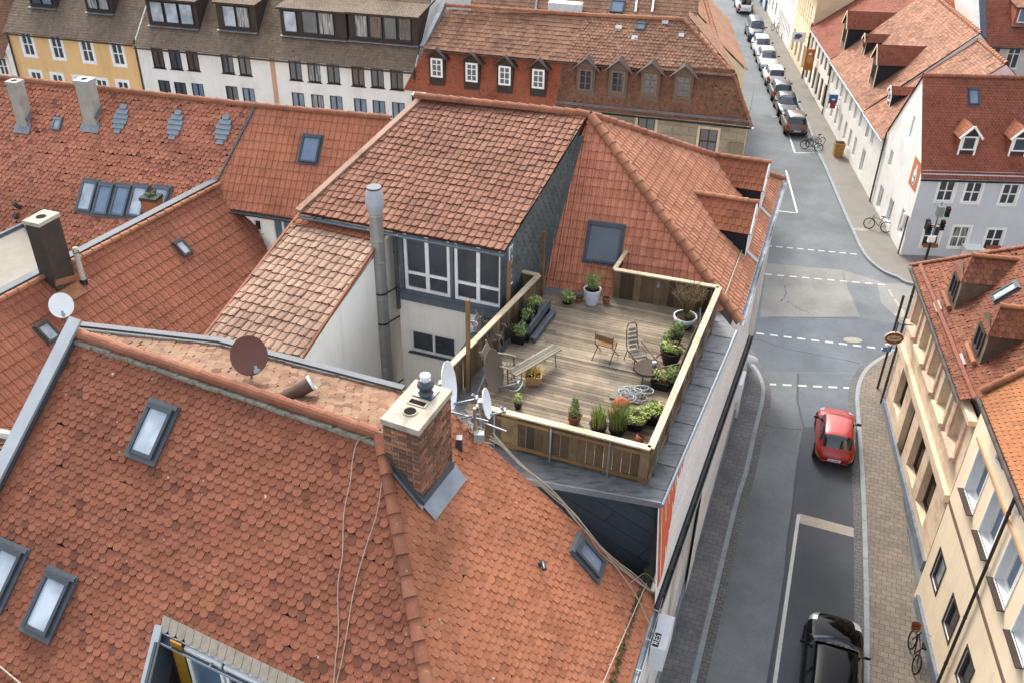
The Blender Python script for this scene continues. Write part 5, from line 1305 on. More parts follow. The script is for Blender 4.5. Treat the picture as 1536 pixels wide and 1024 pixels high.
# ------------------------------------------------------------------ row of houses along the cross street behind
def shed_dormer(parent, pl, px, py, w_, h_, u, n, wins, depth=3.2, mat=None, roofm=None, over=.25, up=.25, sill=.35):
    """wide flat dormer: px,py = middle of its front foot"""
    b = on(pl, px, py); mb = MB(); P = lambda a, d, z: b + u * a - n * d + Z * z
    hw = w_ / 2
    f = [P(-hw, 0, -.4), P(hw, 0, -.4), P(hw, 0, h_), P(-hw, 0, h_)]; k = [P(-hw, depth, -.4), P(hw, depth, -.4), P(hw, depth, h_ + up), P(-hw, depth, h_ + up)]
    mb.face(f); mb.face([f[1], k[1], k[2], f[2]]); mb.face([k[0], f[0], f[3], k[3]])
    o = mb.build('dormer', mat or BROWN_D, parent)
    r_ = MB(); lo = [P(-hw - .12, -over, h_ - .05), P(hw + .12, -over, h_ - .05), P(hw + .12, depth, h_ + up - .02), P(-hw - .12, depth, h_ + up - .02)]
    tiles(o, [[p + Z * .1 for p in lo]], roofm or T_BR, .2, .2, 'beaver', .02, 'dormer_roof', seg=2)
    r_.prism(lo, [p + Z * .08 for p in lo]); r_.build('dormer_fascia', BROWN_D, o)
    s_ = MB(); s_.box(P(0, -.12, .12), u * (hw + .05), n * .12, Z * .02); s_.build('dormer_sill', ZINC, o)
    for a, ww, hh, kw in wins: window(o, P(a, -.02, sill), u, n, ww, hh, rec=.0, **kw)
    return o
def row_roof(parent, e0, e1, n, pitch, length, mat, w_=.2, ee=.2, over=.35, kind='beaver', seg=2):
    t = math.tan(R(pitch)); up = -n * math.cos(R(pitch)) + Z * math.sin(R(pitch))
    a0, a1 = e0 + n * over - Z * over * t, e1 + n * over - Z * over * t
    q = [a0, a1, e1 + up * length, e0 + up * length]
    tiles(parent, [q], mat, w_, ee, kind, .025, seg=seg, jit=1.2)
    gutter(parent, a0 - Z * .06 + n * .05, a1 - Z * .06 + n * .05, .08, BROWNP)
    return (q[0], (q[1] - q[0]).cross(q[3] - q[0]).normalized())
# white apartment house
wE0, wE1 = at(204, 60, 9.5), at(623, 97.5, 9.5)
wu = horiz(wE1 - wE0); wn = V((wu.y, -wu.x, 0))
ap_h = thing('apartment_house', 'long white apartment house with brown roof, box dormers and dark framed windows', 'house', (wE0 + wE1) / 2 - Z * 9.5)
L_ = (wE1 - wE0).length
f = Facade(ap_h, V((wE0.x, wE0.y, 0)), wu, PL_WHITE, [(0, 0), (L_, 0), (L_, 9.5), (0, 9.5)])
BW = dict(frame=BLACKP, rec=.08, nx=2, fw=.05, sill=BLACKM)
for px, py in ((237, 87), (263, 89), (289, 91), (341, 95), (367, 98), (443, 105), (471, 108), (500, 110), (537, 114), (566, 116), (595, 119)):
    f.winpx(px, py, .82, 1.3, pane=random.choice([GL, GL, GL_C, GL_W]), **BW)
a_, z_ = f.uz(237, 87)
for px, py in ((248, 136), (272, 139), (298, 141), (349, 145), (374, 148), (448, 155), (477, 158), (505, 160), (541, 164), (569, 167), (598, 170)):
    f.winpx(px, py, .82, 1.3, pane=random.choice([GL, GL, GL_B, GL_C]), **BW)
f.build()
mb = MB(); a0_, z0_ = f.uz(409, 100); mb.box(f.W(a0_, 4.7, .006), wu * .16, wn * .012, Z * 4.7); mb.build('painted_strip', TRIM_OR, ap_h)
WP = row_roof(ap_h, wE0, wE1, wn, 42, 9, T_BR)
WK = lambda p=None: dict(frame=BLACKP, nx=1, fw=.04, pane=p or random.choice([GL, GL_C, GL_L]))
shed_dormer(ap_h, WP, 262, 44, 3.4, 1.75, wu, wn, [(-1.0, .9, 1.25, WK(GL_L)), (0, .9, 1.25, WK(GL_L)), (1.0, .9, 1.25, WK(GL_L))])
shed_dormer(ap_h, WP, 358, 50, 2.6, 1.75, wu, wn, [(-.45, .85, 1.25, WK(GL_L)), (.45, .85, 1.25, WK(GL_C))])
shed_dormer(ap_h, WP, 472, 60, 4.2, 1.75, wu, wn, [(-1.45, .85, 1.25, WK(GL_L)), (-.2, 1.0, 1.3, WK(GL)), (.85, 1.0, 1.3, WK(GL_C))])
shed_dormer(ap_h, WP, 576, 68, 4.3, 1.75, wu, wn, [(-1.35, .8, 1.3, WK(GL_C)), (-.45, .8, 1.3, WK(GL_W)), (.45, .8, 1.3, WK(GL)), (1.35, .8, 1.3, WK(GL_W))])
downpipe(ap_h, f.W(L_ - .05, 9.4, .1), f.W(L_ - .05, 0, .1), .06, BROWNP); 
mb = MB(); e_ = wE1 + wu * .05; mb.face([V((e_.x, e_.y, 0)), V((e_.x - wn.x * 9, e_.y - wn.y * 9, 0)), e_ - wn * 7 + Z * 6.2, e_]); mb.build('gable', PL_WHITE, ap_h)
# yellow house
yE0, yE1 = at(8, 39, 9.5), at(202, 57, 9.5)
yu = horiz(yE1 - yE0); yn = V((yu.y, -yu.x, 0)); L_ = (yE1 - yE0).length
yh = thing('yellow_house', 'ochre yellow plastered house with white window frames and brown dormered roof', 'house', (yE0 + yE1) / 2 - Z * 9.5)
f = Facade(yh, V((yE0.x, yE0.y, 0)), yu, PL_YEL, [(0, 0), (L_, 0), (L_, 9.5), (0, 9.5)])
YW = dict(frame=WHITEP, rec=.06, nx=2, nz=(.5,), fw=.07, surround=WHITEP, sw=.13, pane=GL)
for px, py in ((42, 67), (86, 71.5), (131, 76.5), (177, 81)): f.winpx(px, py, .8, 1.45, **YW)
for px, py in ((57, 124), (89, 128), (122, 132), (155, 136), (187, 139)): f.winpx(px, py, .8, 1.45, **YW)
f.build(); downpipe(yh, f.W(L_ - .02, 9.4, .1), f.W(L_ - .02, 0, .1), .07, BROWNP); downpipe(yh, f.W(.05, 9.4, .1), f.W(.05, 0, .1), .06, BROWNP)
YP = row_roof(yh, yE0, yE1, yn, 42, 9, T_BR)
shed_dormer(yh, YP, 66, 15, 1.9, 1.7, yu, yn, [(-.4, .75, 1.25, WK(GL)), (.4, .75, 1.25, WK(GL_B))])
shed_dormer(yh, YP, 151, 23, 1.9, 1.7, yu, yn, [(-.4, .75, 1.25, WK(GL_C)), (.4, .75, 1.25, WK(GL_C))])
# pale neighbour at the far left edge
nh = thing('pale_house', 'pale house cut off by the left edge beside the yellow house, old red roof', 'house', at(-30, 100, 7))
nE1 = at(10, 78, 7.2); nE0 = nE1 - yu * 8
f = Facade(nh, V((nE0.x, nE0.y, 0)), yu, PL_TAN, [(0, 0), (8, 0), (8, 7.2), (0, 7.2)]); f.winpx(5, 100, .7, 1.2, frame=WHITEP, surround=WHITEP, nz=(.5,), rec=.06); f.build()
row_roof(nh, nE0, nE1 - yu * .1, yn, 45, 8, T_MW)
# mansard houses
mu_ = horiz(at(1128, 190, 8) - at(833, 158, 8)); mn_ = V((mu_.y, -mu_.x, 0))
def eave(px, py): return at(px, py, 8)
mE1_, mE0_ = at(1127, 190, 8), at(833, 160, 8); mEL = mE0_ - mu_ * 9.3
brk = [at(637, 72, 10.5), at(845, 91, 10.5), at(1102, 103, 10.5)]
rdg = [at(668, 10, 12.4), at(880, 24, 12.4), at(1026, 31, 12.4)]
mr = thing('red_mansard_house', 'house with bright red mansard slope and four white dormer windows', 'house', V((-2, 56, 0)))
tiles(mr, [[mEL, mE0_, brk[1], brk[0]]], T_MR, .17, .13, 'beaver', .025, seg=2)
tiles(mr, [[brk[0] + mn_ * .2 - Z * .02, brk[1] + mn_ * .2 - Z * .02, rdg[1], rdg[0]]], T_MT, .24, .3, 'stag', .04, seg=2, jit=2.2)
f = Facade(mr, V((mEL.x, mEL.y, 0)) - mn_ * .3, mu_, SAND_W, [(0, 0), (9.3, 0), (9.3, 7.9), (0, 7.9)])
for k in range(4): f.win(1.4 + 2.2 * k, 5, 1.0, 1.8, frame=BROWNP, rec=.1)
f.build(); gutter(mr, brk[0] + mn_ * .28 - Z * .06, brk[1] + mn_ * .28 - Z * .06, .06, BROWNP); ridge(mr, rdg[0], rdg[1], .14, .4, RIDGE, Z)
MP1 = plane(mEL, mE0_, brk[0])
for px, py in ((656, 123), (708, 130), (757, 135), (807, 140)):
    dormer(mr, on(MP1, px, py) + mn_ * .02, mn_, .95, 1.5, .42, 1.8, BROWN_D, BROWNP, (.72, 1.1, .28, dict(nx=2, nz=(.34, .67), frame=WHITEP, pane=GL, fw=.1, bw=.025)), None, .22, sidemat=BROWN_D)
mw = thing('weathered_mansard_house', 'stone corner house with weathered brown mansard roof and four gabled dormers', 'house', V((8, 54, 0)))
MP2 = plane(mE0_, mE1_, brk[1]); b2_ = on(MP2, 1102, 105)
tiles(mw, [[mE0_, mE1_, b2_, brk[1]]], T_MW, .17, .14, 'beaver', .028, seg=2, jit=2.2)
b3_ = V((b2_.x, b2_.y, 10.5)); UT = plane(brk[1], b3_, rdg[1]); ru = on(UT, 1026, 31)
tiles(mw, [[brk[1] + mn_ * .2 - Z * .02, b3_ + mn_ * .2 - Z * .02, ru, rdg[1]]], T_MT, .2, .22, 'beaver', .04, seg=2, jit=2.6)
ef = mE1_ + V((.02, 1, 0)) * 10; bf = ef - mu_ * 1.0 + Z * 2.5 + mn_ * .2
tiles(mw, [[mE1_, ef, bf, b3_]], T_MTO, .2, .16, 'beaver', .028, seg=2)
tiles(mw, [[b3_ + mu_ * .2, bf + mu_ * .2, ru - mn_ * 2.2 + Z * .0, ru]], T_MTO, .2, .22, 'beaver', .03, seg=2)
ridge(mw, b3_, ru, .12, .4, RIDGE_N, Z); ridge(mw, mE1_, b3_, .1, .4, RIDGE, (mn_ + mu_).normalized()); ridge(mw, rdg[1], ru, .14, .4, RIDGE_N, Z)
gutter(mw, brk[1] + mn_ * .28 - Z * .06, b3_ + mn_ * .28 - Z * .06, .06, BROWNP); gutter(mw, mE0_ + mn_ * .1 - Z * .06, mE1_ + mn_ * .1 - Z * .06, .08, BLACKM); gutter(mw, mE1_ + mu_ * .1 - Z * .06, ef + mu_ * .1 - Z * .06, .08, ZINC_L)
mb = MB()
for k in range(95):
    p = mE0_.lerp(mE1_, (k + .5) / 95) + (brk[1] - mE0_) * .12 + MP2[1] * .1; mb.bar(p, p - Z * .14 + mn_ * .02, .025, .02)
mb.bar(mE0_ + (brk[1] - mE0_) * .12 + MP2[1] * .12, mE1_ + (brk[1] - mE0_) * .12 + MP2[1] * .12, .03, .03); mb.bar(mE0_ + (brk[1] - mE0_) * .09 + MP2[1] * .1, mE1_ + (brk[1] - mE0_) * .09 + MP2[1] * .1, .03, .03)
mb.build('snow_guard', ZINC, mw)
f = Facade(mw, V((mE0_.x, mE0_.y, 0)) - mn_ * .4, mu_, SAND_W, [(0, 0), (10.8, 0), (10.8, 7.9), (0, 7.9)])
for px, py in ((968, 200), (1061, 216)):
    f.winpx(px, py, 1.0, 1.7, frame=BROWNP, rec=.16, pane=GL, nx=2, nz=(.55,), surround=SAND_T, sw=.14)
a_, z_ = f.uz(1061, 216)
for k in (1, 3): f.win(a_ - 2.4 * k - .0, z_ - .85, 1.0, 1.7, frame=BROWNP, rec=.16, pane=GL, nx=2, surround=SAND_T, sw=.14) if k == 3 else None
f.build()
mb = MB()
for k in range(6): mb.box(f.W(10.4, 1 + k * 1.1, .03), mu_ * (.38 if k % 2 else .3), mn_ * .05, Z * .42)
mb.build('quoin', SAND_W, mw)
f2 = Facade(mw, f.W(10.8, -f.O.z), V((-mn_.x, -mn_.y, 0)), SAND_W, [(0, 0), (9, 0), (9, 7.9), (0, 7.9)])
for k in range(3): f2.win(1.6 + 2.6 * k, 4.6, 1.0, 1.7, frame=BROWNP, rec=.12, surround=SAND_T)
f2.build()
for px, py in ((877, 143), (925, 146), (973, 150), (1022, 155)):
    dormer(mw, on(MP2, px, py) + mn_ * .02, mn_, 1.05, 1.62, .45, 2.0, plain('dormer_wood', '7c6a5c', .14, 6, .8, 0, .2, .15) if 'DWOOD' not in globals() else DWOOD, ZINC_D if False else BROWNP, (.82, 1.25, .25, dict(nx=2, nz=(.35, .68), frame=TRIM_BR, pane=GL, fw=.11, bw=.025)), None, .24, sidemat=T_MW)
skylight(mw, UT, 961, 41, .5, .5, glass=GL_B, flash=.02)
for px, py, w__, h__ in ((998, 33, .35, .4), (952, 58, .35, .3), (928, 42, .35, .25), (1022, 54, .3, .25), (975, 77, .3, .3), (1050, 92, .25, .2), (976, 88, .2, .3)):
    mb = MB(); c = on(UT, px, py); u_, v_ = frame(UT[1]); mb.box(c + UT[1] * .07, u_ * w__ / 2, v_ * h__ / 2, UT[1] * .01); mb.build('patched_tile', plain('lead_patch', 'a8a8a2', .2, 8, .7) if False else ZINC_L, mw)
mb = MB(); e_ = mEL; q = [brk[0] - mu_ * .12, rdg[0] - mu_ * .12]
mb.bar(q[0], q[1] + (q[1] - q[0]) * .08, .3, .25, Z, 0); mb.build('parapet', ZINC, mr)
mb = MB(); q0 = on(MP1, 640, 150); q0 = at(628, 145, 9.0); mb.box(q0 - Z * 2.5, mu_ * .32, mn_ * .25, Z * 2.6); o_ = mb.build('chimney', BROWN_D, mr); mb = MB(); mb.box(q0 + Z * .12, mu_ * .36, mn_ * .29, Z * .04); mb.face(mb.ring(q0 + Z * .165, Z, .12, 12), 1); mb.build('chimney_cap', [CONC, hole], o_)
# roofs behind the mansards
bh_ = thing('rear_roof_house', 'brown tiled house behind the mansard roofs with a blue skylight and white box dormer', 'house', V((5, 66, 0)))
b0_, b1_ = at(640, 18, 10.0), at(1040, 52, 10.0); bu = horiz(b1_ - b0_); bn = V((bu.y, -bu.x, 0))
BP = row_roof(bh_, b0_, b1_, bn, 38, 10, T_MT, .24, .3, kind='stag')
mb = MB(); mb.face([V((b0_.x, b0_.y, 0)), V((b1_.x, b1_.y, 0)), b1_, b0_]); mb.build('wall', PL_WHITE, bh_)
skylight(bh_, BP, 926, 11, .85, .95, glass=GL_B, flash=.05)
mb = MB(); mb.box(on(BP, 848, 18) + Z * .3, bu * 1.1, bn * .4, Z * .3); mb.build('box_dormer', WHITEP, bh_)
for px in (803, 953, 978):
    mb = MB(); mb.bar(on(BP, px, 20) + BP[1] * .1, on(BP, px + 6, -25) + BP[1] * .1, .12, .1); mb.build('verge', WHITEP if px > 900 else ZINC, bh_)
tw = thing('white_fire_wall', 'white rendered fire wall rising behind the red mansard roof', 'wall', V((-4, 60, 0)))
w0_, w1_ = at(643, 30, 11.0), at(716, 12, 12); mb = MB(); w2_ = w0_ + (bu * 2.6); mb.prism([V((p.x, p.y, 0)) for p in (w0_, w2_, w2_ - bn * .4, w0_ - bn * .4)], [w0_ + Z * .4, w2_ + Z * 2.8, w2_ - bn * .4 + Z * 2.8, w0_ - bn * .4 + Z * .4]); mb.build('wall_face', PL_WHITE, tw)
for i, (px, py, zz, L__, mat_) in enumerate(((1045, 20, 9, 5, T_MTO), (1075, 60, 8.5, 3, T_MTO))):
    g_ = thing('street_side_house', ['gabled orange roof behind the hipped corner of the mansard house', 'pale tiled lean-to beside the street behind the mansard house'][i], 'house', at(px, py, 0))
    a0 = at(px, py, zz); d_ = horiz(V((.09, 1, 0))); s_ = V((d_.y, -d_.x, 0))
    tiles(g_, [[a0 + s_ * 2.4 - Z * 2, a0 + s_ * 2.4 - Z * 2 + d_ * 14, a0 + d_ * 14, a0]], mat_, .24, .3, 'stag', .03, seg=2); tiles(g_, [[a0 - s_ * 2.4 - Z * 2, a0, a0 + d_ * 14, a0 - s_ * 2.4 - Z * 2 + d_ * 14]], mat_, .24, .3, 'stag', .03, seg=2)
    mb = MB(); c = [a0 - s_ * 2.2 - Z * 2, a0 + s_ * 2.2 - Z * 2]; mb.face([V((c[0].x, c[0].y, 0)), V((c[1].x, c[1].y, 0)), c[1], a0 - Z * .05, c[0]]); mb.face([V((c[1].x, c[1].y, 0)), V((c[1].x, c[1].y, 0)) + d_ * 14, c[1] + d_ * 14, c[1]]); mb.build('wall', PL_TAN, g_)
    ridge(g_, a0, a0 + d_ * 14, .14, .4, RIDGE_N, Z)

# ------------------------------------------------------------------ right side, far: corner house and the row behind it
GU = -GD                                    # along the street front, towards the camera
GN = V((GU.y, -GU.x, 0))                    # out into the street
bl = thing('corner_house', 'corner house with pale blue front, white gable and red roof with two dormers', 'house', GB0 + V((5, 4, 0)))
pk = vert(GB0, GD, 1386, 114); ge = 5.25
dpt = (pk - V((GB0.x, GB0.y, pk.z))).length
gl_len = dpt * 2
BU = V((1, -.02, 0)).normalized()           # blue front runs away to the right
BN = V((BU.y, -BU.x, 0))
for_b = Facade(bl, GB0, BU, PL_BLUE, [(0, 0), (14, 0), (14, ge + .1), (0, ge + .1)], 'blue_front')
QW = dict(frame=WHITEP, rec=.1, nx=2, nz=(.5,), fw=.08, bw=.035, surround=WHITEP, sw=.1, sill=WHITEP, pane=GL)
for px, py in ((1419, 287), (1459, 289), (1514, 292)): for_b.winpx(px, py, .95, 1.3, **QW)
for px, py in ((1397, 355), (1439, 356), (1490, 360)): for_b.winpx(px, py, 1.0, 1.4, **dict(QW, pane=GL if px != 1439 else GL_C))
for_b.win(11.5, 2.9, .95, 1.3, **QW); for_b.build()
for px, py in ((1395, 368), (1489, 370)):
    a_, z_ = for_b.uz(px, py); mb = MB(); mb.box(for_b.W(a_, z_, .08), BU * .42, BN * .09, Z * .09); o_ = mb.build('flower_box', TERRA, bl)
    if px < 1400: mb = MB(); leaves(mb, for_b.W(a_, z_ + .16, .08), .35, .08, .12, 40, .07); mb.build('flowers', LEAF_L, o_)
mb = MB(); a_, z_ = for_b.uz(1453, 378); mb.box(for_b.W(a_, z_ + .5, .35), BU * .55, BN * .35, Z * .03); mb.box(for_b.W(a_, z_ - .3, .05), BU * .45, BN * .05, Z * .7, 1); mb.build('door_canopy', [WHITEP, PL_WHITE], bl)
gw = Facade(bl, GB0 + GD * gl_len, GU, PL_WHITE, [(0, 0), (gl_len, 0), (gl_len, ge), (dpt, pk.z), (0, ge - .2)], 'gable_wall')
for px, py, w__, h__ in ((1368, 191, .35, 1.3), (1336, 238, .6, 1.0), (1317, 214, .6, 1.1), (1308, 204, .6, 1.1)): gw.winpx(px, py, w__, h__, frame=WHITEP, rec=.16, nx=1, pane=GL_L)
for px, py in ((1304, 277), (1320, 297), (1335, 317), (1353, 334)): gw.winpx(px, py, .95, 1.5, frame=WHITEP, rec=.2, pane=GL_L if px < 1350 else GL)
gw.build()
mb = MB(); a_, z_ = gw.uz(1373, 262); q = lambda x, z, d: gw.W(a_ + x, z_ + z, d)
mb.face([q(-.75, -.85, .012), q(.75, -.85, .012), q(.75, .85, .012), q(-.75, .85, .012)], 0)
def blob(cx, cz, rx, rz, m, d=.02): mb.face([q(cx + math.cos(6.283 * i / 16) * rx, cz + math.sin(6.283 * i / 16) * rz, d) for i in range(16)], m)
blob(0, -.15, .3, .5, 1); blob(0, -.2, .2, .4, 2, .028); blob(.02, .1, .14, .25, 1, .034); blob(.03, .45, .1, .13, 1, .03); blob(-.05, -.35, .12, .14, 1, .036)
mb.build('wall_painting', [plain('painting_orange', 'cf7f54', .1, 5, .85), WHITEP, plain('painting_grey', '7a746c', .2, 12, .85)], bl)
ro = .14; tS = (pk.z - ge) / dpt
def bs(x): return V((1, -.02, 0)).normalized() * x
pS = [GB0 + V((0, 0, ge)) + BN * ro - Z * ro * tS - BU * .08, GB0 + V((0, 0, ge)) + BN * ro - Z * ro * tS + BU * 14.2, V((pk.x, pk.y, pk.z)) + BU * 14, pk - BU * .08]
tiles(bl, [pS], T_BL, .2, .17, 'beaver', .028, seg=2); BLP = plane(pS[0], pS[1], pS[2])
gE = GB0 + GD * gl_len + Z * (ge - .3); pN_ = [gE - BU * .08, pk - BU * .08, pk + BU * 14, gE + BU * 14]
tiles(bl, [pN_], T_BL, .22, .2, 'beaver', .028, seg=2)
ridge(bl, pk, pk + BU * 14, .13, .36, RIDGE, Z); gutter(bl, pS[0] - Z * .07 + BN * .05, pS[1] - Z * .07 + BN * .05, .08, BLACKM)
mb = MB(); g0 = pS[0] + (pS[3] - pS[0]) * .07 + BLP[1] * .12; mb.bar(g0, g0 + BU * 14, .04, .03); 
for k in range(20): p = g0 + BU * (.3 + k * .7); mb.bar(p, p - BLP[1] * .12, .04, .02)
mb.build('snow_guard', CABLE, bl)
skylight(bl, BLP, 1460, 146, .6, .95, glass=GL_B, flash=.05)
for px, py in ((1448, 232), (1524, 234)):
    dormer(bl, on(BLP, px, py) + BN * .02, BN, 1.0, 1.15, .55, 2.4, BROWN_D, T_NEW, (.78, .8, .28, dict(nx=1, frame=WHITEP, pane=GL, fw=.07)), WHITEP, .16, roof_tiles=(.2, .18, 'beaver', 2), sidemat=T_BL)
downpipe(bl, gw.W(.1, ge - .3, .1), gw.W(.1, 0, .1), .06, BROWNP)
mb = MB(); mb.tube([gw.W(dpt * 2 - .1, 2.6, .12), gw.W(dpt * 2 - .1, .1, .12)], .05, 8); mb.lathe(gw.W(dpt * 2 - .35, 1.75, .2), [(.12, 0), (.12, .9)], 10, 1, cap=(True, True)); mb.build('downpipe', [BROWNP, WHITEP], bl)
# long white house
def row_house(name, label, t0, t1, eave, rz, run, wall, roofm, wins, loc_off=3, pane=GL_L, ee=.2, dz=0, kw={}):
    h_ = thing(name, label, 'house', GB0 + GD * (t0 + t1) / 2 - GN * loc_off)
    f_ = Facade(h_, GB0 + GD * t1, GU, wall, [(0, 0), (t1 - t0, 0), (t1 - t0, eave), (0, eave)])
    for a, z, w__, h__ in wins: f_.win(a, z, w__, h__, **dict(dict(rec=.18, nx=1, frame=WHITEP, pane=pane), **kw))
    f_.build()
    e0, e1_ = GB0 + GD * t1 + Z * eave + GN * .25 - Z * .15, GB0 + GD * t0 + Z * eave + GN * .25 - Z * .15
    rA, rB = GB0 + GD * t1 + Z * rz - GN * run, GB0 + GD * t0 + Z * rz - GN * run
    tiles(h_, [[e0, e1_, rB, rA]], roofm, .22, ee, 'stag', .035, seg=2, jit=1.8)
    ridge(h_, rB, rA, .13, .4, RIDGE_N, Z); gutter(h_, e0 + GN * .05 - Z * .05, e1_ + GN * .05 - Z * .05, .08, ZINC_L)
    mb = MB(); c0, c1 = GB0 + GD * t0 - GN * run * 2 , GB0 + GD * t1 - GN * run * 2
    mb.face([rA, rB, c0 + Z * eave, c1 + Z * eave], 1); 
    for q in (t0, t1): b_ = GB0 + GD * q; mb.face([b_, b_ - GN * run * 2, b_ - GN * run * 2 + Z * eave, b_ - GN * run + Z * (rz - .06), b_ + Z * (eave - .06)], 0)
    mb.build('gable', [wall, roofm], h_)
    return h_, f_, plane(e0, e1_, rA)
tA = (vert(GB0, GD, 1305, 151) - GB0); tA = V((tA.x, tA.y, 0)).length; tB = V(((vert(GB0, GD, 1251, 88) - GB0).x, (vert(GB0, GD, 1251, 88) - GB0).y, 0)).length
tI = gl_len
ih, if_, IP = row_house('link_house', 'low white link house with a small tiled dormer between gable house and long house', tI, tA, 4.55, 9.55, 6.0, PL_WHITE, T_LW, [(1.0, 2.9, .7, 1.2), (2.4, 2.9, .7, 1.2), (1.4, .6, .8, 1.6)])
lw_wins = []
LL = tB - tA
for k in range(7): lw_wins.append((LL * (k + .6) / 7.3, 2.9, .62, 1.25)); lw_wins.append((LL * (k + .6) / 7.3, .75, .62, 1.35))
lw, lwf2, LWP = row_house('long_white_house', 'long white street house with steep brown roof and three slate-sided dormers', tA, tB, 4.6, 10.0, 6.0, PL_WHITE, T_LW, lw_wins)
sd_ = horiz(V((GN.x, GN.y, 0)))
for px, py, w__, hw, rs, lab in ((1306, 128, 1.5, 1.9, .95, 0), (1263, 72, 1.5, 1.9, .95, 0), (1294, 82, .7, 1.2, .35, 0)):
    dormer(lw, on(LWP, px, py), sd_, w__, hw, rs, 4.8 if w__ > 1 else 2.4, OLDW, T_BL, (.62, 1.0, .5, dict(nx=2, frame=BROWNP, pane=GL, fw=.06)), PL_TAN, .18, roof_tiles=(.2, .18, 'beaver', 2), sidemat=BLACKSL)
dormer(ih, on(IP, 1332, 158), sd_, .8, .95, .35, 2.2, OLDW, T_BL, (.5, .6, .3, dict(nx=1, frame=WHITEP, pane=GL)), WHITEP, .12, roof_tiles=(.2, .18, 'beaver', 2), sidemat=BLACKSL)
downpipe(lw, lwf2.W(.1, 4.5, .08), lwf2.W(.1, 0, .08), .05, BROWNP)
tC = tB + 9.5; tD = tC + 8.5; tE = tD + 9; tF = tE + 18
cw = [(1 + 1.55 * k, 2.95, .7, 1.2) for k in range(6)] + [(1 + 1.55 * k, .4, .9, 1.9) for k in range(6)]
chs, cf_, CP_ = row_house('cream_house', 'cream street house with brown arched ground floor windows beside a dark downpipe', tB, tC, 4.7, 9.5, 6.5, PL_ROW, T_BL, cw, pane=GL_W, kw=dict(frame=BROWNP))
downpipe(chs, cf_.W(.05, 5, .1), cf_.W(.05, 0, .1), .08, BROWNP)
tw_ = [(1 + 1.0 * k, 4.2, .3, 1.9) for k in range(7)] + [(1.4 + 1.9 * k, .5, 1.0, 2.1) for k in range(4)]
tl, tf_, _ = row_house('tall_tan_house', 'tall tan street house with narrow slit windows and an orange sign', tC, tD, 7.2, 9.5, 4.5, PL_TAN, T_BL, tw_, pane=GL_W)
ww_ = [(1 + .85 * k, 4.1, .35, 1.6) for k in range(9)] + [(1 + .85 * k, 1.0, .35, 1.4) for k in range(9)]
wh2, wf_, _ = row_house('white_slatted_house', 'white street house with two rows of narrow dark windows up the street', tD, tE, 7.4, 10.5, 4.5, PL_WHITE, T_BL, ww_, pane=GL)
fw_ = [(1.4 + 2.2 * k, z, .8, 1.4) for k in range(8) for z in (1.0, 4.0)]
fa, ff_, _ = row_house('far_house', 'last pale house visible at the top of the street', tE, tF, 7.5, 10.5, 4.5, PL_WHITE, T_BL, fw_, pane=GL)
br = thing('rear_red_house', 'rows of red tiled rear roofs between the street row and the grey house', 'house', GB0 + GD * 30 - GN * 14)
for px0, py0, px1, py1, zz, ln, mt in ((1362, 62, 1462, 76, 6.2, 5, T_LB), (1350, 22, 1462, 34, 7.5, 7, T_BL)):
    k0, k1 = at(px0, py0, zz), at(px1, py1, zz); ku_ = horiz(k1 - k0); kn_ = V((ku_.y, -ku_.x, 0)); row_roof(br, k0, k1, kn_, 38, ln, mt)
    mb = MB(); mb.face([V((k0.x, k0.y, 0)), V((k1.x, k1.y, 0)), k1, k0]); mb.build('wall', PL_GREY, br)
# grey house at the top right corner
gh_ = thing('grey_house', 'grey plastered house with white windows and red dormered roof at the top right', 'house', at(1510, 100, 0))
gE0 = at(1470, 60, 7.5); gE1 = gE0 + V((14, -1.2, 0)); gu = horiz(gE1 - gE0); gn = V((gu.y, -gu.x, 0))
f = Facade(gh_, V((gE0.x, gE0.y, 0)), gu, PL_GREY, [(0, 0), (14, 0), (14, 7.5), (0, 7.5)])
for px, py in ((1489, 87), (1519, 88)): f.winpx(px, py, .95, 1.55, frame=WHITEP, nx=2, nz=(.7,), rec=.1, sill=WHITEP, fw=.08)
f.build(); GP = row_roof(gh_, gE0, gE1, gn, 45, 8, T_BL)
mb = MB(); b_ = gE0 - gu * .15; mb.prism([V((p.x, p.y, 0)) for p in (b_ - gu * .3, b_ + gu * .1, b_ + gu * .1 - gn * 9, b_ - gu * .3 - gn * 9)], [b_ - gu * .3 + Z * .3, b_ + gu * .1 + Z * .3, b_ + gu * .1 - gn * 9 + Z * 8.5, b_ - gu * .3 - gn * 9 + Z * 8.5]); mb.build('fire_wall', PL_WHITE, gh_); verge(gh_, [gE0 + Z * .12 + gu * .2, gE0 + Z * 6 - gn * 5.9 + gu * .2], .5, .05, ZINC_D)
shed_dormer(gh_, GP, 1545, 42, 2.6, 1.4, gu, gn, [(-.4, 1.4, 1.1, dict(frame=WHITEP, nx=1, pane=GL_B))], mat=T_LB, roofm=T_LW)

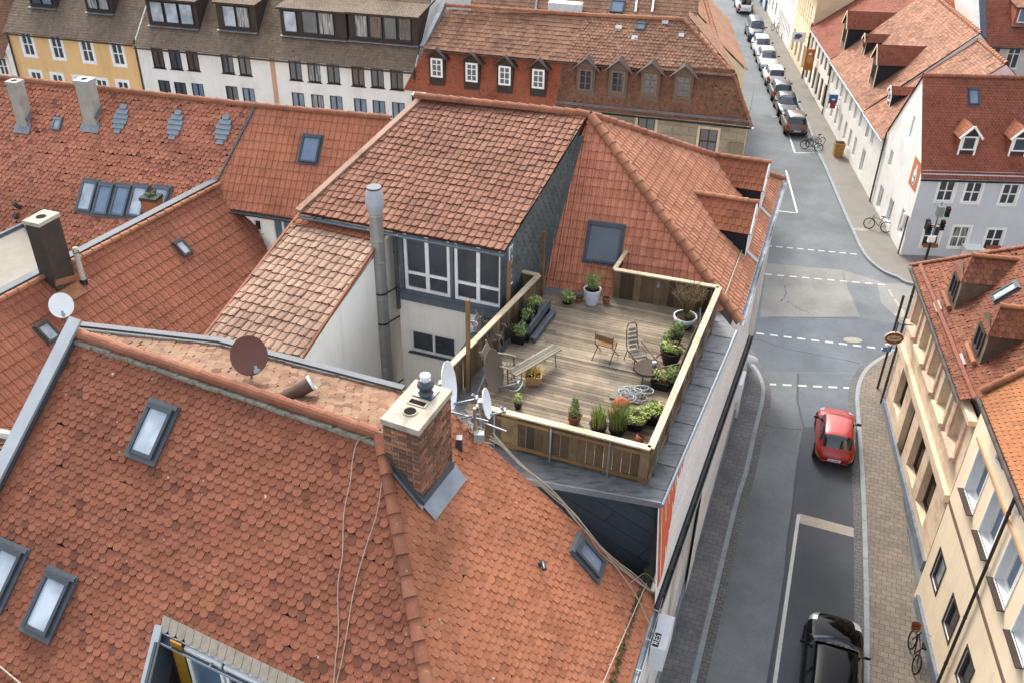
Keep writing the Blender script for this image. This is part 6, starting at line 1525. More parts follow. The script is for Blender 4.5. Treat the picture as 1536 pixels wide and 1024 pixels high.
# ------------------------------------------------------------------ right side, near: sandstone house and cream house
sE0, sE1 = at(1368, 399, 7.2), at(1440, 598, 7.2)
su = horiz(sE1 - sE0); sn = V((su.y, -su.x, 0)); sn = sn if sn.x < 0 else -sn
ss = thing('sandstone_house', 'old sandstone corner house with weathered red hipped roof and two wooden dormers', 'house', V((20, 30, 0)))
so = V((sE0.x, sE0.y, 0)) - sn * .38 ; sL = (sE1 - sE0).length + .7
jt = .25
f = Facade(ss, so + su * .3, su, [SANDST, SAND_T], [(0, 0), (sL, 0), (sL, 7.1), (0, 7.1)])
for px, py in ((1398, 468), (1385, 440)): pass
for k in range(5): f.win(1.15 + 1.97 * k, 5.0, 1.05, 1.65, frame=WHITEP, rec=.36, nx=2, nz=(.35, .68), pane=GL, fw=.08)
for a_, z_, ww__, hh__ in ((1.9, 1.2, 1.3, 2.1), (3.9, .1, 1.0, 2.9), (6.0, .9, 1.5, 2.1), (8.2, .9, 1.5, 2.1)): f.win(a_, z_, ww__, hh__, frame=BROWNP, rec=.35, nx=2, nz=(.6,), pane=GL_W if a_ > 5 else GL, fw=.08)
f.build()
mb = MB(); mb.bar(f.W(-.1, 3.6, .08), f.W(sL, 3.6, .08), .18, .34); mb.bar(f.W(-.1, 6.95, .1), f.W(sL, 6.95, .1), .3, .2); mb.build('cornice', SAND_T, ss)
for k in range(5):
    mb = MB(); a_ = 1.15 + 1.97 * k
    for sx in (-1, 1): mb.box(f.W(a_ + sx * .63, 5.85, .03), su * .1, sn * .05, Z * .95)
    mb.box(f.W(a_, 4.9, .1), su * .74, sn * .13, Z * .09); mb.box(f.W(a_, 6.73, .05), su * .72, sn * .07, Z * .09); mb.build('window_surround', SAND_T if k % 2 else SAND_R, ss)
mb = MB(); mb.bar(f.W(-.05, .25, .05), f.W(sL, .25, .05), .1, .5); mb.build('plinth', PLINTH, ss)
nn_ = V((1, .28, 0)).normalized()
f3 = Facade(ss, so + su * .3 + nn_ * 14, -nn_, SANDST, [(0, 0), (14, 0), (14, 7.1), (0, 7.1)])
for k in range(5): f3.win(1.8 + 2.6 * k, 4.5, .9, 1.7, frame=WHITEP, rec=.2); f3.win(1.8 + 2.6 * k, 1, 1.1, 2, frame=BROWNP, rec=.2)
f3.build()
sp = 47; tp_ = math.tan(R(sp)); inn = -sn
SSP = plane(sE0, sE1, sE0 + inn * 1 + Z * tp_)
sN1 = sE0 + nn_ * 14 + Z * 3.0
hipd2 = (on(SSP, 1536, 372) - sE0).normalized()
hipT = sE0 + hipd2 * (5.6 / hipd2.z)
rid_s = hipT + su * 14; eS = on(SSP, 1490, 594)
tiles(ss, [[sE0 - su * .1, sE1 + su * .05, eS, rid_s, hipT]], T_SS, .19, .16, 'beaver', .032, seg=3, n=SSP[1], jit=2.6, slip=.012)
mb = MB(); bk_ = sE0 + nn_ * 14; bk2 = hipT + nn_ * 6
mb.face([sE0 - su * .1, hipT, bk2 - Z * .2, bk_]); mb.face([hipT, rid_s, rid_s + nn_ * 8 - Z * 5, bk_]); mb.build('rear_roof', T_SS, ss)
ridge(ss, sE0, hipT, .09, .36, RIDGE, Z)
gutter(ss, sE0 + sn * .06 - Z * .06, sE1 + sn * .06 - Z * .06, .09, BROWNP)
mb = MB(); a_, b_ = on(SSP, 1383, 400) + SSP[1] * .1, on(SSP, 1466, 600) + SSP[1] * .1; mb.bar(a_, b_, .13, .1, SSP[1]); mb.build('snow_beam', plain('rust_beam', '8e5540', .2, 6, .85), ss)
downpipe(ss, f.W(-.1, 7.0, .1), f.W(-.1, 0, .1), .06, BROWNP)
for px, py in ((1425, 452), (1462, 532)):
    b = on(SSP, px, py)
    dormer(ss, b, sn, 1.35, 1.3, .7, 3.4, OLDW, T_SS, (.8, .9, .2, dict(nx=2, frame=BROWNP, pane=GL, fw=.08)), None, .07, roof_tiles=(.22, .2, 'beaver', 4), sidemat=OLDW, cap=RIDGE_N, hip=.35, capr=.1)
    mb = MB(); u_, v_ = frame(SSP[1]); mb.tube([b + Z * .02 - u_ * .6 + sn * .12 + SSP[1] * .05, b + u_ * .6 + sn * .12 + SSP[1] * .05], .09, 10); mb.build('ridge_tiles', RIDGE_N, ss)
    mb = MB(); mb.box(b + sn * .35 - Z * .3 - u_ * .0 + SSP[1] * .05, u_ * .35, v_ * .12, SSP[1] * .015); mb.build('mortar_patch', WCH, ss)
skylight(ss, SSP, 1509, 440, .5, .95, glass=GL_L, flash=.05)
# cream house
ks = [at(1473, 590, 9.4), at(1536, 746, 9.4)]
ku = horiz(ks[1] - ks[0]); kn = V((ku.y, -ku.x, 0)); kn = kn if kn.x < 0 else -kn
kh = thing('cream_corner_house', 'cream plastered house with deep white windows and brown downpipe at the right edge', 'house', V((17, 19, 0)))
ko = V((ks[0].x, ks[0].y, 0)) - kn * .35
f = Facade(kh, ko + ku * .0, ku, [PL_CREAM, plain('reveal_white', 'cdd0d2', .04, 4)], [(-.45, 0), (14, 0), (14, 9.25), (-.45, 9.25)])
UW = dict(frame=WHITEP, rec=.32, nx=2, fw=.09, bw=.05, pane=GL_B, sill=BROWN_D, sd=.2, surround=WHITEP, sw=.05)
for k in range(6): f.win(.95 + 1.92 * k, 5.93, 1.15, 1.75, **UW)
for k in range(4): f.win(.7 + 2.05 * k, 1.9, .85, 1.25, frame=BROWNP, rec=.12, nx=1, pane=GL_L if k == 0 else GL, fw=.12, surround=BROWNP, sw=.07)
for k in range(5): f.win(1.9 + 1.92 * k, 8.2, .7, .6, frame=BROWNP, rec=.15, nx=1, pane=GL)
f.build()
mb = MB(); mb.bar(f.W(-.4, 4.7, .004), f.W(14, 4.7, .004), .03, .17); mb.build('string_course', TRIM_BR, kh)
mb = MB(); mb.bar(f.W(0, 7.75, .02), f.W(14, 7.75, .02), .08, .1); mb.bar(f.W(0, 9.1, .12), f.W(14, 9.1, .12), .28, .22); mb.build('cornice', TRIM_OR, kh)
mb = MB(); mb.bar(f.W(0, .3, .06), f.W(14, .3, .06), .12, .6); mb.build('plinth', PLINTH, kh)
gd = 3.75
downpipe(kh, f.W(gd, 9.1, .1), f.W(gd, .5, .1), .05, BROWN_D); mb = MB(); mb.tube([f.W(gd, .5, .1), f.W(gd, .0, .16)], .075, 10); mb.build('pipe_shoe', ZINC_L, kh)
KP = row_roof(kh, ks[0] - kn * 0 , ks[0] + ku * 14, kn, 44, 7, T_CR, .19, .17, over=.05, seg=3)
ridge(kh, ks[0] + Z * .1 - kn * .02, ks[0] - kn * 5 + Z * 4.85, .11, .38, RIDGE_N, Z)
mb = MB(); e_ = ks[0] - ku * .44 - kn * .352; mb.face([V((e_.x, e_.y, 0)), e_, e_ - kn * 5 + Z * 4.8, V((e_.x - kn.x * 5, e_.y - kn.y * 5, 0))]); mb.build('gable', PL_CREAM, kh)
def letters(word, size, mat, parent, M_):
    tx = bpy.data.curves.new('sign_text', 'FONT'); tx.body = word; tx.size = size; tx.align_x = 'CENTER'; tx.align_y = 'CENTER'; tx.extrude = .002
    o = bpy.data.objects.new('text_source', tx); me = bpy.data.meshes.new_from_object(o); bpy.data.objects.remove(o); bpy.data.curves.remove(tx)
    me.materials.clear(); me.materials.append(mat); me.transform(M_); o = bpy.data.objects.new('lettering', me); C.objects.link(o); attach(o, parent); return o
# ------------------------------------------------------------------ cars
RZ = -math.atan2(S.x, S.y)
car('small red hatchback with rear to the camera, parked by the right kerb', V((14.22, 32.15, 0)), RZ + R(3), '98241a', 3.75, 1.66, 1.46, 'hatch', 'cars in the street', 'red', name='red_hatchback')
car('glossy black car parked nose away in the white lined bay at the bottom edge', V((10.62, 19.75, 0)), RZ + R(1), '050506', 4.75, 1.9, 1.5, 'suv', 'cars in the street', 'black', name='black_car', rough=.07, metal=0)
PAINT['black'].node_tree.nodes['Principled BSDF'].inputs['Coat Weight'].default_value = 0; PAINT['black'].node_tree.nodes['Principled BSDF'].inputs['Specular IOR Level'].default_value = .12
fd = horiz(V((.094, 1, 0))); RF = -math.atan2(.094, 1)
cars = [(69.4, '5a4c42', 'hatch', 4.0, 1.5, 'grey brown hatchback nearest the camera in the parked row', 0),
        (73.6, '15171b', 'hatch', 3.6, 1.42, 'black car directly in front of the grey brown hatchback', 1),
        (77.4, '3a3c40', 'hatch', 3.9, 1.5, 'dark grey hatchback between the black car and a white car', 0),
        (81.5, 'd2d2d0', 'hatch', 4.0, 1.5, 'white hatchback with rear to the camera behind the dark grey one', 0),
        (85.8, '9a9a98', 'suv', 4.4, 1.55, 'silver grey estate car facing the camera in the middle of the row', 1),
        (90.6, 'bcbcba', 'hatch', 4.0, 1.5, 'small white car facing the camera below the dark blue van', 1),
        (95.6, '1c2530', 'van', 4.6, 1.85, 'dark blue van parked ahead of the small white car', 1),
        (107.2, 'dadad8', 'van', 4.4, 1.8, 'white van parked beyond the gap up the street', 0),
        (113.5, 'cfd2d2', 'hatch', 4.2, 1.5, 'white car farthest up the street at the top edge', 0)]
for y_, col, kd, L_, h__, lab, fl_ in cars:
    p = V((22.05 - .25 + .094 * (y_ - 70.2), y_ + L_ / 2, 0)) + V((.15, 0, 0))
    car(lab, p, RF + (math.pi if fl_ else 0), col, L_, 1.74, h__, kd, 'cars parked along the far street')
# ------------------------------------------------------------------ bicycles and street furniture
bz = at(1396, 985, .12)
def parked_bike(label, p, rz, col, lean=.14): return bike_proto(label, p, rz, col, lean, 'bicycles parked in the street')
parked_bike('city bicycle with orange basket leaning on the cream house by its downpipe', V((13.62, 20.65, .12)), RZ + R(8), '2a2c30', .2)
mb = MB(); bp_ = V((13.74, 21.12, .98)); mb.lathe(bp_, [(.13, 0), (.17, .22)], 14); o = mb.build('bicycle_basket', TERRA); tag(o, 'orange brown basket on the handlebar of the city bicycle', 'basket')
parked_bike('dark bicycle standing by the kerb in front of the parked row, left one', at(1216, 226, .0), R(60), '33231f', .05)
parked_bike('dark bicycle with saddle bag by the kerb in front of the parked row, right one', at(1222, 220, .12), R(110), '3a2a24', -.05)
parked_bike('grey bicycle lying against the white gable wall near the corner', at(1314, 346, .12), R(60), '6a6e74', .3)
parked_bike('grey bicycle parked on the far pavement beyond the tan house', at(1162, 48, .12), R(20), '7a7672', .1)
parked_bike('dark bicycle on the far pavement, second from the row end', at(1170, 42, .12), R(40), '2e2a28', .1)
parked_bike('dark bicycle beside the far cafe furniture on the pavement', at(1176, 62, .12), R(10), '2a2624', .1)
def bin_(label, px, py, w_, d_, h_, body, lid, name='wheelie_bin', z=.12, rz=RF):
    t = thing(name, label, 'bin', at(px, py, z), rz, 'bins and boxes on the far pavement'); mb = MB()
    lo = [V((sx * w_ * .42, sy * d_ * .42, .06)) for sx, sy in ((-1, -1), (1, -1), (1, 1), (-1, 1))]; hi = [V((sx * w_ / 2, sy * d_ / 2, h_)) for sx, sy in ((-1, -1), (1, -1), (1, 1), (-1, 1))]
    mb.prism(lo, hi); mb.build('container', body, t, True); m2 = MB(); m2.box((0, 0, h_ + .03), (w_ * .53, 0, 0), (0, d_ * .53, 0), (0, 0, .035)); m2.bar((-w_ * .4, -d_ * .58, h_), (w_ * .4, -d_ * .58, h_), .03, .03); m2.build('lid', lid, t, True)
    for sx in (-1, 1): q = MB(); q.lathe((sx * w_ * .4, d_ * .4, .09), [(.09, -.02), (.09, .02)], 12, 0, V((1, 0, 0)), cap=(True, True)); q.build('wheel', TYRE, t, True)
    return t
def hedge(f): leaves(f, (0, 0, .98), .3, .28, .12, 120, .07)
pot_plant('tall ochre planter box with low greenery by the white house wall', at(1256, 234, .12), OCHRE, .3, 1.0, lambda f: leaves(f, (0, 0, 1.02), .3, .25, .1, 90, .06), 'planters in the street', 'planter_box', RF, (.36, .3), LEAF_D)
bin_('blue bin at the top of the far pavement', 1143, 5, .6, .7, 1.1, BLUEP, BLUEP); bin_('yellow bin beside the blue ones on the far pavement', 1151, 6, .6, .7, 1.1, OCHRE, OCHRE); bin_('blue bin in front of the yellow one on the far pavement', 1150, 16, .6, .7, 1.1, BLUEP, BLUEP)
# round enamel sign on the sandstone house corner, arm to the street
def wall_sign(name, label, cat, p, mats_cb):
    t = thing(name, label, cat, p); mats_cb(t, p); return t
LETT = plain('sign_lettering', '5a2c20', .1, 8, .6)
def oval_sign(t, p):
    n_ = V((-.1, -1, .0)).normalized(); u_ = V((1, -.1, 0)).normalized(); mb = MB()
    P = lambda x, z, d=0: p + u_ * x + Z * z + n_ * d
    el = lambda a, b, d: [P(a * math.cos(6.283 * i / 28), b * math.sin(6.283 * i / 28), d) for i in range(28)]
    mb.grid([el(.4, .3, -.04), el(.4, .3, .04)], 0, cap=(True, True)); mb.face(el(.37, .27, .045), 1); mb.face(el(.31, .15, .05), 0); mb.build('panel', [plain('sign_cream', 'd8c2a6', .06), plain('sign_brown', '8a4630', .1)], t)
    m2 = MB(); m2.box(P(0, -.21, .052), u_ * .17, Z * .025, n_ * .003); m2.build('band', REDP, t)
    letters('RUPP', .16, LETT, t, Matrix.Translation(P(0, 0, .055)) @ Matrix(((u_.x, 0, n_.x), (u_.y, 0, n_.y), (0, 1, 0))).to_4x4())
    m3 = MB(); m3.tube([P(0, -.6), P(0, .8)], .025, 6); m3.bar(P(0, .7), P(.6, .7), .03, .03); m3.build('bracket', BLACKM, t)
sgz = 4.6; sg = at(1341, 507, sgz)
wall_sign('hanging_sign', 'round red and cream enamel sign with lettering on a dark pole by the sandstone corner', 'sign', sg, oval_sign)
mb = MB(); pb_ = V((17.45, 36.2, 0)); mb.tube([pb_, pb_ + Z * 5.2], .06, 8); tag(mb.build('sign_pole', BROWN_D), 'dark brown pole rising along the corner of the sandstone house', 'pole')
t = thing('street_plate', 'small blue and white plate on the corner pole of the sandstone house', 'sign', pb_ + Z * 2.4); mb = MB(); mb.box(pb_ + Z * 2.4 + V((-.12, -.1, 0)), (.2, 0, 0), (0, .015, 0), Z * .12, 0); mb.box(pb_ + Z * 2.65 + V((-.12, -.1, 0)), (.16, 0, 0), (0, .015, 0), Z * .05, 1); mb.build('panel', [BLUEP, WHITEP], t)
# lamps and box signs on the left front
lp = at(1122, 538, 4.3); t = thing('street_lamp', 'white globe street lamp on the left house front above the pavement corner', 'lamp', lp)
mb = MB(); rings = [mb.ring(lp + E_ * (.42 * math.cos(a_)) , E_, max(.005, .2 * math.sin(a_)), 16) for a_ in [math.pi - math.pi * i / 10 for i in range(11)]]; mb.grid(rings, 0); mb.build('globe', DISHW, t); mb = MB(); mb.tube([lp - E_ * .42, lp - E_ * .95], .03, 8); mb.build('arm', BLACKM, t)
def box_sign(label, px, py, z, L_, wd, word):
    p = at(px, py, z); t = thing('box_sign', label, 'sign', p, 0, 'white box signs on the left street front'); mb = MB(); mb.box(p, E_ * wd, S * L_, Z * .42, 0); mb.build('housing', DISHW, t)
    m2 = MB(); q = p - S * (L_ + .012); m2.box(q, E_ * wd * .96, S * .008, Z * .4, 1); 
    m2.build('front', [WHITEP, DISHW], t)
    m4 = MB(); m4.box(p - E_ * (wd * .45) - S * (L_ * .55) + Z * .425, E_ * wd * .42, S * L_ * .38, Z * .004); m4.build('dark_field', BLACKP, t)
    xa, ya = S, -E_
    letters(word, wd * 1.1, WHITEP, t, Matrix.Translation(p - E_ * (wd * .45) - S * (L_ * .55) + Z * .432) @ Matrix(((xa.x, ya.x, 0), (xa.y, ya.y, 0), (0, 0, 1))).to_4x4())
    m3 = MB(); m3.bar(p - E_ * wd, p - E_ * (wd + .5), .05, .05); m3.build('bracket', BLACKM, t)
box_sign('white projecting box sign with dark lettering near the globe lamp', 1106, 578, 4.6, .5, .22, 'FEI')
box_sign('white projecting box sign with dark lettering above the gutter corner at the bottom', 992, 962, 5.5, .6, .2, 'RES')
t = thing('plaque', 'small white plate below the upper box sign on the left house front', 'sign', at(1101, 600, 3.5)); mb = MB(); mb.bar(at(1097, 598, 3.5), at(1106, 601, 3.5), .1, .05, Z); mb.build('panel', WHITEP, t)
# traffic light at the blue house
tp0 = at(1374, 402, .12); tp0 = V((23.6, 47.6, .12)); ztl = hgt(tp0, 1395, 300)
t = thing('traffic_light', 'traffic light mast with black signal heads in front of the blue house', 'traffic light', tp0)
mb = MB(); mb.tube([tp0, tp0 + Z * 2.2], .07, 10, 0); mb.tube([tp0 + Z * 2.2, V((tp0.x, tp0.y, ztl))], [.055, .035], 10, 1); mb.build('mast', [BLACKM, GALV], t)
for dx, dy, z in ((-.42, -.1, 3.0), (-.35, .25, 3.05), (.5, .1, 3.9), (.3, -.15, 3.2)):
    c = tp0 + V((dx, dy, z)); mb = MB(); mb.box(c, (.1, 0, 0), (0, .09, 0), Z * .3)
    for k in (-1, 0, 1): mb.grid([mb.ring(c + V((0, -.09, .19 * k)), V((0, -1, 0)), .08, 12), mb.ring(c + V((0, -.2, .19 * k + .02)), V((0, -1, 0)), .085, 12)], 0)
    h_ = mb.build('signal_head', BLACKM, t); m2 = MB()
    for k in (-1, 0, 1): m2.face(m2.ring(c + V((0, -.095, .19 * k)), V((0, -1, 0)), .075, 12), k + 1)
    m2.build('lens', [plain('lens_dark', '24382c', .1), plain('lens_amber', '4a3a1c', .1), plain('lens_red', '4a1c18', .1)] if False else [GL, GL, LAMP_R], h_); m3 = MB(); m3.bar(c, V((tp0.x, tp0.y, c.z)), .04, .04); m3.build('bracket', BLACKM, h_)
mb = MB(); mb.box(tp0 + V((0, -.05, 4.0)), (.16, 0, 0), (0, .16, 0), Z * .3); mb.box(tp0 + V((-.05, -.1, 2.3)), (.2, 0, 0), (0, .06, 0), Z * .18, 1); mb.build('control_box', [GALV, WHITEP], t)
# signs on the far fronts
def flat_sign(name, label, px, py, off, w_, h_, mats, parts):
    b = vert(GB0 + GN * off, GD, px, py); t = thing(name, label, 'sign', b); mb = MB(); mb.box(b, GN * w_, GD * .04, Z * h_, 0); mb.build('panel', mats[0], t)
    for k, (dx, dz, a_, c_) in enumerate(parts):
        m2 = MB(); m2.face([b - GD * .05 + GN * (dx + a_ * math.cos(6.283 * i / 14)) + Z * (dz + c_ * math.sin(6.283 * i / 14)) for i in range(14)]); m2.build('mark', mats[1 + k % (len(mats) - 1)], t)
    m3 = MB(); m3.bar(b - GN * w_, b - GN * (off + .05), .03, .03); m3.build('bracket', BLACKM, t); return t
flat_sign('street_sign', 'blue projecting sign with red lower half on the cream house front', 1250, 149, .5, .32, .34, [BLUEP, WHITEP], [(0, -.02, .14, .07)])
flat_sign('shop_sign', 'pink red lower panel hanging under the blue projecting sign', 1249, 158, .5, .2, .25, [REDP, WHITEP], [])
flat_sign('shop_sign', 'large orange vertical shop sign on the tall tan house', 1214, 90, .6, .4, .9, [plain('orange_sign', 'd8843a', .06), plain('sign_pale', 'e2b27a', .06), WHITEP], [(0, 0, .24, .3), (0, .5, .16, .12)])
flat_sign('shop_sign', 'white projecting sign with blue and yellow oval mark on the tall house', 1198, 56, .9, .6, .45, [WHITEP, BLUEP, OCHRE], [(.05, .1, .34, .2), (.15, -.1, .3, .1)])
# ------------------------------------------------------------------ dishes
d1 = on(LMP, 101, 485); dish('satellite_dish', 'white satellite dish on the wing roof at the left', d1, at(92, 458, d1.z + .75), V((.5, -1, 0)), .37, DISHW, group='satellite dishes on the roofs')
d2 = on(PN, 378, 566); dish('satellite_dish', 'brown satellite dish on the back slope behind the ridge', d2, V((d2.x, d2.y, d2.z)) + Z * .55, V((.6, -1, 0)), .4, DISHB, group='satellite dishes on the roofs')
d3 = on(PE, 668, 640); d3b = V((d3.x + .06, d3.y + .3, d3.z)); dish('satellite_dish', 'large white satellite dish seen edge-on behind the brick chimney', d3b, at(668, 578, d3.z + .7), V((1, -.15, 0)), .5, DISHW, group='satellite dishes on the roofs', el=12)
d4 = on(PE, 722, 650); dish('satellite_dish', 'small white satellite dish seen edge-on on the cable mast by the terrace', d4, at(727, 605, d4.z + .55), V((1, -.12, 0)), .33, DISHW, group='satellite dishes on the roofs', el=14)
d5 = at(715, 594, DZ); dish('satellite_dish', 'large taupe satellite dish standing inside the terrace fence', d5, at(736, 556, DZ + .75), V((.95, -.32, 0)), .55, DISHT, group='satellite dishes on the roofs', el=18, mastr=.04)
am = thing('antenna_mast', 'mast with tangled pale cables and cross arms by the chimney', 'antenna', on(PE, 712, 655)); q0 = on(PE, 712, 655)
mb = MB(); mb.tube([q0, q0 + Z * .75], .03, 8); mb.tube([q0 + Z * .5 - E_ * .75, q0 + Z * .5 + E_ * .3], .02, 8); mb.tube([q0 + Z * .3 - E_ * .6 - S * .1, q0 + Z * .62 + E_ * .1], .018, 8); mb.tube([q0 + Z * .45 + E_ * .1 , q0 + Z * .48 + E_ * .75 - S * .15], .02, 8); mb.build('mast', GALV, am)
mb = MB(); mb.box(q0 + V((.1, -.15, .14)), (.1, 0, 0), (0, .08, 0), (0, 0, .1)); mb.build('junction_box', ZINC_L, am)
mb = MB()
for k in range(9):
    c0 = q0 + E_ * random.uniform(-.7, -.1) + Z * random.uniform(.2, .6); c1 = q0 + E_ * random.uniform(-.2, .25) + Z * random.uniform(.1, .45)
    md_ = (c0 + c1) / 2 + V((random.uniform(-.2, .2), random.uniform(-.25, .1), random.uniform(-.3, .1))); mb.tube(smooth([c0, md_, c1, q0 + V((.12, -.2, .1))], 6), .012, 5)
mb.tube([q0 + V((-.3, -.1, .12)) + V((math.cos(6.283 * i / 18) * .17, math.sin(6.283 * i / 18) * .14, .04 * math.sin(i))) for i in range(30)], .012, 5)
mb.build('cable_tangle', CABLE, am)
# ------------------------------------------------------------------ terrace furniture and plants
D = lambda px, py, z=0: at(px, py, DZ + z)
RY = -math.atan2(S.x, S.y)
def armchair(label, p, rz, mat=GREYW):
    t = thing('garden_armchair', label, 'garden chair', p, rz, 'wooden armchairs along the left fence')
    mb = MB()
    for k in range(6): mb.box((0, -.22 + k * .088, .42 + .01 * abs(k - 2.5)), (.27, 0, 0), (0, .038, 0), (0, 0, .012))
    mb.build('seat', mat, t, True); mb = MB()
    for k in range(5): mb.box((0, .27 + k * .045, .5 + k * .105), (.28, 0, 0), (0, .008, 0), (0, .018, .042))
    for sx in (-1, 1): mb.bar((sx * .27, .24, .4), (sx * .27, .5, 1.0), .04, .045, V((1, 0, 0)))
    mb.build('backrest', mat, t, True)
    for sx in (-1, 1):
        for pts in (((sx * .29, -.26, 0), (sx * .29, -.24, .62)), ((sx * .29, .32, 0), (sx * .29, .24, .45))):
            mb = MB(); mb.tube(pts, .024, 6); mb.build('leg', mat, t, True)
        mb = MB(); mb.grid([[V((sx * .29 + a_, y_, z_ + b_)) for a_, b_ in ((-.03, 0), (.03, 0), (.03, .022), (-.03, .022))] for y_, z_ in ((-.34, .56), (-.3, .63), (-.1, .66), (.2, .65), (.34, .68))], 0, cap=(True, True), sm=False); mb.build('armrest', mat, t, True)
    return t
armchair('weathered wooden armchair by the left fence, the farther one with tools on it', D(738, 524), RY + R(100))
armchair('weathered wooden armchair with curved arm beside the taupe dish, the nearer one', D(752, 572), RY + R(95))
mb = MB(); 
for a_, b_, w__ in (((722, 470), (736, 520), .03), ((730, 480), (752, 520), .035), ((727, 495), (737, 520), .025)):
    mb.bar(D(*a_, .95) , D(*b_, .45), w__, w__)
tag(mb.build('garden_tools', OLDW), 'bundle of sticks and tool handles leaning on the farther armchair', 'tools')
mb = MB(); b = D(699, 590); zt_ = 13.5
c = V((at(708, 490, zt_).x, at(708, 490, zt_).y, zt_))
for i in range(10):
    a_ = 6.283 * i / 10; mb.tube([c + V((math.cos(a_) * .14, math.sin(a_) * .14, .08)), c + V((math.cos(a_) * .1, math.sin(a_) * .1, -.1)), c + V((0, 0, -.15))], .006, 4)
mb.tube([c + V((math.cos(6.283 * i / 16) * .14, math.sin(6.283 * i / 16) * .14, .08)) for i in range(17)], .008, 4); tag(mb.build('wire_basket', GALV), 'small wire basket hooked on the near timber post', 'basket')
# plank bench
t = thing('plank_bench', 'long narrow bench of pale slats on thin black legs in the middle of the terrace', 'bench', D(790, 570)); a_, b_ = D(767, 560, .45), D(836, 520, .45); d_ = horiz(b_ - a_); s_ = V((d_.y, -d_.x, 0))
mb = MB()
for k in range(4): mb.bar(a_ + s_ * (-.135 + k * .09), b_ + s_ * (-.135 + k * .09), .078, .03)
mb.build('seat', GREYW, t)
for q in (a_.lerp(b_, .12), a_.lerp(b_, .86)):
    for sx in (-1, 1): mb = MB(); mb.tube([q + s_ * .14 * sx, q + s_ * .17 * sx - Z * .25, q + s_ * .2 * sx - Z * .45], .012, 6); mb.build('leg', BLACKM, t)
mb = MB(); mb.tube(smooth([D(757, 583, .3), D(775, 586, .35), D(784, 572, .3), D(766, 572, .3)], 5), .02, 6); o = mb.build('hose_loop', GALV); tag(o, 'grey hose loop hanging at the near end of the plank bench', 'hose')
# two folding metal chairs
t = thing('folding_chair', 'folding chair with brown wooden slats and thin metal legs, seen from behind', 'garden chair', D(908, 535), RY + R(-8), 'chairs in the middle of the terrace')
mb = MB()
for k in range(3): mb.box((0, -.2, .62 + k * .062), (.25, 0, 0), (0, .01, 0), (0, 0, .026))
mb.build('backrest', POSTM, t, True); mb = MB()
for k in range(5): mb.box((0, -.14 + k * .08, .43), (.24, 0, 0), (0, .032, 0), (0, 0, .01))
mb.build('seat', POSTM, t, True)
for sx in (-1, 1):
    mb = MB(); mb.tube([(sx * .25, -.2, .82), (sx * .25, -.19, .44), (sx * .26, .26, 0)], .013, 6); mb.build('leg', BLACKM, t, True); mb = MB(); mb.tube([(sx * .23, .2, .43), (sx * .24, -.02, .25), (sx * .25, -.34, 0)], .013, 6); mb.build('leg', BLACKM, t, True)
t = thing('lounge_chair', 'chair with pale white and dark striped straps right of the folding chair', 'garden chair', D(953, 545), RY + R(40), 'chairs in the middle of the terrace')
mb = MB()
for k in range(5): mb.box((0, .24 + k * .03, .4 + k * .115), (.13 - abs(k - 2) * .015, 0, 0), (0, .012, 0), (0, .012, .036), 0)
for k in range(3): mb.box((0, .08 - k * .13, .34), (.17, 0, 0), (0, .055, 0), (0, 0, .02), 0)
mb.build('cushion', GREYW, t, True); mb = MB(); mb.tube(smooth([V(q) for q in ((-.17, -.3, .33), (-.17, .15, .33), (-.16, .3, .5), (-.13, .4, .95), (0, .42, 1.02), (.13, .4, .95), (.16, .3, .5), (.17, .15, .33), (.17, -.3, .33))], 5), .014, 6)
mb.build('frame', BLACKM, t, True)
for sx in (-1, 1):
    for y_ in (-.25, .2): mb = MB(); mb.tube([(sx * .17, y_, .33), (sx * .2, y_ + (-.06 if y_ < 0 else .08), 0)], .012, 6); mb.build('leg', BLACKM, t, True)
mb = MB()
for a_, b_ in (((943, 532), (978, 562)), ((962, 512), (985, 540)), ((975, 555), (1020, 545)), ((980, 540), (1000, 522))): mb.bar(D(*a_, .1), D(*b_, .35), .03, .03)
tag(mb.build('loose_sticks', OLDW), 'loose wooden sticks lying beside the strapped chair', 'sticks')
t = thing('low_table', 'low round weathered table under pots at the street fence', 'table', D(975, 558)); mb = MB(); c = D(972, 552, .38); mb.lathe(c, [(.36, -.03), (.37, 0), (.36, .02)], 20, cap=(True, True)); mb.build('table_top', OLDW, t); 
for k in range(3): a_ = 2.1 * k; mb = MB(); mb.tube([c + V((math.cos(a_) * .3, math.sin(a_) * .3, 0)), c + V((math.cos(a_) * .34, math.sin(a_) * .34, -.38))], .02, 6); mb.build('leg', OLDW, t)
t = thing('tin_can', 'small silver can on the low round table', 'can', D(981, 548, .4)); mb = MB(); mb.lathe(D(981, 548, .4), [(.055, 0), (.055, .12), (.05, .12)], 14, cap=(True, True)); mb.build('can_body', GALV, t)
mb = MB(); c4_ = [D(926, 577, .02), D(968, 582, .02), D(958, 606, .02), D(914, 597, .02)]; mb.prism([p - Z * .015 for p in reversed(c4_)], [p + Z * .03 for p in reversed(c4_)]); tag(mb.build('floor_board', GREYW), 'square weathered board lying under the tangled netting', 'board')
mb = MB()
for k in range(16):
    c = D(random.uniform(935, 975), random.uniform(580, 600), random.uniform(.06, .22)); r_ = random.uniform(.1, .26); tl_ = random.uniform(-.3, .3)
    mb.tube([c + V((math.cos(6.283 * i / 20) * r_, math.sin(6.283 * i / 20) * r_ * .7, tl_ * r_ * math.cos(6.283 * i / 20) + .01 * math.sin(i * 2))) for i in range(21)], .011, 5)
tag(mb.build('garden_hose', plain('hose_grey', 'b4b8ba', .1, 8, .5)), 'tangled coil of pale grey hose on the board in the right corner', 'hose')
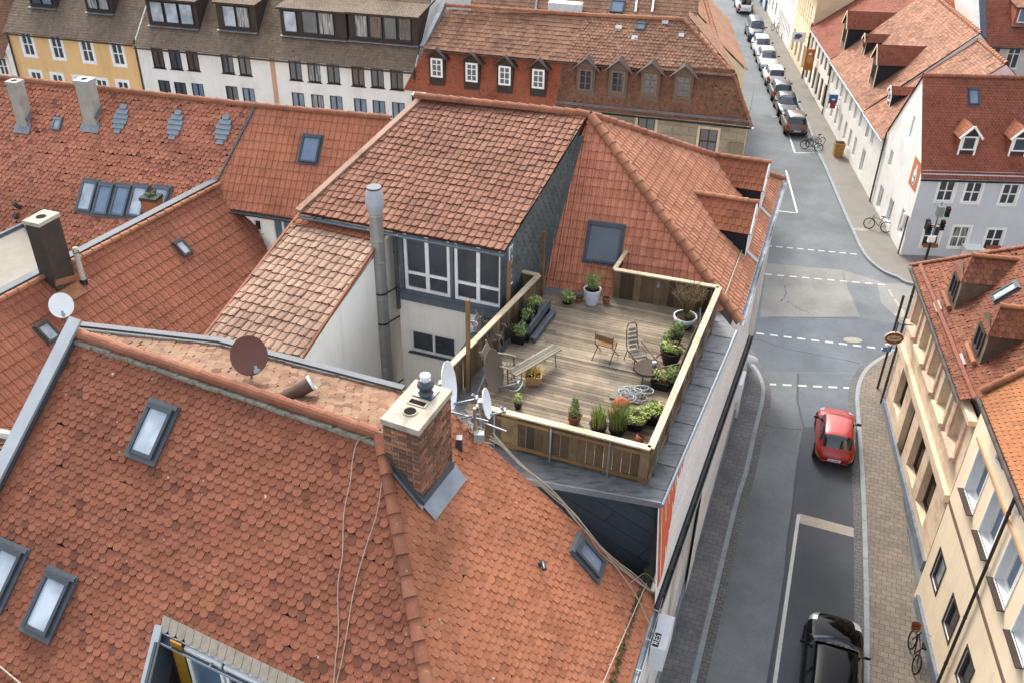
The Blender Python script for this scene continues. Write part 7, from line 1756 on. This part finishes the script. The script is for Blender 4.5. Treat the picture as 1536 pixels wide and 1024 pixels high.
t = thing('planter_bench', 'long dark box with shelf carrying plants along the left fence', 'planter', D(800, 490)); a_, b_ = D(786, 500, .25), D(818, 458, .25); mb = MB(); d_ = horiz(b_ - a_); s_ = V((d_.y, -d_.x, 0)); 
mb.bar(a_ + Z * .02, b_ + Z * .02, .3, .05); mb.bar(a_ + s_ * .15 + Z * .14, b_ + s_ * .15 + Z * .14, .03, .26); mb.bar(a_ - s_ * .15 + Z * .14, b_ - s_ * .15 + Z * .14, .03, .26); mb.bar(a_ + s_ * .26 - Z * .1, b_ + s_ * .26 - Z * .1, .16, .03); mb.bar(a_ + s_ * .3 - Z * .18, b_ + s_ * .3 - Z * .18, .05, .14); mb.build('box', BLUEGREY if False else ZINC_D, t)
for q in (a_, b_): mb = MB(); mb.bar(q, q - Z * .25, .06, .3, s_); mb.build('leg', BLACKM, t)
def ball(r, z, n=420, sz=.045, up=1.0):
    def go(f):
        for k in range(7):
            a_ = random.uniform(0, 6.283); d_ = random.uniform(.2, .6) * r
            leaves(f, (math.cos(a_) * d_, math.sin(a_) * d_, z + random.uniform(-.25, .35) * r * up), r * random.uniform(.35, .6), r * random.uniform(.35, .6), r * up * random.uniform(.35, .6), int(n / 8), sz * random.uniform(.7, 1.5), shell=.2)
        twigs(f, (0, 0, z - r * up * .8), r * 1.1, r * 1.7 * up, 6, .004)
    return go
pot_plant('bushy bright green plant in the far part of the dark planter box', D(800, 470, .28), POTB, .14, .2, ball(.26, .36, 300), pm=LEAF_L)
pot_plant('dark green plant with brown stones in the dark planter box', D(790, 484, .28), POTB, .14, .18, ball(.22, .3, 260), pm=LEAF)
pot_plant('round green box shrub in a square black pot by the left fence', D(778, 512), POTB, .22, .24, ball(.27, .42, 700, .04), square=(.2, .17), rot=RY, pm=LEAF)
def whitepot(f): leaves(f, (0, 0, .72), .24, .24, .2, 420, .05, shell=.2); twigs(f, (0, 0, .45), .5, .62, 26, .006)
pot_plant('green shrub with dry twigs in a tall pale grey pot at the back fence', D(887, 455), POTW, .25, .5, whitepot, pm=LEAF)
pot_plant('small empty terracotta pot beside the tall pale pot', D(909, 455), TERRA, .12, .2, lambda f: twigs(f, (0, 0, .1), .05, .1, 4), pm=TWIG)
pot_plant('straggly yellow green plant in low pot at the back left corner', D(851, 455), POTB, .15, .1, lambda f: (leaves(f, (0, 0, .25), .24, .18, .2, 130, .06), twigs(f, (0, 0, .1), .2, .4, 8)), pm=LEAF_L)
pot_plant('round brown dried plant left of the tall pale pot', D(868, 452), TERRA, .13, .14, lambda f: leaves(f, (0, 0, .24), .16, .16, .12, 160, .04), pm=TWIG)
t = pot_plant('large bare bush with reddish twigs in a white rimmed navy pot by the back corner', D(1026, 490), POTBLUE, .31, .34, lambda f: (twigs(f, (0, 0, .3), .68, 1.15, 70, .008), ), pm=TWIG)
mb = MB(); mb.lathe((0, 0, 0), [(.3, .2), (.325, .24), (.335, .36), (.3, .36)], 22, cap=(False, False)); mb.build('pot_rim', POTW, t, True); mb = MB(); leaves(mb, (.08, 0, .42), .14, .12, .1, 130, .045); mb.build('undergrowth', LEAF, t, True)
pot_plant('climbing pink flowered plant in a black pot at the street fence', D(1012, 515), POTB, .2, .3, lambda f: (leaves(f, (0, 0, .45), .2, .2, .22, 130, .06), twigs(f, (0, 0, .2), .35, .6, 12)), pm=LEAF)
t = pot_plant('full light green plant in a large black pot at the middle of the street fence', D(1005, 545), POTB, .27, .42, ball(.32, .5, 620, .055, .55), pm=LEAF_L)
mb = MB(); leaves(mb, (.05, .05, .55), .2, .18, .12, 80, .06); mb.build('dry_leaves', TWIG, t, True)
pot_plant('upright green plant behind the full light green one', D(997, 532), POTB, .15, .3, lambda f: leaves(f, (0, 0, .55), .13, .13, .28, 170, .055), pm=LEAF)
pot_plant('sparse green plant in a long black box near the street fence', D(990, 582), POTB, .22, .22, lambda f: leaves(f, (-.05, .05, .36), .26, .2, .16, 170, .055), square=(.24, .12), rot=RY, pm=LEAF_L)
pot_plant('leafy green plant right against the street fence above the corner', D(1008, 580), POTB, .17, .25, lambda f: leaves(f, (0, 0, .42), .2, .22, .22, 240, .055), pm=LEAF)
pot_plant('small conical evergreen in a terracotta pot at the front fence', D(861, 634), TERRA, .17, .24, lambda f: [leaves(f, (0, 0, .3 + .1 * k), .2 * (1 - k * .16), .2 * (1 - k * .16), .1, 150, .035) for k in range(5)], pm=LEAF)
pot_plant('tall grassy plant in an oval black pot, left one of the front group', D(897, 646), POTB, .22, .22, lambda f: blades(f, (0, 0, .2), .18, .5, 130, 0, .012, .35), pm=LEAF_L)
pot_plant('leaning grassy plant with long blades, right one of the front group', D(925, 650), POTB, .22, .24, lambda f: blades(f, (0, 0, .2), .2, .6, 170, 0, .013, .6), pm=LEAF)
pot_plant('green cushion plant round a bare patch in a wide black pot by the corner', D(952, 640), POTB, .28, .28, lambda f: [leaves(f, (math.cos(a_) * .22, math.sin(a_) * .22, .36), .14, .14, .1, 110, .045) for a_ in (0, 1, 2, 3, 4, 5)], pm=LEAF_L)
pot_plant('bright green ground plant in a square black tub in the fence corner', D(978, 632), POTB, .26, .28, ball(.33, .36, 620, .05, .5), square=(.25, .2), rot=RY, pm=LEAF_L)
pot_plant('small green plant poking over the front rail at its left end', D(777, 612), POTB, .1, .15, lambda f: leaves(f, (0, 0, .3), .12, .12, .16, 110, .05), pm=LEAF_L)
t = pot_plant('yellow leaved plant in a tan basket beside the plank bench', D(800, 573), WICK, .2, .24, lambda f: (blades(f, (0, 0, .2), .16, .22, 50, 0, .02, 1.2), twigs(f, (0, 0, .15), .3, .3, 6)), square=(.2, .16), rot=RY + .3, pm=leafmat('leaves_yellow', ['b89a4a', 'c8a85a', '8a7a3c']))
t = thing('orange_bundle', 'crumpled orange cloth bundle on a chair in the right corner of the terrace', 'cloth', D(932, 622)); mb = MB()
for c_, r_ in ((D(932, 607, .4), .22), (D(928, 622, .25), .24)):
    mb.grid([[c_ + V((math.cos(6.283 * j / 16) * r_ * math.sin(a_) * (1 + .15 * math.sin(5 * j + i)), math.sin(6.283 * j / 16) * r_ * math.sin(a_) * (1 + .15 * math.cos(4 * j + i)), r_ * .8 * math.cos(a_) * (1 + .1 * math.sin(3 * j)))) for j in range(16)] for i, a_ in enumerate([.02 + 3.1 * k / 9 for k in range(10)])], 0)
mb.build('cloth', ORANGE, t); mb = MB(); mb.box(D(926, 619, .44), (.1, 0, 0), (0, .03, 0), (0, 0, .02)); mb.build('red_strap', REDP, t)
t = thing('clay_pot', 'small brown clay pot on its side in the near fence corner', 'pot', D(958, 660)); mb = MB(); mb.lathe(D(958, 660, .1), [(.07, -.1), (.1, 0), (.11, .12), (.1, .12)], 14, 0, V((.4, .3, .8))); mb.build('pot', TERRA, t)
t = thing('wall_lamp', 'small round wall lamp on the back fence of the terrace', 'lamp', D(994, 430, .6)); p = FR.lerp(FL_, .56) - S * .07 - Z * .25; mb = MB(); mb.lathe(p + S * .05, [(.05, 0), (.05, .1), (.045, .1)], 12, 0, -S, cap=(True, True)); mb.tube([p - Z * .05, p + Z * .12], .03, 8); mb.build('lamp_body', GALV, t)
t = thing('metal_rod', 'leaning grey rod against the inside of the street fence', 'rod', D(1040, 470)); mb = MB()
for k in range(4): mb.tube([D(1003 + k * 4, 590 - k * 8, .05), D(1040 + k * 4, 500 - k * 8, .75)], .014, 5)
mb.build('rods', OLDW, t)
